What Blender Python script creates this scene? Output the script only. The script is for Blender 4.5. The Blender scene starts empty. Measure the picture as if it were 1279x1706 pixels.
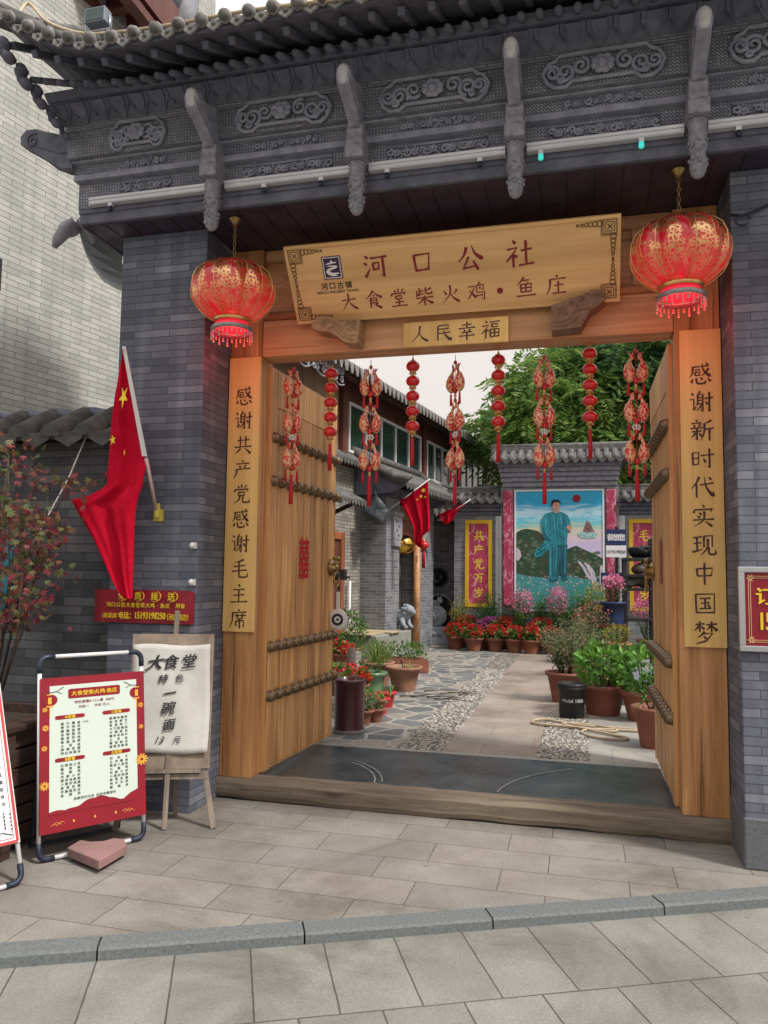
import bpy, math, random
import numpy as np
from mathutils import Vector, Matrix

random.seed(11)
rng = np.random.default_rng(5)
PI = math.pi
sc = bpy.context.scene
col = sc.collection

# ------------------------------------------------------------------ camera
YAW, PITCH, ROLL = -0.2527, 0.0798, 0.0127
cam = bpy.data.cameras.new('camera')
cam_ob = bpy.data.objects.new('camera', cam)
col.objects.link(cam_ob)
cam.sensor_fit = 'HORIZONTAL'
cam.sensor_width = 36.0
cam.lens = 1288.5 / 1279 * 36
cam.clip_start = 0.05
cam.clip_end = 600
_f = Vector((math.sin(YAW) * math.cos(PITCH), math.cos(YAW) * math.cos(PITCH), math.sin(PITCH)))
_r = Vector((math.cos(YAW), -math.sin(YAW), 0))
_u = _r.cross(_f)
_r2 = _r * math.cos(ROLL) + _u * math.sin(ROLL)
_u2 = _u * math.cos(ROLL) - _r * math.sin(ROLL)
M = Matrix((_r2, _u2, -_f)).transposed().to_4x4()
M.translation = (0.83, -5.1325, 1.55)
cam_ob.matrix_world = M
sc.camera = cam_ob

# ------------------------------------------------------------------ sky, sun, exposure
SUN_EL, SUN_AZ = math.radians(52), math.radians(112)   # azimuth clockwise from +Y
w = bpy.data.worlds.new('World')
sc.world = w
w.use_nodes = True
wn = w.node_tree
bg = wn.nodes['Background']
sky = wn.nodes.new('ShaderNodeTexSky')
sky.sky_type = 'NISHITA'
sky.sun_disc = False
sky.sun_elevation = SUN_EL
sky.sun_rotation = SUN_AZ
sky.air_density = 1.0
sky.dust_density = 3.0
# thin bright cloud cover over the blue
tc = wn.nodes.new('ShaderNodeTexCoord')
cl = wn.nodes.new('ShaderNodeTexNoise')
cl.inputs['Scale'].default_value = 2.2
cl.inputs['Detail'].default_value = 5
cr = wn.nodes.new('ShaderNodeValToRGB')
cr.color_ramp.elements[0].position = 0.3
cr.color_ramp.elements[0].color = (0.8, 0.8, 0.8, 1)
cr.color_ramp.elements[1].position = 0.7
cr.color_ramp.elements[1].color = (0.97, 0.97, 0.97, 1)
mx = wn.nodes.new('ShaderNodeMix')
mx.data_type = 'RGBA'
sz_ = wn.nodes.new('ShaderNodeSeparateXYZ')
wn.links.new(tc.outputs['Generated'], sz_.inputs[0])
er = wn.nodes.new('ShaderNodeValToRGB')
er.color_ramp.elements[0].position = 0.0
er.color_ramp.elements[0].color = (0.65, 0.585, 0.53, 1)
er.color_ramp.elements[1].position = 0.95
er.color_ramp.elements[1].color = (1.32, 1.33, 1.39, 1)
em = er.color_ramp.elements.new(0.5)
em.color = (0.74, 0.69, 0.645, 1)
wn.links.new(sz_.outputs['Z'], er.inputs['Fac'])
bs_ = wn.nodes.new('ShaderNodeVectorMath')
bs_.operation = 'SCALE'
bs_.inputs['Scale'].default_value = 10.0
wn.links.new(er.outputs['Color'], bs_.inputs[0])
wn.links.new(bs_.outputs[0], mx.inputs['B'])
wn.links.new(tc.outputs['Generated'], cl.inputs['Vector'])
wn.links.new(cl.outputs['Fac'], cr.inputs['Fac'])
wn.links.new(cr.outputs['Color'], mx.inputs['Factor'])
wn.links.new(sky.outputs['Color'], mx.inputs['A'])
wn.links.new(mx.outputs['Result'], bg.inputs['Color'])
bg.inputs['Strength'].default_value = 0.09

sl = bpy.data.lights.new('sun', 'SUN')
sl.energy = 2.5
sl.angle = math.radians(8)
sl.color = (1.0, 0.955, 0.9)
so = bpy.data.objects.new('sun', sl)
col.objects.link(so)
_d = Vector((math.sin(SUN_AZ) * math.cos(SUN_EL), math.cos(SUN_AZ) * math.cos(SUN_EL), math.sin(SUN_EL)))
so.rotation_euler = _d.to_track_quat('Z', 'Y').to_euler()
so.location = (3, -4, 12)

sc.view_settings.view_transform = 'Standard'
sc.view_settings.look = 'None'
sc.view_settings.exposure = 0.62
sc.view_settings.gamma = 1.0
sc.view_settings.use_curve_mapping = False
sc.cycles.max_bounces = 8
sc.cycles.diffuse_bounces = 4

# ------------------------------------------------------------------ mesh helpers
class MB:
    """collects shapes; build() links them as ONE mesh object"""
    def __init__(s):
        s.v, s.f, s.m, s.s = [], [], [], []

    def add(s, vs, fs, m=0, smooth=False, xf=None):
        o = len(s.v)
        if xf is not None:
            vs = [xf @ Vector(p) for p in vs]
        s.v.extend([tuple(p) for p in vs])
        for q in fs:
            s.f.append([o + i for i in q])
            s.m.append(m)
            s.s.append(smooth)
        return s

    def box(s, x0, x1, y0, y1, z0, z1, m=0, xf=None):
        vs = [(x0, y0, z0), (x1, y0, z0), (x1, y1, z0), (x0, y1, z0), (x0, y0, z1), (x1, y0, z1), (x1, y1, z1), (x0, y1, z1)]
        fs = [(0, 3, 2, 1), (4, 5, 6, 7), (0, 1, 5, 4), (1, 2, 6, 5), (2, 3, 7, 6), (3, 0, 4, 7)]
        return s.add(vs, fs, m, False, xf)

    def bar(s, a, b, wd, th=None, m=0, up=(0, 0, 1)):
        """square bar from a to b, wd across, th along up"""
        th = wd if th is None else th
        a, b = Vector(a), Vector(b)
        d = (b - a).normalized()
        u = Vector(up)
        if abs(d.dot(u)) > 0.95:
            u = Vector((0, 1, 0))
        x = d.cross(u).normalized() * wd / 2
        y = x.cross(d).normalized() * th / 2
        vs = [a - x - y, a + x - y, a + x + y, a - x + y, b - x - y, b + x - y, b + x + y, b - x + y]
        fs = [(0, 3, 2, 1), (4, 5, 6, 7), (0, 1, 5, 4), (1, 2, 6, 5), (2, 3, 7, 6), (3, 0, 4, 7)]
        return s.add(vs, fs, m)

    def lathe(s, prof, c=(0, 0, 0), n=20, m=0, smooth=True, lobes=0, lobe=0.0, cap=True, xf=None):
        vs, fs = [], []
        for r, z in prof:
            for k in range(n):
                a = 2 * PI * k / n
                rr = r
                if lobes:
                    rr = r * (1 - lobe * (1 - abs(math.sin(a * lobes / 2))) ** 1.5)
                vs.append((c[0] + rr * math.cos(a), c[1] + rr * math.sin(a), c[2] + z))
        for i in range(len(prof) - 1):
            for k in range(n):
                a, b = i * n + k, i * n + (k + 1) % n
                fs.append((a, b, b + n, a + n))
        if cap:
            if prof[0][0] > 1e-5:
                fs.append(tuple(range(n))[::-1])
            if prof[-1][0] > 1e-5:
                o = (len(prof) - 1) * n
                fs.append(tuple(range(o, o + n)))
        return s.add(vs, fs, m, smooth, xf)

    def tube(s, pts, r, n=6, m=0, smooth=True, closed=False):
        pts = [Vector(p) for p in pts]
        rs = r if isinstance(r, (list, tuple)) else [r] * len(pts)
        vs, fs = [], []
        ref = None
        N_ = len(pts)
        for i, p in enumerate(pts):
            if closed:
                d = pts[(i + 1) % N_] - pts[i - 1]
            else:
                d = pts[min(i + 1, N_ - 1)] - pts[max(i - 1, 0)]
            if d.length < 1e-9:
                d = Vector((0, 0, 1))
            d.normalize()
            if ref is None:
                ref = Vector((0, 0, 1)) if abs(d.z) < 0.9 else Vector((0, 1, 0))
            x = d.cross(ref)
            if x.length < 1e-4:
                x = d.cross(Vector((1, 0, 0)))
            x.normalize()
            y = x.cross(d).normalized()
            ref = y
            for k in range(n):
                a = 2 * PI * k / n
                vs.append(p + (x * math.cos(a) + y * math.sin(a)) * rs[i])
        for i in range(N_ if closed else N_ - 1):
            j = (i + 1) % N_
            for k in range(n):
                fs.append((i * n + k, i * n + (k + 1) % n, j * n + (k + 1) % n, j * n + k))
        if not closed:
            fs.append(tuple(range(n))[::-1])
            fs.append(tuple(range((N_ - 1) * n, N_ * n)))
        return s.add(vs, fs, m, smooth)

    def prism(s, poly, y0, y1, m=0, axis='Y', xf=None, smooth=False):
        """polygon in XZ (axis Y), YZ (axis X) or XY (axis Z) pulled along the axis"""
        n = len(poly)
        def P(a, b, t):
            return (a, t, b) if axis == 'Y' else ((t, a, b) if axis == 'X' else (a, b, t))
        vs = [P(a, b, y0) for a, b in poly] + [P(a, b, y1) for a, b in poly]
        fs = [tuple(range(n)), tuple(range(2 * n - 1, n - 1, -1))]
        area = sum(poly[i][0] * poly[(i + 1) % n][1] - poly[(i + 1) % n][0] * poly[i][1] for i in range(n))
        flip = (area > 0) == (axis == 'Y')
        if axis == 'Z':
            flip = area > 0
        if axis == 'X':
            flip = area > 0
        if axis == 'Y':
            flip = area < 0
        if y1 < y0:
            flip = not flip
        if flip:
            fs = [q[::-1] for q in fs]
        for i in range(n):
            j = (i + 1) % n
            q = (i, i + n, j + n, j)
            fs.append(q[::-1] if flip else q)
        return s.add(vs, fs, m, smooth, xf)

    def ball(s, c, r, n=10, rings=7, m=0, sc_=(1, 1, 1), smooth=True):
        prof = [(max(1e-6, math.sin(PI * i / rings)) * r, -math.cos(PI * i / rings) * r) for i in range(rings + 1)]
        vs, fs = [], []
        for q, z in prof:
            for k in range(n):
                a = 2 * PI * k / n
                vs.append((c[0] + q * math.cos(a) * sc_[0], c[1] + q * math.sin(a) * sc_[1], c[2] + z * sc_[2]))
        for i in range(rings):
            for k in range(n):
                a, b = i * n + k, i * n + (k + 1) % n
                fs.append((a, b, b + n, a + n))
        return s.add(vs, fs, m, smooth)

    def build(s, name, mats, parent=None, world=True, bevel=0, segs=2):
        return link_mesh(name, s.v, s.f, mats, parent, world, bevel, segs, s.m, s.s)


def chain_loc(o):
    p = Vector((0, 0, 0))
    while o is not None:
        p = p + o.location
        o = o.parent
    return p


def link_mesh(name, v, f, mats, parent=None, world=True, bevel=0, segs=2, mi=None, sm=None, smooth_all=None):
    if not isinstance(mats, (list, tuple)):
        mats = [mats]
    V = np.array([tuple(p) for p in v] if not isinstance(v, np.ndarray) else v, dtype=np.float64).reshape(-1, 3)
    loc = Vector((0, 0, 0))
    if parent is not None:
        if world:
            V = V - np.array(chain_loc(parent))
    elif world:
        lo, hi = V.min(0), V.max(0)
        loc = Vector(((lo[0] + hi[0]) / 2, (lo[1] + hi[1]) / 2, lo[2]))
        V = V - np.array(loc)
    me = bpy.data.meshes.new(name)
    me.from_pydata(V.tolist(), [], [list(map(int, q)) for q in f])
    for m in mats:
        me.materials.append(m)
    n = len(me.polygons)
    if mi is not None:
        me.polygons.foreach_set('material_index', np.array(mi, dtype=np.int32))
    if smooth_all is not None:
        sm = [smooth_all] * n
    if sm is not None:
        me.polygons.foreach_set('use_smooth', np.array(sm, dtype=bool))
    me.update()
    # box-projected UV in metres
    uv = me.uv_layers.new(name='uv')
    nl = len(me.loops)
    li = np.empty(nl, dtype=np.int32)
    me.loops.foreach_get('vertex_index', li)
    nr = np.empty(n * 3)
    me.polygons.foreach_get('normal', nr)
    nr = np.abs(nr.reshape(-1, 3))
    lt = np.empty(n, dtype=np.int32)
    me.polygons.foreach_get('loop_total', lt)
    ax = np.repeat(np.argmax(nr + np.array([0.001, 0.002, 0]), axis=1), lt)
    base = np.array(chain_loc(parent)) if (parent is not None and world) else np.array(loc)
    co = V[li] + base
    u = np.where(ax == 0, co[:, 1], co[:, 0])
    vv = np.where(ax == 2, co[:, 1], co[:, 2])
    uv.data.foreach_set('uv', np.stack([u, vv], 1).astype(np.float32).ravel())
    o = bpy.data.objects.new(name, me)
    o.location = loc
    col.objects.link(o)
    if parent is not None:
        o.parent = parent
    if bevel:
        b = o.modifiers.new('bevel', 'BEVEL')
        b.width = bevel
        b.segments = segs
        b.limit_method = 'ANGLE'
        b.angle_limit = math.radians(40)
    return o


def tag(o, label=None, cat=None, group=None, kind=None):
    if label: o['label'] = label
    if cat: o['category'] = cat
    if group: o['group'] = group
    if kind: o['kind'] = kind
    return o


def thing(name, label, cat, loc=(0, 0, 0), rot=(0, 0, 0), group=None):
    o = bpy.data.objects.new(name, None)
    o.empty_display_size = 0.1
    o.location = loc
    o.rotation_euler = rot
    col.objects.link(o)
    return tag(o, label, cat, group)


def copy_tree(o, parent=None):
    c = o.copy()
    col.objects.link(c)
    c.parent = parent
    for ch in list(o.children):
        copy_tree(ch, c)
    return c


def place_copy(o, loc, rz=None, label=None, scale=None):
    c = copy_tree(o)
    c.location = loc
    if rz is not None: c.rotation_euler.z = rz
    if label: c['label'] = label
    if scale: c.scale = (scale,) * 3
    return c

# ------------------------------------------------------------------ material helpers
def lin(r, g, b):
    f = lambda c: (c / 255 / 12.92) if c <= 10 else ((c / 255 + 0.055) / 1.055) ** 2.4
    return (f(r), f(g), f(b))

def base_mat(name):
    m = bpy.data.materials.new(name)
    m.use_nodes = True
    nt = m.node_tree
    return m, nt, nt.nodes['Principled BSDF']

def nd(nt, t, ins=None, **kw):
    n = nt.nodes.new(t)
    for k, v in kw.items():
        setattr(n, k, v)
    for k, v in (ins or {}).items():
        if hasattr(v, 'is_linked') or isinstance(v, bpy.types.NodeSocket):
            nt.links.new(v, n.inputs[k])
        else:
            n.inputs[k].default_value = v
    return n

def c4(c):
    return (c[0], c[1], c[2], 1)

def ramp(nt, fac, stops, interp='LINEAR'):
    n = nt.nodes.new('ShaderNodeValToRGB')
    n.color_ramp.interpolation = interp
    e = n.color_ramp.elements
    while len(e) < len(stops):
        e.new(0.5)
    for i, (p, c) in enumerate(stops):
        e[i].position = p
        e[i].color = c4(c)
    nt.links.new(fac, n.inputs['Fac'])
    return n.outputs['Color']

def mixc(nt, fac, a, b, mode='MIX'):
    n = nt.nodes.new('ShaderNodeMix')
    n.data_type = 'RGBA'
    n.blend_type = mode
    for k, v in (('Factor', fac), ('A', a), ('B', b)):
        s = [i for i in n.inputs if i.name == k and (i.type == 'RGBA' if k != 'Factor' else i.type == 'VALUE')][0]
        if isinstance(v, bpy.types.NodeSocket):
            nt.links.new(v, s)
        else:
            s.default_value = v if k == 'Factor' else c4(v)
    return [o for o in n.outputs if o.type == 'RGBA'][0]

def coord(nt, kind='Object', scale=(1, 1, 1), rot=(0, 0, 0), loc=(0, 0, 0)):
    t = nt.nodes.new('ShaderNodeTexCoord')
    mp = nd(nt, 'ShaderNodeMapping', {'Vector': t.outputs[kind], 'Scale': scale, 'Rotation': rot, 'Location': loc})
    return mp.outputs['Vector']

def noise(nt, vec, scale, detail=4, rough=0.55, dist=0.0):
    return nd(nt, 'ShaderNodeTexNoise', {'Vector': vec, 'Scale': scale, 'Detail': detail, 'Roughness': rough, 'Distortion': dist}).outputs['Fac']

def bump(nt, b, height, strength=0.3, dist=0.01):
    n = nd(nt, 'ShaderNodeBump', {'Height': height, 'Strength': strength, 'Distance': dist})
    nt.links.new(n.outputs['Normal'], b.inputs['Normal'])
    return n

def simple(name, c1, c2=None, scale=9, rough=0.6, bmp=0.0, bscale=60, metal=0.0, stretch=(1, 1, 1), spec=0.4, bdist=0.004, trans=0, emit=None, es=0, coat=0):
    m, nt, b = base_mat(name)
    v = coord(nt, 'Object', stretch)
    c2 = c2 or tuple(x * 0.78 for x in c1)
    f = noise(nt, v, scale, 6, 0.6)
    c = ramp(nt, f, [(0.3, c2), (0.68, c1)])
    nt.links.new(c, b.inputs['Base Color'])
    r2 = nd(nt, 'ShaderNodeMapRange', {'Value': f, 'From Min': 0.3, 'From Max': 0.7, 'To Min': min(1, rough + 0.1), 'To Max': max(0.04, rough - 0.1)})
    nt.links.new(r2.outputs['Result'], b.inputs['Roughness'])
    b.inputs['Metallic'].default_value = metal
    b.inputs['Specular IOR Level'].default_value = spec
    b.inputs['Coat Weight'].default_value = coat
    if bmp:
        bump(nt, b, noise(nt, v, bscale, 5, 0.65), bmp, bdist)
    if emit:
        b.inputs['Emission Color'].default_value = c4(emit)
        b.inputs['Emission Strength'].default_value = es
    return m

def wood(name, light, dark, axis='Z', scale=1.0, rough=0.5, plank=0.0, bmp=0.15, island=False, crack=0.0):
    m, nt, b = base_mat(name)
    st = {'X': (1.2, 24, 24), 'Y': (24, 1.2, 24), 'Z': (24, 24, 1.2)}[axis]
    v = coord(nt, 'Object', tuple(q * scale for q in st))
    g = noise(nt, v, 1.0, 6, 0.6, 0.6)
    st2 = {'X': (0.5, 5, 5), 'Y': (5, 0.5, 5), 'Z': (5, 5, 0.5)}[axis]
    v2 = coord(nt, 'Object', st2)
    g2 = noise(nt, v2, 1.0, 3, 0.5)
    c = ramp(nt, g, [(0.28, dark), (0.5, tuple((a + d) / 2 for a, d in zip(light, dark))), (0.66, light)])
    k = ramp(nt, g2, [(0.28, (0.7, 0.64, 0.6)), (0.5, (0.95, 0.92, 0.9)), (0.68, (1.1, 1.08, 1.04))])
    c = mixc(nt, 1.0, c, k, 'MULTIPLY')
    if island:
        g_ = nt.nodes.new('ShaderNodeNewGeometry')
        c = mixc(nt, 1.0, c, ramp(nt, g_.outputs['Random Per Island'], [(0.0, (0.72, 0.68, 0.66)), (0.5, (0.98, 0.95, 0.92)), (1.0, (1.12, 1.12, 1.12))]), 'MULTIPLY')
    if crack:
        st3 = {'X': (0.7, 45, 45), 'Y': (45, 0.7, 45), 'Z': (45, 45, 0.7)}[axis]
        ck = noise(nt, coord(nt, 'Object', st3), 1.0, 2, 0.5)
        c = mixc(nt, crack, c, mixc(nt, 1.0, c, ramp(nt, ck, [(0.66, (1, 1, 1)), (0.70, (0.3, 0.25, 0.22))]), 'MULTIPLY'))
        st4 = {'X': (2.2, 9, 9), 'Y': (9, 2.2, 9), 'Z': (9, 9, 2.2)}[axis]
        kn = nd(nt, 'ShaderNodeTexVoronoi', {'Vector': coord(nt, 'Object', st4), 'Scale': 0.55, 'Randomness': 1.0})
        c = mixc(nt, crack, c, mixc(nt, 1.0, c, ramp(nt, kn.outputs['Distance'], [(0.05, (0.35, 0.25, 0.2)), (0.11, (0.85, 0.8, 0.78)), (0.2, (1, 1, 1))]), 'MULTIPLY'))
    if plank:
        uvv = coord(nt, 'UV', (1, 1, 1))
        br = nd(nt, 'ShaderNodeTexBrick', {'Vector': uvv, 'Color1': (0.8, 0.8, 0.8, 1), 'Color2': (1.08, 1.06, 1.04, 1), 'Mortar': (0.9, 0.9, 0.9, 1), 'Scale': 1.0, 'Mortar Size': 0.0008, 'Brick Width': 0.5, 'Row Height': plank})
        c = mixc(nt, 1.0, c, br.outputs['Color'], 'MULTIPLY')
    nt.links.new(c, b.inputs['Base Color'])
    b.inputs['Roughness'].default_value = rough
    b.inputs['Specular IOR Level'].default_value = 0.35
    bump(nt, b, g, bmp, 0.004)
    return m

def brick(name, cols, mortar, bw=0.24, bh=0.058, ms=0.004, rough=0.8, off=0.5, dirt=0.5, kind='UV', rot=0, bstr=0.6, stain=(1.05, 1.05, 1.05), dark=(0.55, 0.56, 0.6), loc=(0, 0, 0), streak=0.0):
    m, nt, b = base_mat(name)
    v = coord(nt, kind, (1, 1, 1), (0, 0, rot), loc)
    wob = noise(nt, v, 9, 2)
    vv = nd(nt, 'ShaderNodeVectorMath', {0: v}, operation='ADD')
    sc_ = nd(nt, 'ShaderNodeVectorMath', {0: nd(nt, 'ShaderNodeCombineXYZ', {'X': wob, 'Y': wob}).outputs[0], 'Scale': 0.006}, operation='SCALE')
    nt.links.new(sc_.outputs[0], vv.inputs[1])
    br = nd(nt, 'ShaderNodeTexBrick', {'Vector': vv.outputs[0], 'Color1': (0, 0, 0, 1), 'Color2': (1, 1, 1, 1), 'Mortar': (0.5, 0.5, 0.5, 1), 'Scale': 1.0, 'Mortar Size': ms, 'Mortar Smooth': 0.2, 'Brick Width': bw, 'Row Height': bh}, offset=off)
    n_ = len(cols)
    c = ramp(nt, br.outputs['Color'], [(i / max(1, n_ - 1), q) for i, q in enumerate(cols)])
    big = noise(nt, v, 1.7, 5, 0.65)
    k = ramp(nt, big, [(0.3, dark), (0.62, stain)])
    c = mixc(nt, dirt, c, mixc(nt, 1.0, c, k, 'MULTIPLY'))
    fine = noise(nt, v, 70, 4, 0.6)
    c = mixc(nt, 0.5, c, mixc(nt, 1.0, c, ramp(nt, fine, [(0.3, (0.7, 0.7, 0.7)), (0.7, (1.2, 1.2, 1.2))]), 'MULTIPLY'))
    stv = coord(nt, kind, (7, 0.7, 1), (0, 0, rot), loc)
    c = mixc(nt, streak, c, ramp(nt, noise(nt, stv, 1.0, 5, 0.6, 0.5), [(0.3, (0.82, 0.82, 0.84)), (0.52, (1.0, 1.0, 1.0)), (0.72, (1.38, 1.37, 1.34))]), 'MULTIPLY')
    c = mixc(nt, br.outputs['Fac'], c, mortar)
    nt.links.new(c, b.inputs['Base Color'])
    b.inputs['Roughness'].default_value = rough
    b.inputs['Specular IOR Level'].default_value = 0.3
    h = nd(nt, 'ShaderNodeMath', {0: fine, 1: 0.25}, operation='MULTIPLY')
    h2 = nd(nt, 'ShaderNodeMath', {0: h.outputs[0], 1: br.outputs['Fac']}, operation='SUBTRACT')
    bump(nt, b, h2.outputs[0], bstr, 0.006)
    return m

def leafmat(name, cols, rough=0.5, transl=0.35):
    m, nt, b = base_mat(name)
    g = nt.nodes.new('ShaderNodeNewGeometry')
    n_ = len(cols)
    c = ramp(nt, g.outputs['Random Per Island'], [(i / max(1, n_ - 1), q) for i, q in enumerate(cols)])
    v = coord(nt, 'Object')
    k = ramp(nt, noise(nt, v, 3.0, 3), [(0.3, (0.62, 0.66, 0.62)), (0.65, (1.15, 1.12, 1.05))])
    c = mixc(nt, 1.0, c, k, 'MULTIPLY')
    nt.links.new(c, b.inputs['Base Color'])
    b.inputs['Roughness'].default_value = rough
    b.inputs['Specular IOR Level'].default_value = 0.3
    tr = nd(nt, 'ShaderNodeBsdfTranslucent', {'Color': c})
    mxs = nd(nt, 'ShaderNodeMixShader', {0: transl})
    nt.links.new(b.outputs[0], mxs.inputs[1])
    nt.links.new(tr.outputs[0], mxs.inputs[2])
    nt.links.new(mxs.outputs[0], nt.nodes['Material Output'].inputs['Surface'])
    return m

# ------------------------------------------------------------------ lettering
_font = bpy.data.curves.new('letter_probe', 'FONT').font
def glyphs(text, size, thin=0.0, ext=0.0015):
    cu = bpy.data.curves.new('t', 'FONT')
    cu.body = text
    cu.size = size
    cu.offset = thin
    cu.extrude = ext
    cu.resolution_u = 2
    ob = bpy.data.objects.new('t', cu)
    col.objects.link(ob)
    bpy.context.view_layer.update()
    dg = bpy.context.evaluated_depsgraph_get()
    me = ob.evaluated_get(dg).to_mesh()
    v = [tuple(q.co) for q in me.vertices]
    f = [tuple(p.vertices) for p in me.polygons]
    ob.evaluated_get(dg).to_mesh_clear()
    bpy.data.objects.remove(ob)
    bpy.data.curves.remove(cu)
    return v, f

class Letters:
    """several lines of writing in one flat layer; local X right, Z up, facing -Y"""
    def __init__(s):
        s.mb = MB()
    def line(s, text, x, z, size, y=0.0, align='C', skew=0.0, thin=0.0,  sx=1.0, m=0, italic=0.0, ext=0.0015, rot=0.0):
        v, f = glyphs(text, size, 0.0, ext)
        if not v:
            return s
        a = np.array(v)
        lo, hi = a[:, 0].min(), a[:, 0].max()
        zl, zh = a[:, 1].min(), a[:, 1].max()
        a[:, 0] -= {'C': (lo + hi) / 2, 'L': lo, 'R': hi}[align]
        a[:, 1] -= (zl + zh) / 2
        a[:, 1] += skew * a[:, 0]
        a[:, 0] = a[:, 0] * sx + italic * a[:, 1]
        if rot:
            c_, s_ = math.cos(rot), math.sin(rot)
            a[:, :2] = np.stack([a[:, 0] * c_ - a[:, 1] * s_, a[:, 0] * s_ + a[:, 1] * c_], 1)
        for i_, o_ in enumerate((0.0,) if thin <= 0 else (-thin, 0.0, thin)):
            P = [(x + q[0] + o_, y - q[2] - 0.00015 * i_, z + q[1] + o_ * 0.4) for q in a]
            s.mb.add(P, f, m)
        return s
    def spread(s, text, x0, x1, z, size, **k):
        n = len(text)
        for i, ch in enumerate(text):
            if ch.strip():
                s.line(ch, x0 + (x1 - x0) * (i / (n - 1) if n > 1 else 0.5), z, size, **k)
        return s
    def column(s, text, x, z0, z1, size, **k):
        n = len(text)
        for i, ch in enumerate(text):
            s.line(ch, x, z0 + (z1 - z0) * i / (n - 1), size, **k)
        return s
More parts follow.
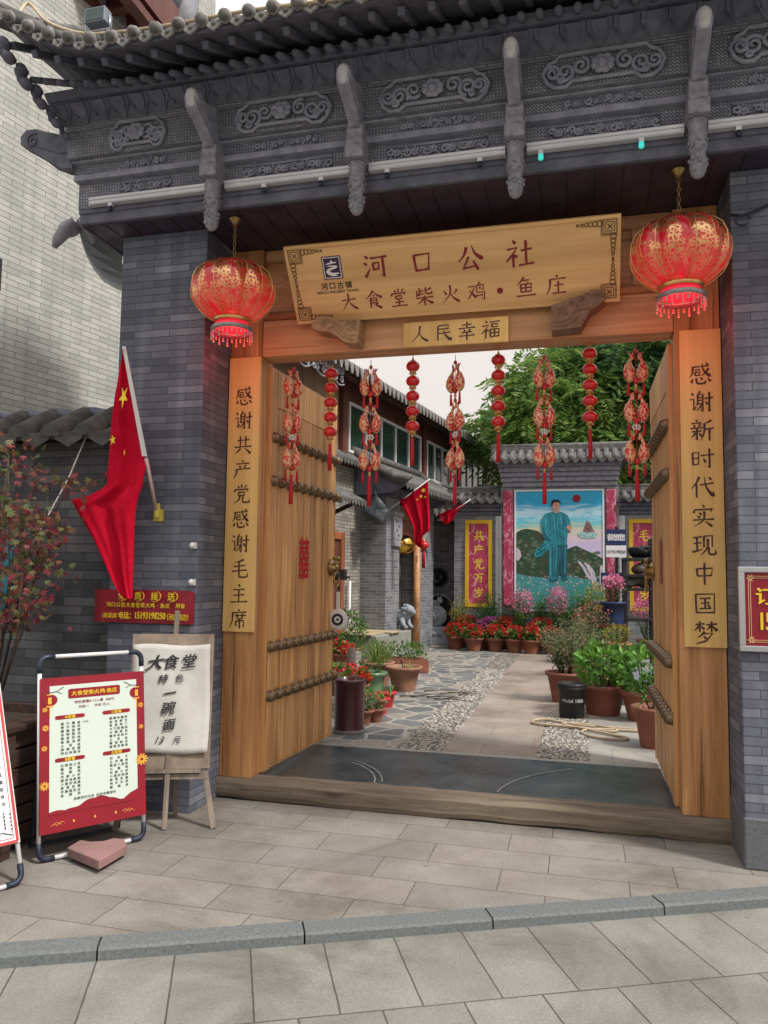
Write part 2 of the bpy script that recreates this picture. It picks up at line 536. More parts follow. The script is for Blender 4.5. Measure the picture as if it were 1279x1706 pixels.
# ------------------------------------------------------------------ brush-script characters, stroke by stroke on a 100 grid (y down)
BRUSH = {
'河': 'd14,12 26,22|d8,36 20,44|p10,88 20,74 30,56|h34,22 96,18|v42,40 44,66|z42,40 64,38 62,62|h44,62 62,60|v80,20 80,90 68,82',
'口': 'v22,24 28,84|z22,26 78,22 72,80|h28,80 72,76',
'公': 'p40,14 30,40 8,64|n58,10 70,38 96,58|z46,46 34,70 22,86 70,80|d60,60 78,94',
'社': 'd28,6 37,18|z8,36 42,31 24,56 4,76|v28,52 28,98|d32,54 42,64|h54,42 92,37|v72,8 72,86|h46,91 99,86',
'大': 'h12,42 88,36|p50,6 46,46 10,94|n50,42 66,70 96,90',
'食': 'p50,2 32,26 4,46|n52,6 70,26 98,40|d48,24 56,32|z32,42 68,40 66,66|h34,54 66,52|h34,66 66,65|v32,42 32,92 48,82|p72,68 64,73 54,77|n50,70 66,82 92,95',
'堂': 'v50,2 50,20|d28,8 36,20|p76,5 72,12 64,20|d14,26 11,40|z14,28 88,25 80,37|v34,40 36,58|z34,41 66,39 64,56|h36,56 64,55|h28,73 74,70|v50,60 50,90|h8,93 94,89',
'柴': 'v26,8 26,40|h28,26 46,23|v12,22 12,42|p6,48 28,42 50,36|p88,10 74,18 60,24|b60,6 60,36 88,38 90,26|h6,61 96,56|v50,48 50,99|p48,60 34,76 8,92|n52,60 68,76 94,90',
'火': 'd18,32 29,54|p84,28 78,40 66,52|p50,6 48,50 8,94|n50,44 64,70 96,92',
'鸡': 'z8,24 40,20 28,52 4,84|n12,40 26,58 46,80|p66,2 63,9 58,16|z50,18 86,16 82,42 74,37|d62,26 70,35|z50,18 50,54 90,52 86,92 74,85|h42,71 80,67',
'鱼': 'p42,2 28,20 8,38|z36,18 66,16 54,32|v24,36 28,76|z24,37 78,34 74,72|v50,36 50,72|h27,54 75,52|h28,73 74,71|h4,93 98,88',
'庄': 'd50,2 57,14|h20,24 94,20|p22,24 20,60 4,96|h40,53 84,49|v60,32 60,86|h32,91 96,87',
'人': 'p50,6 44,50 6,94|n47,42 62,70 96,92',
'民': 'z22,14 78,11 76,32|h22,32 76,30|v22,14 22,92 48,78|h24,55 86,50|n50,32 62,64 92,94|p92,94 93,84 91,74',
'幸': 'h26,19 74,15|v50,2 50,34|h6,37 94,32|d34,42 40,53|p68,41 63,48 57,54|h22,59 78,55|h10,77 92,73|v50,56 50,99',
'福': 'd22,4 31,16|z4,33 38,28 22,52 2,72|v24,50 24,98|d28,50 37,61|h44,12 96,8|v54,22 56,40|z54,23 84,21 82,38|h55,39 82,37|v46,50 48,92|z46,51 92,48 90,90|v69,50 69,88|h48,70 90,68|h48,90 90,87',
'感': 'h16,19 86,14|p18,18 16,46 4,66|h26,32 48,30|v26,42 28,58|z26,43 48,41 46,56|h28,57 46,55|n56,2 64,36 92,64|p84,26 70,46 52,60|d72,1 81,10|d18,72 11,90|b32,68 36,92 66,92 70,79|d50,66 57,77|d78,70 92,86',
'谢': 'd10,8 19,20|z3,39 20,36 20,78|p17,86 24,78 31,68|p46,2 43,8 39,15|v36,16 36,62|z36,17 58,15 56,94 47,86|h36,30 56,29|h36,43 56,42|h29,60 58,57|p56,60 44,76 28,90|h64,35 99,31|v84,6 84,94 74,85|d68,48 77,63',
'共': 'h20,29 86,24|v36,6 36,60|v66,4 66,60|h4,63 98,58|p38,70 26,82 8,96|n60,68 76,80 94,96',
'产': 'd48,2 55,14|h16,23 88,19|d34,30 41,43|p70,28 66,36 59,45|h18,51 94,46|p20,50 18,74 2,99',
'党': 'v50,2 50,20|d28,8 36,20|p76,5 72,12 64,20|d14,28 11,42|z14,29 88,26 80,38|v32,42 34,60|z32,43 68,41 66,58|h34,59 66,57|p42,60 36,80 8,98|b58,60 58,88 66,93 92,91 94,75',
'毛': 'p74,4 50,14 22,21|h18,41 82,34|h8,65 90,57|b48,16 48,84 58,93 90,91 94,72',
'主': 'd46,2 57,14|h20,31 82,27|h22,59 80,55|v50,30 50,90|h4,93 98,89',
'席': 'd50,1 57,10|h20,19 94,15|p20,18 18,60 2,96|h32,35 92,31|v44,24 46,50|v72,22 72,48|h46,50 72,48|v38,60 38,88|z38,61 80,58 80,88 71,82|v58,50 58,99',
'新': 'd26,2 33,12|h8,20 50,17|d18,26 22,37|p44,23 41,29 36,36|h3,43 55,38|h10,57 50,53|v30,42 30,94 21,86|p24,62 17,73 6,84|d38,62 51,78|p90,6 78,14 62,20|p62,20 60,60 46,96|h62,47 99,42|v82,46 82,99',
'时': 'v10,24 12,80|z10,25 36,23 34,76|h12,50 34,48|h12,77 34,75|h44,37 99,32|v80,6 80,92 67,84|d54,50 65,68',
'代': 'p36,4 24,30 2,58|v24,34 24,98|h38,41 94,32|n56,4 66,54 94,92|p94,92 95,82 93,70|d74,6 85,18',
'实': 'd48,1 55,12|d14,22 11,38|z14,24 88,20 80,33|d32,36 43,45|d24,50 37,59|h6,69 94,64|p54,30 50,68 10,97|d58,74 86,97',
'现': 'h6,19 42,15|h8,45 40,41|v22,18 22,74|p2,82 22,77 44,69|v50,12 50,62|z50,13 84,10 84,60|p66,24 62,66 34,97|b70,60 70,86 78,92 96,90 97,72',
'中': 'v18,28 22,62|z18,29 82,25 78,58|h22,60 78,57|v50,2 50,99',
'国': 'v12,12 14,94|z12,13 88,10 86,94|h28,31 72,28|h32,51 68,48|h26,75 74,72|v50,30 50,72|d60,56 69,67|h14,92 86,90',
'梦': 'h8,17 46,13|v26,2 26,48|p24,20 16,32 3,44|d30,22 45,37|h52,17 97,12|v74,1 74,48|p72,18 64,29 53,40|n76,18 84,29 98,42|p46,46 34,60 16,74|z42,56 78,52 52,86 12,99|d40,66 53,77',
'万': 'h8,18 94,14|z40,42 80,38 72,92 58,84|p44,20 38,60 8,96',
'岁': 'v50,4 50,28|b22,16 22,34 80,32 80,12|p46,42 34,58 12,70|z40,54 84,50 54,86 14,98|d44,66 56,76',
}
def _crom(P, n=6):
    out = []
    m = len(P)
    for i in range(m - 1):
        p0, p1, p2, p3 = (P[max(0, min(m - 1, j))] for j in (i - 1, i, i + 1, i + 2))
        for k in range(n):
            t = k / n
            out.append(tuple(0.5 * (2 * b + (c - a) * t + (2 * a - 5 * b + 4 * c - d) * t * t + (3 * b - a - 3 * c + d) * t ** 3) for a, b, c, d in zip(p0, p1, p2, p3)))
    out.append(P[-1])
    return out
def brush(L_, ch, cx, cz, size, y=0.0, wt=1.0, m=0, slant=0.0):
    for si, s in enumerate(BRUSH[ch].split('|')):
        k = s[0]
        P = [tuple(float(v) for v in q.split(',')) for q in s[1:].split()]
        if k in 'pnb' and len(P) > 2:
            P = _crom(P, 5)
        elif k in 'hvd':
            if len(P) == 2:
                a, b = P
                P = [tuple(a[i] + (b[i] - a[i]) * t for i in (0, 1)) for t in (0, 0.12, 0.5, 0.86, 1.0)]
        n = len(P)
        prof = {'h': (5.5, 6.5, 4.6, 6.5, 7.5), 'v': (6, 8.5, 7, 7.5, 5.5), 'd': (2.5, 5, 8, 10, 6)}
        W_ = []
        for i in range(n):
            t = i / (n - 1)
            if k in prof and n == 5: w_ = prof[k][i]
            elif k == 'p': w_ = 9.0 * (1 - t) ** 0.7 + 1.2
            elif k == 'n': w_ = 3.0 + 9.5 * min(1, t * 1.25) ** 1.5 - (8.5 if t > 0.97 else 0)
            elif k == 'b': w_ = 7.5 if t < 0.8 else 7.5 - 5.5 * (t - 0.8) / 0.2
            elif k == 'z': w_ = 6.5 if i < n - 1 else 5.0
            else: w_ = 8.0 if i < n - 1 else 2.0
            W_.append(w_ * wt / 2)
        Lf, Rt = [], []
        for i in range(n):
            a, b = P[max(i - 1, 0)], P[min(i + 1, n - 1)]
            dx, dy = b[0] - a[0], b[1] - a[1]
            l = math.hypot(dx, dy) or 1
            nx_, ny_ = -dy / l, dx / l
            Lf.append((P[i][0] + nx_ * W_[i], P[i][1] + ny_ * W_[i]))
            Rt.append((P[i][0] - nx_ * W_[i], P[i][1] - ny_ * W_[i]))
        for i in range(n - 1):
            q = [Lf[i], Lf[i + 1], Rt[i + 1], Rt[i]]
            yy = y - 0.0006 - 0.00012 * si - 0.00002 * (i % 2)
            V = [(cx + (a - 50) / 100 * size - slant * (b - 50) / 100 * size, yy, cz - (b - 50) / 100 * size) for a, b in q]
            L_.mb.add(V, [(0, 1, 2, 3)], m)
def brush_row(L_, text, x0, x1, z, size, **k):
    for i, ch in enumerate(text):
        brush(L_, ch, x0 + (x1 - x0) * i / max(1, len(text) - 1), z, size, **k)
def brush_col(L_, text, x, z0, z1, size, **k):
    for i, ch in enumerate(text):
        brush(L_, ch, x, z0 + (z1 - z0) * i / (len(text) - 1), size, **k)
# ------------------------------------------------------------------ materials
BR = brick('slate_brick', [(0.095, 0.103, 0.135), (0.15, 0.16, 0.198), (0.125, 0.135, 0.17), (0.215, 0.225, 0.262)], (0.07, 0.074, 0.09), 0.27, 0.05, 0.003, dirt=0.6, streak=0.9)
BRIN = brick('yard_brick', [(0.21, 0.19, 0.165), (0.30, 0.275, 0.235), (0.37, 0.345, 0.30)], (0.12, 0.11, 0.10), 0.24, 0.06, 0.006, dirt=0.6, streak=0.7)
BRTALL = brick('pale_brick', [(0.38, 0.385, 0.355), (0.43, 0.43, 0.395), (0.49, 0.485, 0.45)], (0.20, 0.20, 0.185), 0.23, 0.052, 0.0035, dirt=0.5, streak=0.5, dark=(0.7, 0.7, 0.72))
BRMUR = brick('mural_wall_brick', [(0.13, 0.135, 0.145), (0.19, 0.195, 0.21), (0.24, 0.245, 0.26)], (0.35, 0.35, 0.35), 0.22, 0.055, 0.004, dirt=0.5, streak=0.7)
BRLOW = brick('low_wall_brick', [(0.06, 0.062, 0.07), (0.105, 0.11, 0.118), (0.14, 0.145, 0.15)], (0.05, 0.05, 0.053), 0.3, 0.062, 0.0035, dirt=0.8, streak=1.0)
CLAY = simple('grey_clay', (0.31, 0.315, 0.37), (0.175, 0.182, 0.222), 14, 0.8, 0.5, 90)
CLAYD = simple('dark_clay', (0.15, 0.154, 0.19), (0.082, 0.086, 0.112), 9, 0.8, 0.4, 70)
CLAYL = simple('pale_clay', (0.36, 0.355, 0.385), (0.19, 0.19, 0.215), 11, 0.7, 0.4, 90)
TILEW = simple('dark_cap_tile', (0.10, 0.093, 0.085), (0.04, 0.038, 0.036), 10, 0.85, 0.4, 60)
TILE = simple('roof_tile', (0.155, 0.147, 0.138), (0.062, 0.06, 0.058), 10, 0.8, 0.4, 60)
TILEP = simple('weathered_tile_end', (0.30, 0.285, 0.27), (0.13, 0.125, 0.12), 16, 0.8, 0.4, 60)
SOFFIT = simple('soffit_wood', (0.06, 0.045, 0.065), (0.03, 0.024, 0.04), 6, 0.5, 0.1, 30)
def weave():
    m, nt, b = base_mat('woven_carving')
    v = coord(nt, 'UV', (1, 1, 1), (0, 0, PI / 4))
    br = nd(nt, 'ShaderNodeTexBrick', {'Vector': v, 'Color1': (0.25, 0.256, 0.30, 1), 'Color2': (0.43, 0.435, 0.49, 1), 'Mortar': (0.12, 0.123, 0.145, 1), 'Scale': 1.0, 'Mortar Size': 0.004, 'Brick Width': 0.03, 'Row Height': 0.014}, offset=0.5)
    f = noise(nt, v, 6, 5)
    c = mixc(nt, 0.7, br.outputs['Color'], mixc(nt, 1.0, br.outputs['Color'], ramp(nt, f, [(0.3, (0.55, 0.55, 0.6)), (0.65, (1.1, 1.1, 1.1))]), 'MULTIPLY'))
    nt.links.new(c, b.inputs['Base Color'])
    b.inputs['Roughness'].default_value = 0.8
    inv = nd(nt, 'ShaderNodeMath', {0: 1.0, 1: br.outputs['Fac']}, operation='SUBTRACT')
    bump(nt, b, inv.outputs[0], 0.8, 0.006)
    return m
WEAVE = weave()
MEANDER = brick('meander_course', [(0.24, 0.243, 0.27), (0.30, 0.303, 0.33)], (0.08, 0.082, 0.095), 0.09, 0.019, 0.003)

WZ = wood('door_wood_upright', (0.68, 0.37, 0.155), (0.34, 0.15, 0.052), 'Z', crack=0.7)
WX = wood('lintel_wood', (0.66, 0.37, 0.185), (0.44, 0.215, 0.095), 'X', crack=0.4)
WLEAF = wood('door_plank_wood', (0.82, 0.50, 0.215), (0.45, 0.215, 0.08), 'Z', island=True, crack=0.7)
WPLQ = wood('plaque_wood', (0.82, 0.54, 0.235), (0.70, 0.43, 0.175), 'X', bmp=0.05, rough=0.4)
WCPL = wood('board_wood', (0.83, 0.56, 0.205), (0.71, 0.45, 0.145), 'Z', bmp=0.05, rough=0.4)
WCARV = wood('carved_wood', (0.44, 0.28, 0.145), (0.24, 0.14, 0.07), 'Y')
WCARVD = wood('dark_carved_wood', (0.26, 0.15, 0.09), (0.15, 0.085, 0.05), 'Y')
WTHR = wood('weathered_threshold_wood', (0.235, 0.195, 0.145), (0.09, 0.072, 0.052), 'X', rough=0.8, bmp=0.6, crack=0.8)
WOLD = wood('old_grey_wood', (0.27, 0.23, 0.19), (0.13, 0.105, 0.085), 'Z', rough=0.85, bmp=0.4)
WDARK = wood('dark_planter_wood', (0.085, 0.05, 0.04), (0.03, 0.018, 0.016), 'Y', rough=0.55)
WRED = wood('red_brown_paint', (0.155, 0.055, 0.042), (0.09, 0.03, 0.026), 'Z', rough=0.5)
WDOOR = wood('orange_door_wood', (0.36, 0.13, 0.06), (0.22, 0.075, 0.035), 'Z')
WPLY = wood('pale_timber_wall', (0.4, 0.27, 0.18), (0.28, 0.18, 0.12), 'Z')
WSOFF = wood('dark_eave_wood', (0.09, 0.05, 0.04), (0.04, 0.022, 0.02), 'Y')
RED = simple('red_cloth', (0.56, 0.009, 0.032), (0.47, 0.007, 0.026), 5, 0.9, 0.35, 26, spec=0.03, bdist=0.02)
REDL = simple('red_lacquer', (0.62, 0.012, 0.015), (0.5, 0.008, 0.012), 8, 0.3, spec=0.5, coat=0.3)
REDF = simple('red_fringe', (0.55, 0.01, 0.02), (0.36, 0.006, 0.014), 60, 0.6, stretch=(4, 4, 0.3), bmp=0.4, bscale=90)
SIGNRED = simple('sign_red', (0.27, 0.010, 0.022), (0.20, 0.007, 0.017), 3, 0.4)
INKRED = simple('carved_red_paint', (0.26, 0.015, 0.03), (0.17, 0.012, 0.02), 20, 0.5)
INKBR = simple('carved_brown_paint', (0.09, 0.025, 0.022), (0.06, 0.018, 0.015), 20, 0.5)
INK = simple('black_ink', (0.014, 0.013, 0.016), (0.022, 0.02, 0.025), 20, 0.6)
INKG = simple('dark_print', (0.06, 0.07, 0.065), (0.075, 0.085, 0.08), 20, 0.6)
YEL = simple('yellow_print', (0.80, 0.60, 0.03), (0.72, 0.5, 0.02), 4, 0.5)
GOLD = simple('gold_metal', (0.75, 0.5, 0.2), (0.55, 0.34, 0.12), 14, 0.32, metal=0.9)
BRASS = simple('aged_brass', (0.42, 0.29, 0.12), (0.2, 0.13, 0.055), 14, 0.4, metal=0.85, bmp=0.1)
IRON = simple('dark_bronze_stud', (0.24, 0.17, 0.10), (0.12, 0.085, 0.055), 14, 0.4, metal=0.6, bmp=0.1)
STEEL = simple('brushed_steel', (0.55, 0.56, 0.58), (0.45, 0.46, 0.48), 20, 0.3, metal=0.9)
WHITEM = simple('white_tube', (0.72, 0.72, 0.72), (0.6, 0.6, 0.61), 6, 0.35)
ALU = simple('light_strip_case', (0.62, 0.63, 0.66), (0.5, 0.51, 0.54), 4, 0.35, metal=0.2)
NAVY = simple('navy_plastic', (0.018, 0.028, 0.055), (0.014, 0.02, 0.035), 8, 0.5)
BLACKP = simple('black_plastic', (0.013, 0.013, 0.016), (0.02, 0.02, 0.023), 8, 0.42)
BLACKW = simple('black_painted_wood', (0.018, 0.017, 0.02), (0.03, 0.028, 0.03), 8, 0.5)
CREAM = simple('mint_cream_print', (0.57, 0.655, 0.585), (0.54, 0.62, 0.55), 2, 0.35)
PAPER = simple('aged_paper', (0.54, 0.53, 0.50), (0.43, 0.415, 0.38), 4, 0.9, 0.2, 12, bdist=0.02)
WHITE = simple('white_print', (0.78, 0.78, 0.78), (0.73, 0.73, 0.73), 4, 0.5)
PLUM = simple('plum_seal', (0.055, 0.022, 0.07), (0.045, 0.018, 0.06), 4, 0.5)
GRAN = simple('grey_granite', (0.15, 0.155, 0.17), (0.085, 0.088, 0.098), 120, 0.75, 0.3, 150)
KERB = simple('kerb_granite', (0.165, 0.18, 0.178), (0.09, 0.1, 0.098), 90, 0.8, 0.35, 110)
STONE = simple('carved_grey_stone', (0.34, 0.37, 0.40), (0.17, 0.19, 0.215), 9, 0.8, 0.4, 50)
CONC = simple('basin_concrete', (0.30, 0.30, 0.26), (0.20, 0.2, 0.18), 5, 0.85, 0.3, 40)
PLANK = wood('pale_plank', (0.55, 0.46, 0.3), (0.42, 0.34, 0.21), 'X')
TERRA = simple('terracotta', (0.29, 0.105, 0.065), (0.2, 0.07, 0.045), 7, 0.65, 0.15, 40)
TERRAB = simple('brown_terracotta', (0.33, 0.165, 0.10), (0.22, 0.105, 0.065), 7, 0.7, 0.15, 40)
REDPOT = simple('red_plastic_pot', (0.45, 0.03, 0.028), (0.36, 0.022, 0.022), 5, 0.4)
BLUEPOT = simple('blue_plastic_pot', (0.03, 0.05, 0.13), (0.022, 0.035, 0.09), 5, 0.45)
GREENPOT = simple('green_glazed_pot', (0.14, 0.25, 0.12), (0.09, 0.17, 0.085), 6, 0.3, coat=0.4)
SOIL = simple('soil', (0.05, 0.035, 0.025), (0.025, 0.018, 0.013), 30, 0.95, 0.8, 60)
MAROON = simple('maroon_enamel', (0.085, 0.018, 0.025), (0.04, 0.012, 0.018), 5, 0.3, stretch=(3, 3, 0.5), coat=0.3)
HOSE = simple('tan_hose', (0.46, 0.36, 0.25), (0.36, 0.28, 0.19), 12, 0.5)
ROPE = simple('yellowed_rope', (0.55, 0.45, 0.29), (0.36, 0.29, 0.19), 30, 0.8)
GLASSG = simple('green_window_glass', (0.03, 0.06, 0.055), (0.012, 0.028, 0.026), 2, 0.08, spec=0.8)
BARK = simple('bark', (0.10, 0.075, 0.055), (0.05, 0.037, 0.028), 12, 0.9, 0.8, 25, stretch=(1, 1, 0.3), bdist=0.02)
PINKPAV = simple('pink_paver', (0.30, 0.17, 0.16), (0.21, 0.13, 0.122), 10, 0.85, 0.3, 80)
YTIE = simple('yellow_clamp', (0.5, 0.42, 0.06), (0.38, 0.31, 0.05), 8, 0.6)
TEAL = simple('cyan_ribbon', (0.03, 0.33, 0.45), (0.025, 0.25, 0.36), 8, 0.5)

GREEN1 = leafmat('leaf_mid_green', [(0.055, 0.13, 0.028), (0.10, 0.215, 0.045), (0.17, 0.30, 0.065)])
GREEN2 = leafmat('leaf_fresh_green', [(0.075, 0.2, 0.04), (0.14, 0.32, 0.055), (0.22, 0.42, 0.085)])
GREEN3 = leafmat('leaf_grey_green', [(0.10, 0.145, 0.06), (0.18, 0.23, 0.11), (0.28, 0.29, 0.17), (0.32, 0.18, 0.11)])
GREEND = leafmat('leaf_dark_green', [(0.022, 0.07, 0.022), (0.042, 0.11, 0.036), (0.07, 0.15, 0.045)])
TREEL = leafmat('frond_light', [(0.10, 0.20, 0.05), (0.19, 0.32, 0.075), (0.32, 0.43, 0.11)], transl=0.5)
TREED = leafmat('frond_dark', [(0.045, 0.115, 0.04), (0.085, 0.185, 0.06), (0.15, 0.26, 0.085)], transl=0.5)
PETR = leafmat('petal_red', [(0.6, 0.012, 0.025), (0.8, 0.03, 0.04), (0.7, 0.015, 0.05)])
PETO = leafmat('petal_scarlet', [(0.6, 0.03, 0.02), (0.68, 0.06, 0.03)])
PETP = leafmat('petal_pink', [(0.62, 0.14, 0.30), (0.78, 0.32, 0.5), (0.68, 0.10, 0.28)])
PETC = leafmat('petal_coral', [(0.55, 0.16, 0.13), (0.62, 0.28, 0.24), (0.5, 0.1, 0.09)])
PETM = leafmat('petal_magenta', [(0.55, 0.04, 0.42), (0.68, 0.08, 0.5)])
YELL = leafmat('leaf_yellow_green', [(0.28, 0.27, 0.03), (0.38, 0.34, 0.04), (0.2, 0.24, 0.03)])
MAPLE = leafmat('maple_leaf', [(0.14, 0.022, 0.035), (0.24, 0.035, 0.05), (0.16, 0.13, 0.055), (0.10, 0.15, 0.045), (0.15, 0.18, 0.07), (0.3, 0.05, 0.06), (0.18, 0.03, 0.045)])
# ------------------------------------------------------------------ the ground
KD = Vector((0.9017, 0.4323, 0))          # direction of the kerb
KN = Vector((0.4323, -0.9017, 0))         # towards the road
KP = Vector((-0.346, -1.853, 0))           # a joint on the kerb's front top edge
KANG = math.atan2(KD.y, KD.x)
def struct(name, mb_or, mats, **k):
    o = mb_or.build(name, mats, **k)
    o['kind'] = 'structure'
    return o

PAVE = brick('sandstone_paving', [(0.215, 0.2, 0.177), (0.25, 0.235, 0.21), (0.275, 0.258, 0.23), (0.23, 0.224, 0.206)], (0.09, 0.083, 0.072), 0.64, 0.29, 0.003, 0.85, 0.37, dirt=0.75, bstr=0.35, dark=(0.66, 0.62, 0.58))
ROADM = brick('road_slabs', [(0.215, 0.215, 0.2), (0.24, 0.238, 0.22), (0.265, 0.26, 0.24)], (0.085, 0.082, 0.074), 0.31, 0.64, 0.004, 0.85, 0.5, dirt=0.65, bstr=0.35, rot=-KANG, loc=(0.1, 0.151, 0), dark=(0.7, 0.68, 0.64))
def soil_up(m, amt=0.8):
    nt = m.node_tree
    b = nt.nodes['Principled BSDF']
    src = b.inputs['Base Color'].links[0].from_socket
    v = coord(nt, 'UV')
    big = ramp(nt, noise(nt, v, 0.9, 6, 0.7, 0.8), [(0.32, (0.52, 0.5, 0.47)), (0.48, (0.93, 0.92, 0.9)), (0.7, (1.16, 1.15, 1.14))])
    sp = nd(nt, 'ShaderNodeTexVoronoi', {'Vector': v, 'Scale': 7.0})
    pr = nd(nt, 'ShaderNodeSeparateColor', {'Color': sp.outputs['Color']})
    sz = nd(nt, 'ShaderNodeMapRange', {'Value': pr.outputs[0], 'From Min': 0.7, 'From Max': 1.0, 'To Min': -0.02, 'To Max': 0.10})
    dd = nd(nt, 'ShaderNodeMath', {0: sp.outputs['Distance'], 1: sz.outputs['Result']}, operation='LESS_THAN')
    c = mixc(nt, amt, src, mixc(nt, 1.0, src, big, 'MULTIPLY'))
    c = mixc(nt, 1.0, c, ramp(nt, noise(nt, v, 160, 3, 0.7), [(0.32, (0.72, 0.71, 0.7)), (0.6, (1.1, 1.1, 1.1))]), 'MULTIPLY')
    k = nd(nt, 'ShaderNodeMath', {0: dd.outputs[0], 1: 0.45}, operation='MULTIPLY')
    c = mixc(nt, k.outputs[0], c, (0.07, 0.065, 0.06))
    nt.links.new(c, b.inputs['Base Color'])
soil_up(PAVE)
soil_up(ROADM)
def crazy():
    m, nt, b = base_mat('flagstone_paving')
    v = coord(nt, 'UV', (1, 1.0, 1))
    nz = nd(nt, 'ShaderNodeTexNoise', {'Vector': v, 'Scale': 2.5, 'Detail': 2})
    vv = nd(nt, 'ShaderNodeVectorMath', {0: v}, operation='ADD')
    s_ = nd(nt, 'ShaderNodeVectorMath', {0: nz.outputs['Color'], 'Scale': 0.22}, operation='SCALE')
    nt.links.new(s_.outputs[0], vv.inputs[1])
    e = nd(nt, 'ShaderNodeTexVoronoi', {'Vector': vv.outputs[0], 'Scale': 3.6}, feature='DISTANCE_TO_EDGE')
    c1 = nd(nt, 'ShaderNodeTexVoronoi', {'Vector': vv.outputs[0], 'Scale': 3.6}, feature='F1')
    sep = nd(nt, 'ShaderNodeSeparateColor', {'Color': c1.outputs['Color']})
    st = ramp(nt, sep.outputs[0], [(0.0, (0.085, 0.092, 0.095)), (0.35, (0.15, 0.152, 0.148)), (0.6, (0.12, 0.125, 0.13)), (0.8, (0.24, 0.215, 0.18)), (1.0, (0.27, 0.235, 0.19))])
    st = mixc(nt, 0.6, st, mixc(nt, 1.0, st, ramp(nt, noise(nt, v, 14, 5), [(0.3, (0.6, 0.6, 0.6)), (0.7, (1.25, 1.25, 1.25))]), 'MULTIPLY'))
    ed = nd(nt, 'ShaderNodeMapRange', {'Value': e.outputs['Distance'], 'From Min': 0.035, 'From Max': 0.07, 'To Min': 1.0, 'To Max': 0.0})
    c = mixc(nt, ed.outputs['Result'], st, (0.33, 0.31, 0.265))
    nt.links.new(c, b.inputs['Base Color'])
    b.inputs['Roughness'].default_value = 0.62
    ih = nd(nt, 'ShaderNodeMath', {0: 1.0, 1: ed.outputs['Result']}, operation='SUBTRACT')
    bump(nt, b, ih.outputs[0], 0.5, 0.008)
    return m
def pebbly():
    m, nt, b = base_mat('pebble_bed')
    v = coord(nt, 'UV')
    e = nd(nt, 'ShaderNodeTexVoronoi', {'Vector': v, 'Scale': 30.0}, feature='F1')
    sep = nd(nt, 'ShaderNodeSeparateColor', {'Color': e.outputs['Color']})
    c = ramp(nt, sep.outputs[0], [(0, (0.1, 0.095, 0.085)), (0.4, (0.25, 0.23, 0.2)), (0.75, (0.4, 0.37, 0.31)), (1, (0.52, 0.49, 0.43))])
    dk = ramp(nt, e.outputs['Distance'], [(0.35, (1, 1, 1)), (0.62, (0.35, 0.33, 0.3))])
    nt.links.new(mixc(nt, 1.0, c, dk, 'MULTIPLY'), b.inputs['Base Color'])
    b.inputs['Roughness'].default_value = 0.6
    inv = nd(nt, 'ShaderNodeMath', {0: 1.0, 1: e.outputs['Distance']}, operation='SUBTRACT')
    bump(nt, b, inv.outputs[0], 0.7, 0.02)
    return m
CRAZY, PEB = crazy(), pebbly()
PATHM = brick('brown_path_slabs', [(0.29, 0.243, 0.205), (0.35, 0.298, 0.25), (0.32, 0.287, 0.25)], (0.13, 0.11, 0.09), 0.8, 0.42, 0.003, 0.6, 0.5, dirt=0.8, bstr=0.2, dark=(0.62, 0.58, 0.55))
SLABM = brick('pale_slabs', [(0.32, 0.31, 0.28), (0.38, 0.36, 0.32)], (0.17, 0.16, 0.14), 0.7, 0.6, 0.003, 0.6, dirt=0.6, bstr=0.2)
soil_up(PATHM, 0.7)
soil_up(SLABM, 0.6)
EARTH = simple('far_ground', (0.2, 0.19, 0.17), (0.14, 0.13, 0.12), 0.4, 0.95)
def black_slab():
    m, nt, b = base_mat('polished_black_slab')
    v = coord(nt, 'Object')
    f = noise(nt, v, 2.2, 6, 0.7)
    c = ramp(nt, f, [(0.3, (0.035, 0.05, 0.056)), (0.6, (0.075, 0.095, 0.10)), (0.75, (0.13, 0.15, 0.15))])
    uv_ = coord(nt, 'UV')
    br = nd(nt, 'ShaderNodeTexBrick', {'Vector': uv_, 'Color1': (1, 1, 1, 1), 'Color2': (0.85, 0.85, 0.85, 1), 'Mortar': (0.4, 0.4, 0.4, 1), 'Scale': 1.0, 'Mortar Size': 0.002, 'Brick Width': 0.9, 'Row Height': 0.3})
    c = mixc(nt, 1.0, c, br.outputs['Color'], 'MULTIPLY')
    nt.links.new(c, b.inputs['Base Color'])
    r = ramp(nt, f, [(0.3, (0.2,) * 3), (0.7, (0.42,) * 3)])
    nt.links.new(r, b.inputs['Roughness'])
    b.inputs['Specular IOR Level'].default_value = 0.5
    return m
BSLAB = black_slab()

struct('far_ground', MB().add([(-150, -150, -0.2), (150, -150, -0.2), (150, 150, -0.2), (-150, 150, -0.2)], [(0, 1, 2, 3)]), EARTH, world=True)
# road slabs (kerb side sheet at -0.1)
def kp(a, n, z):
    p = KP + KD * a + KN * n
    return (p.x, p.y, z)
struct('road', MB().add([kp(-14, 0.0, -0.044), kp(-14, 9, -0.044), kp(14, 9, -0.044), kp(14, 0.0, -0.044)], [(0, 1, 2, 3)]), ROADM)
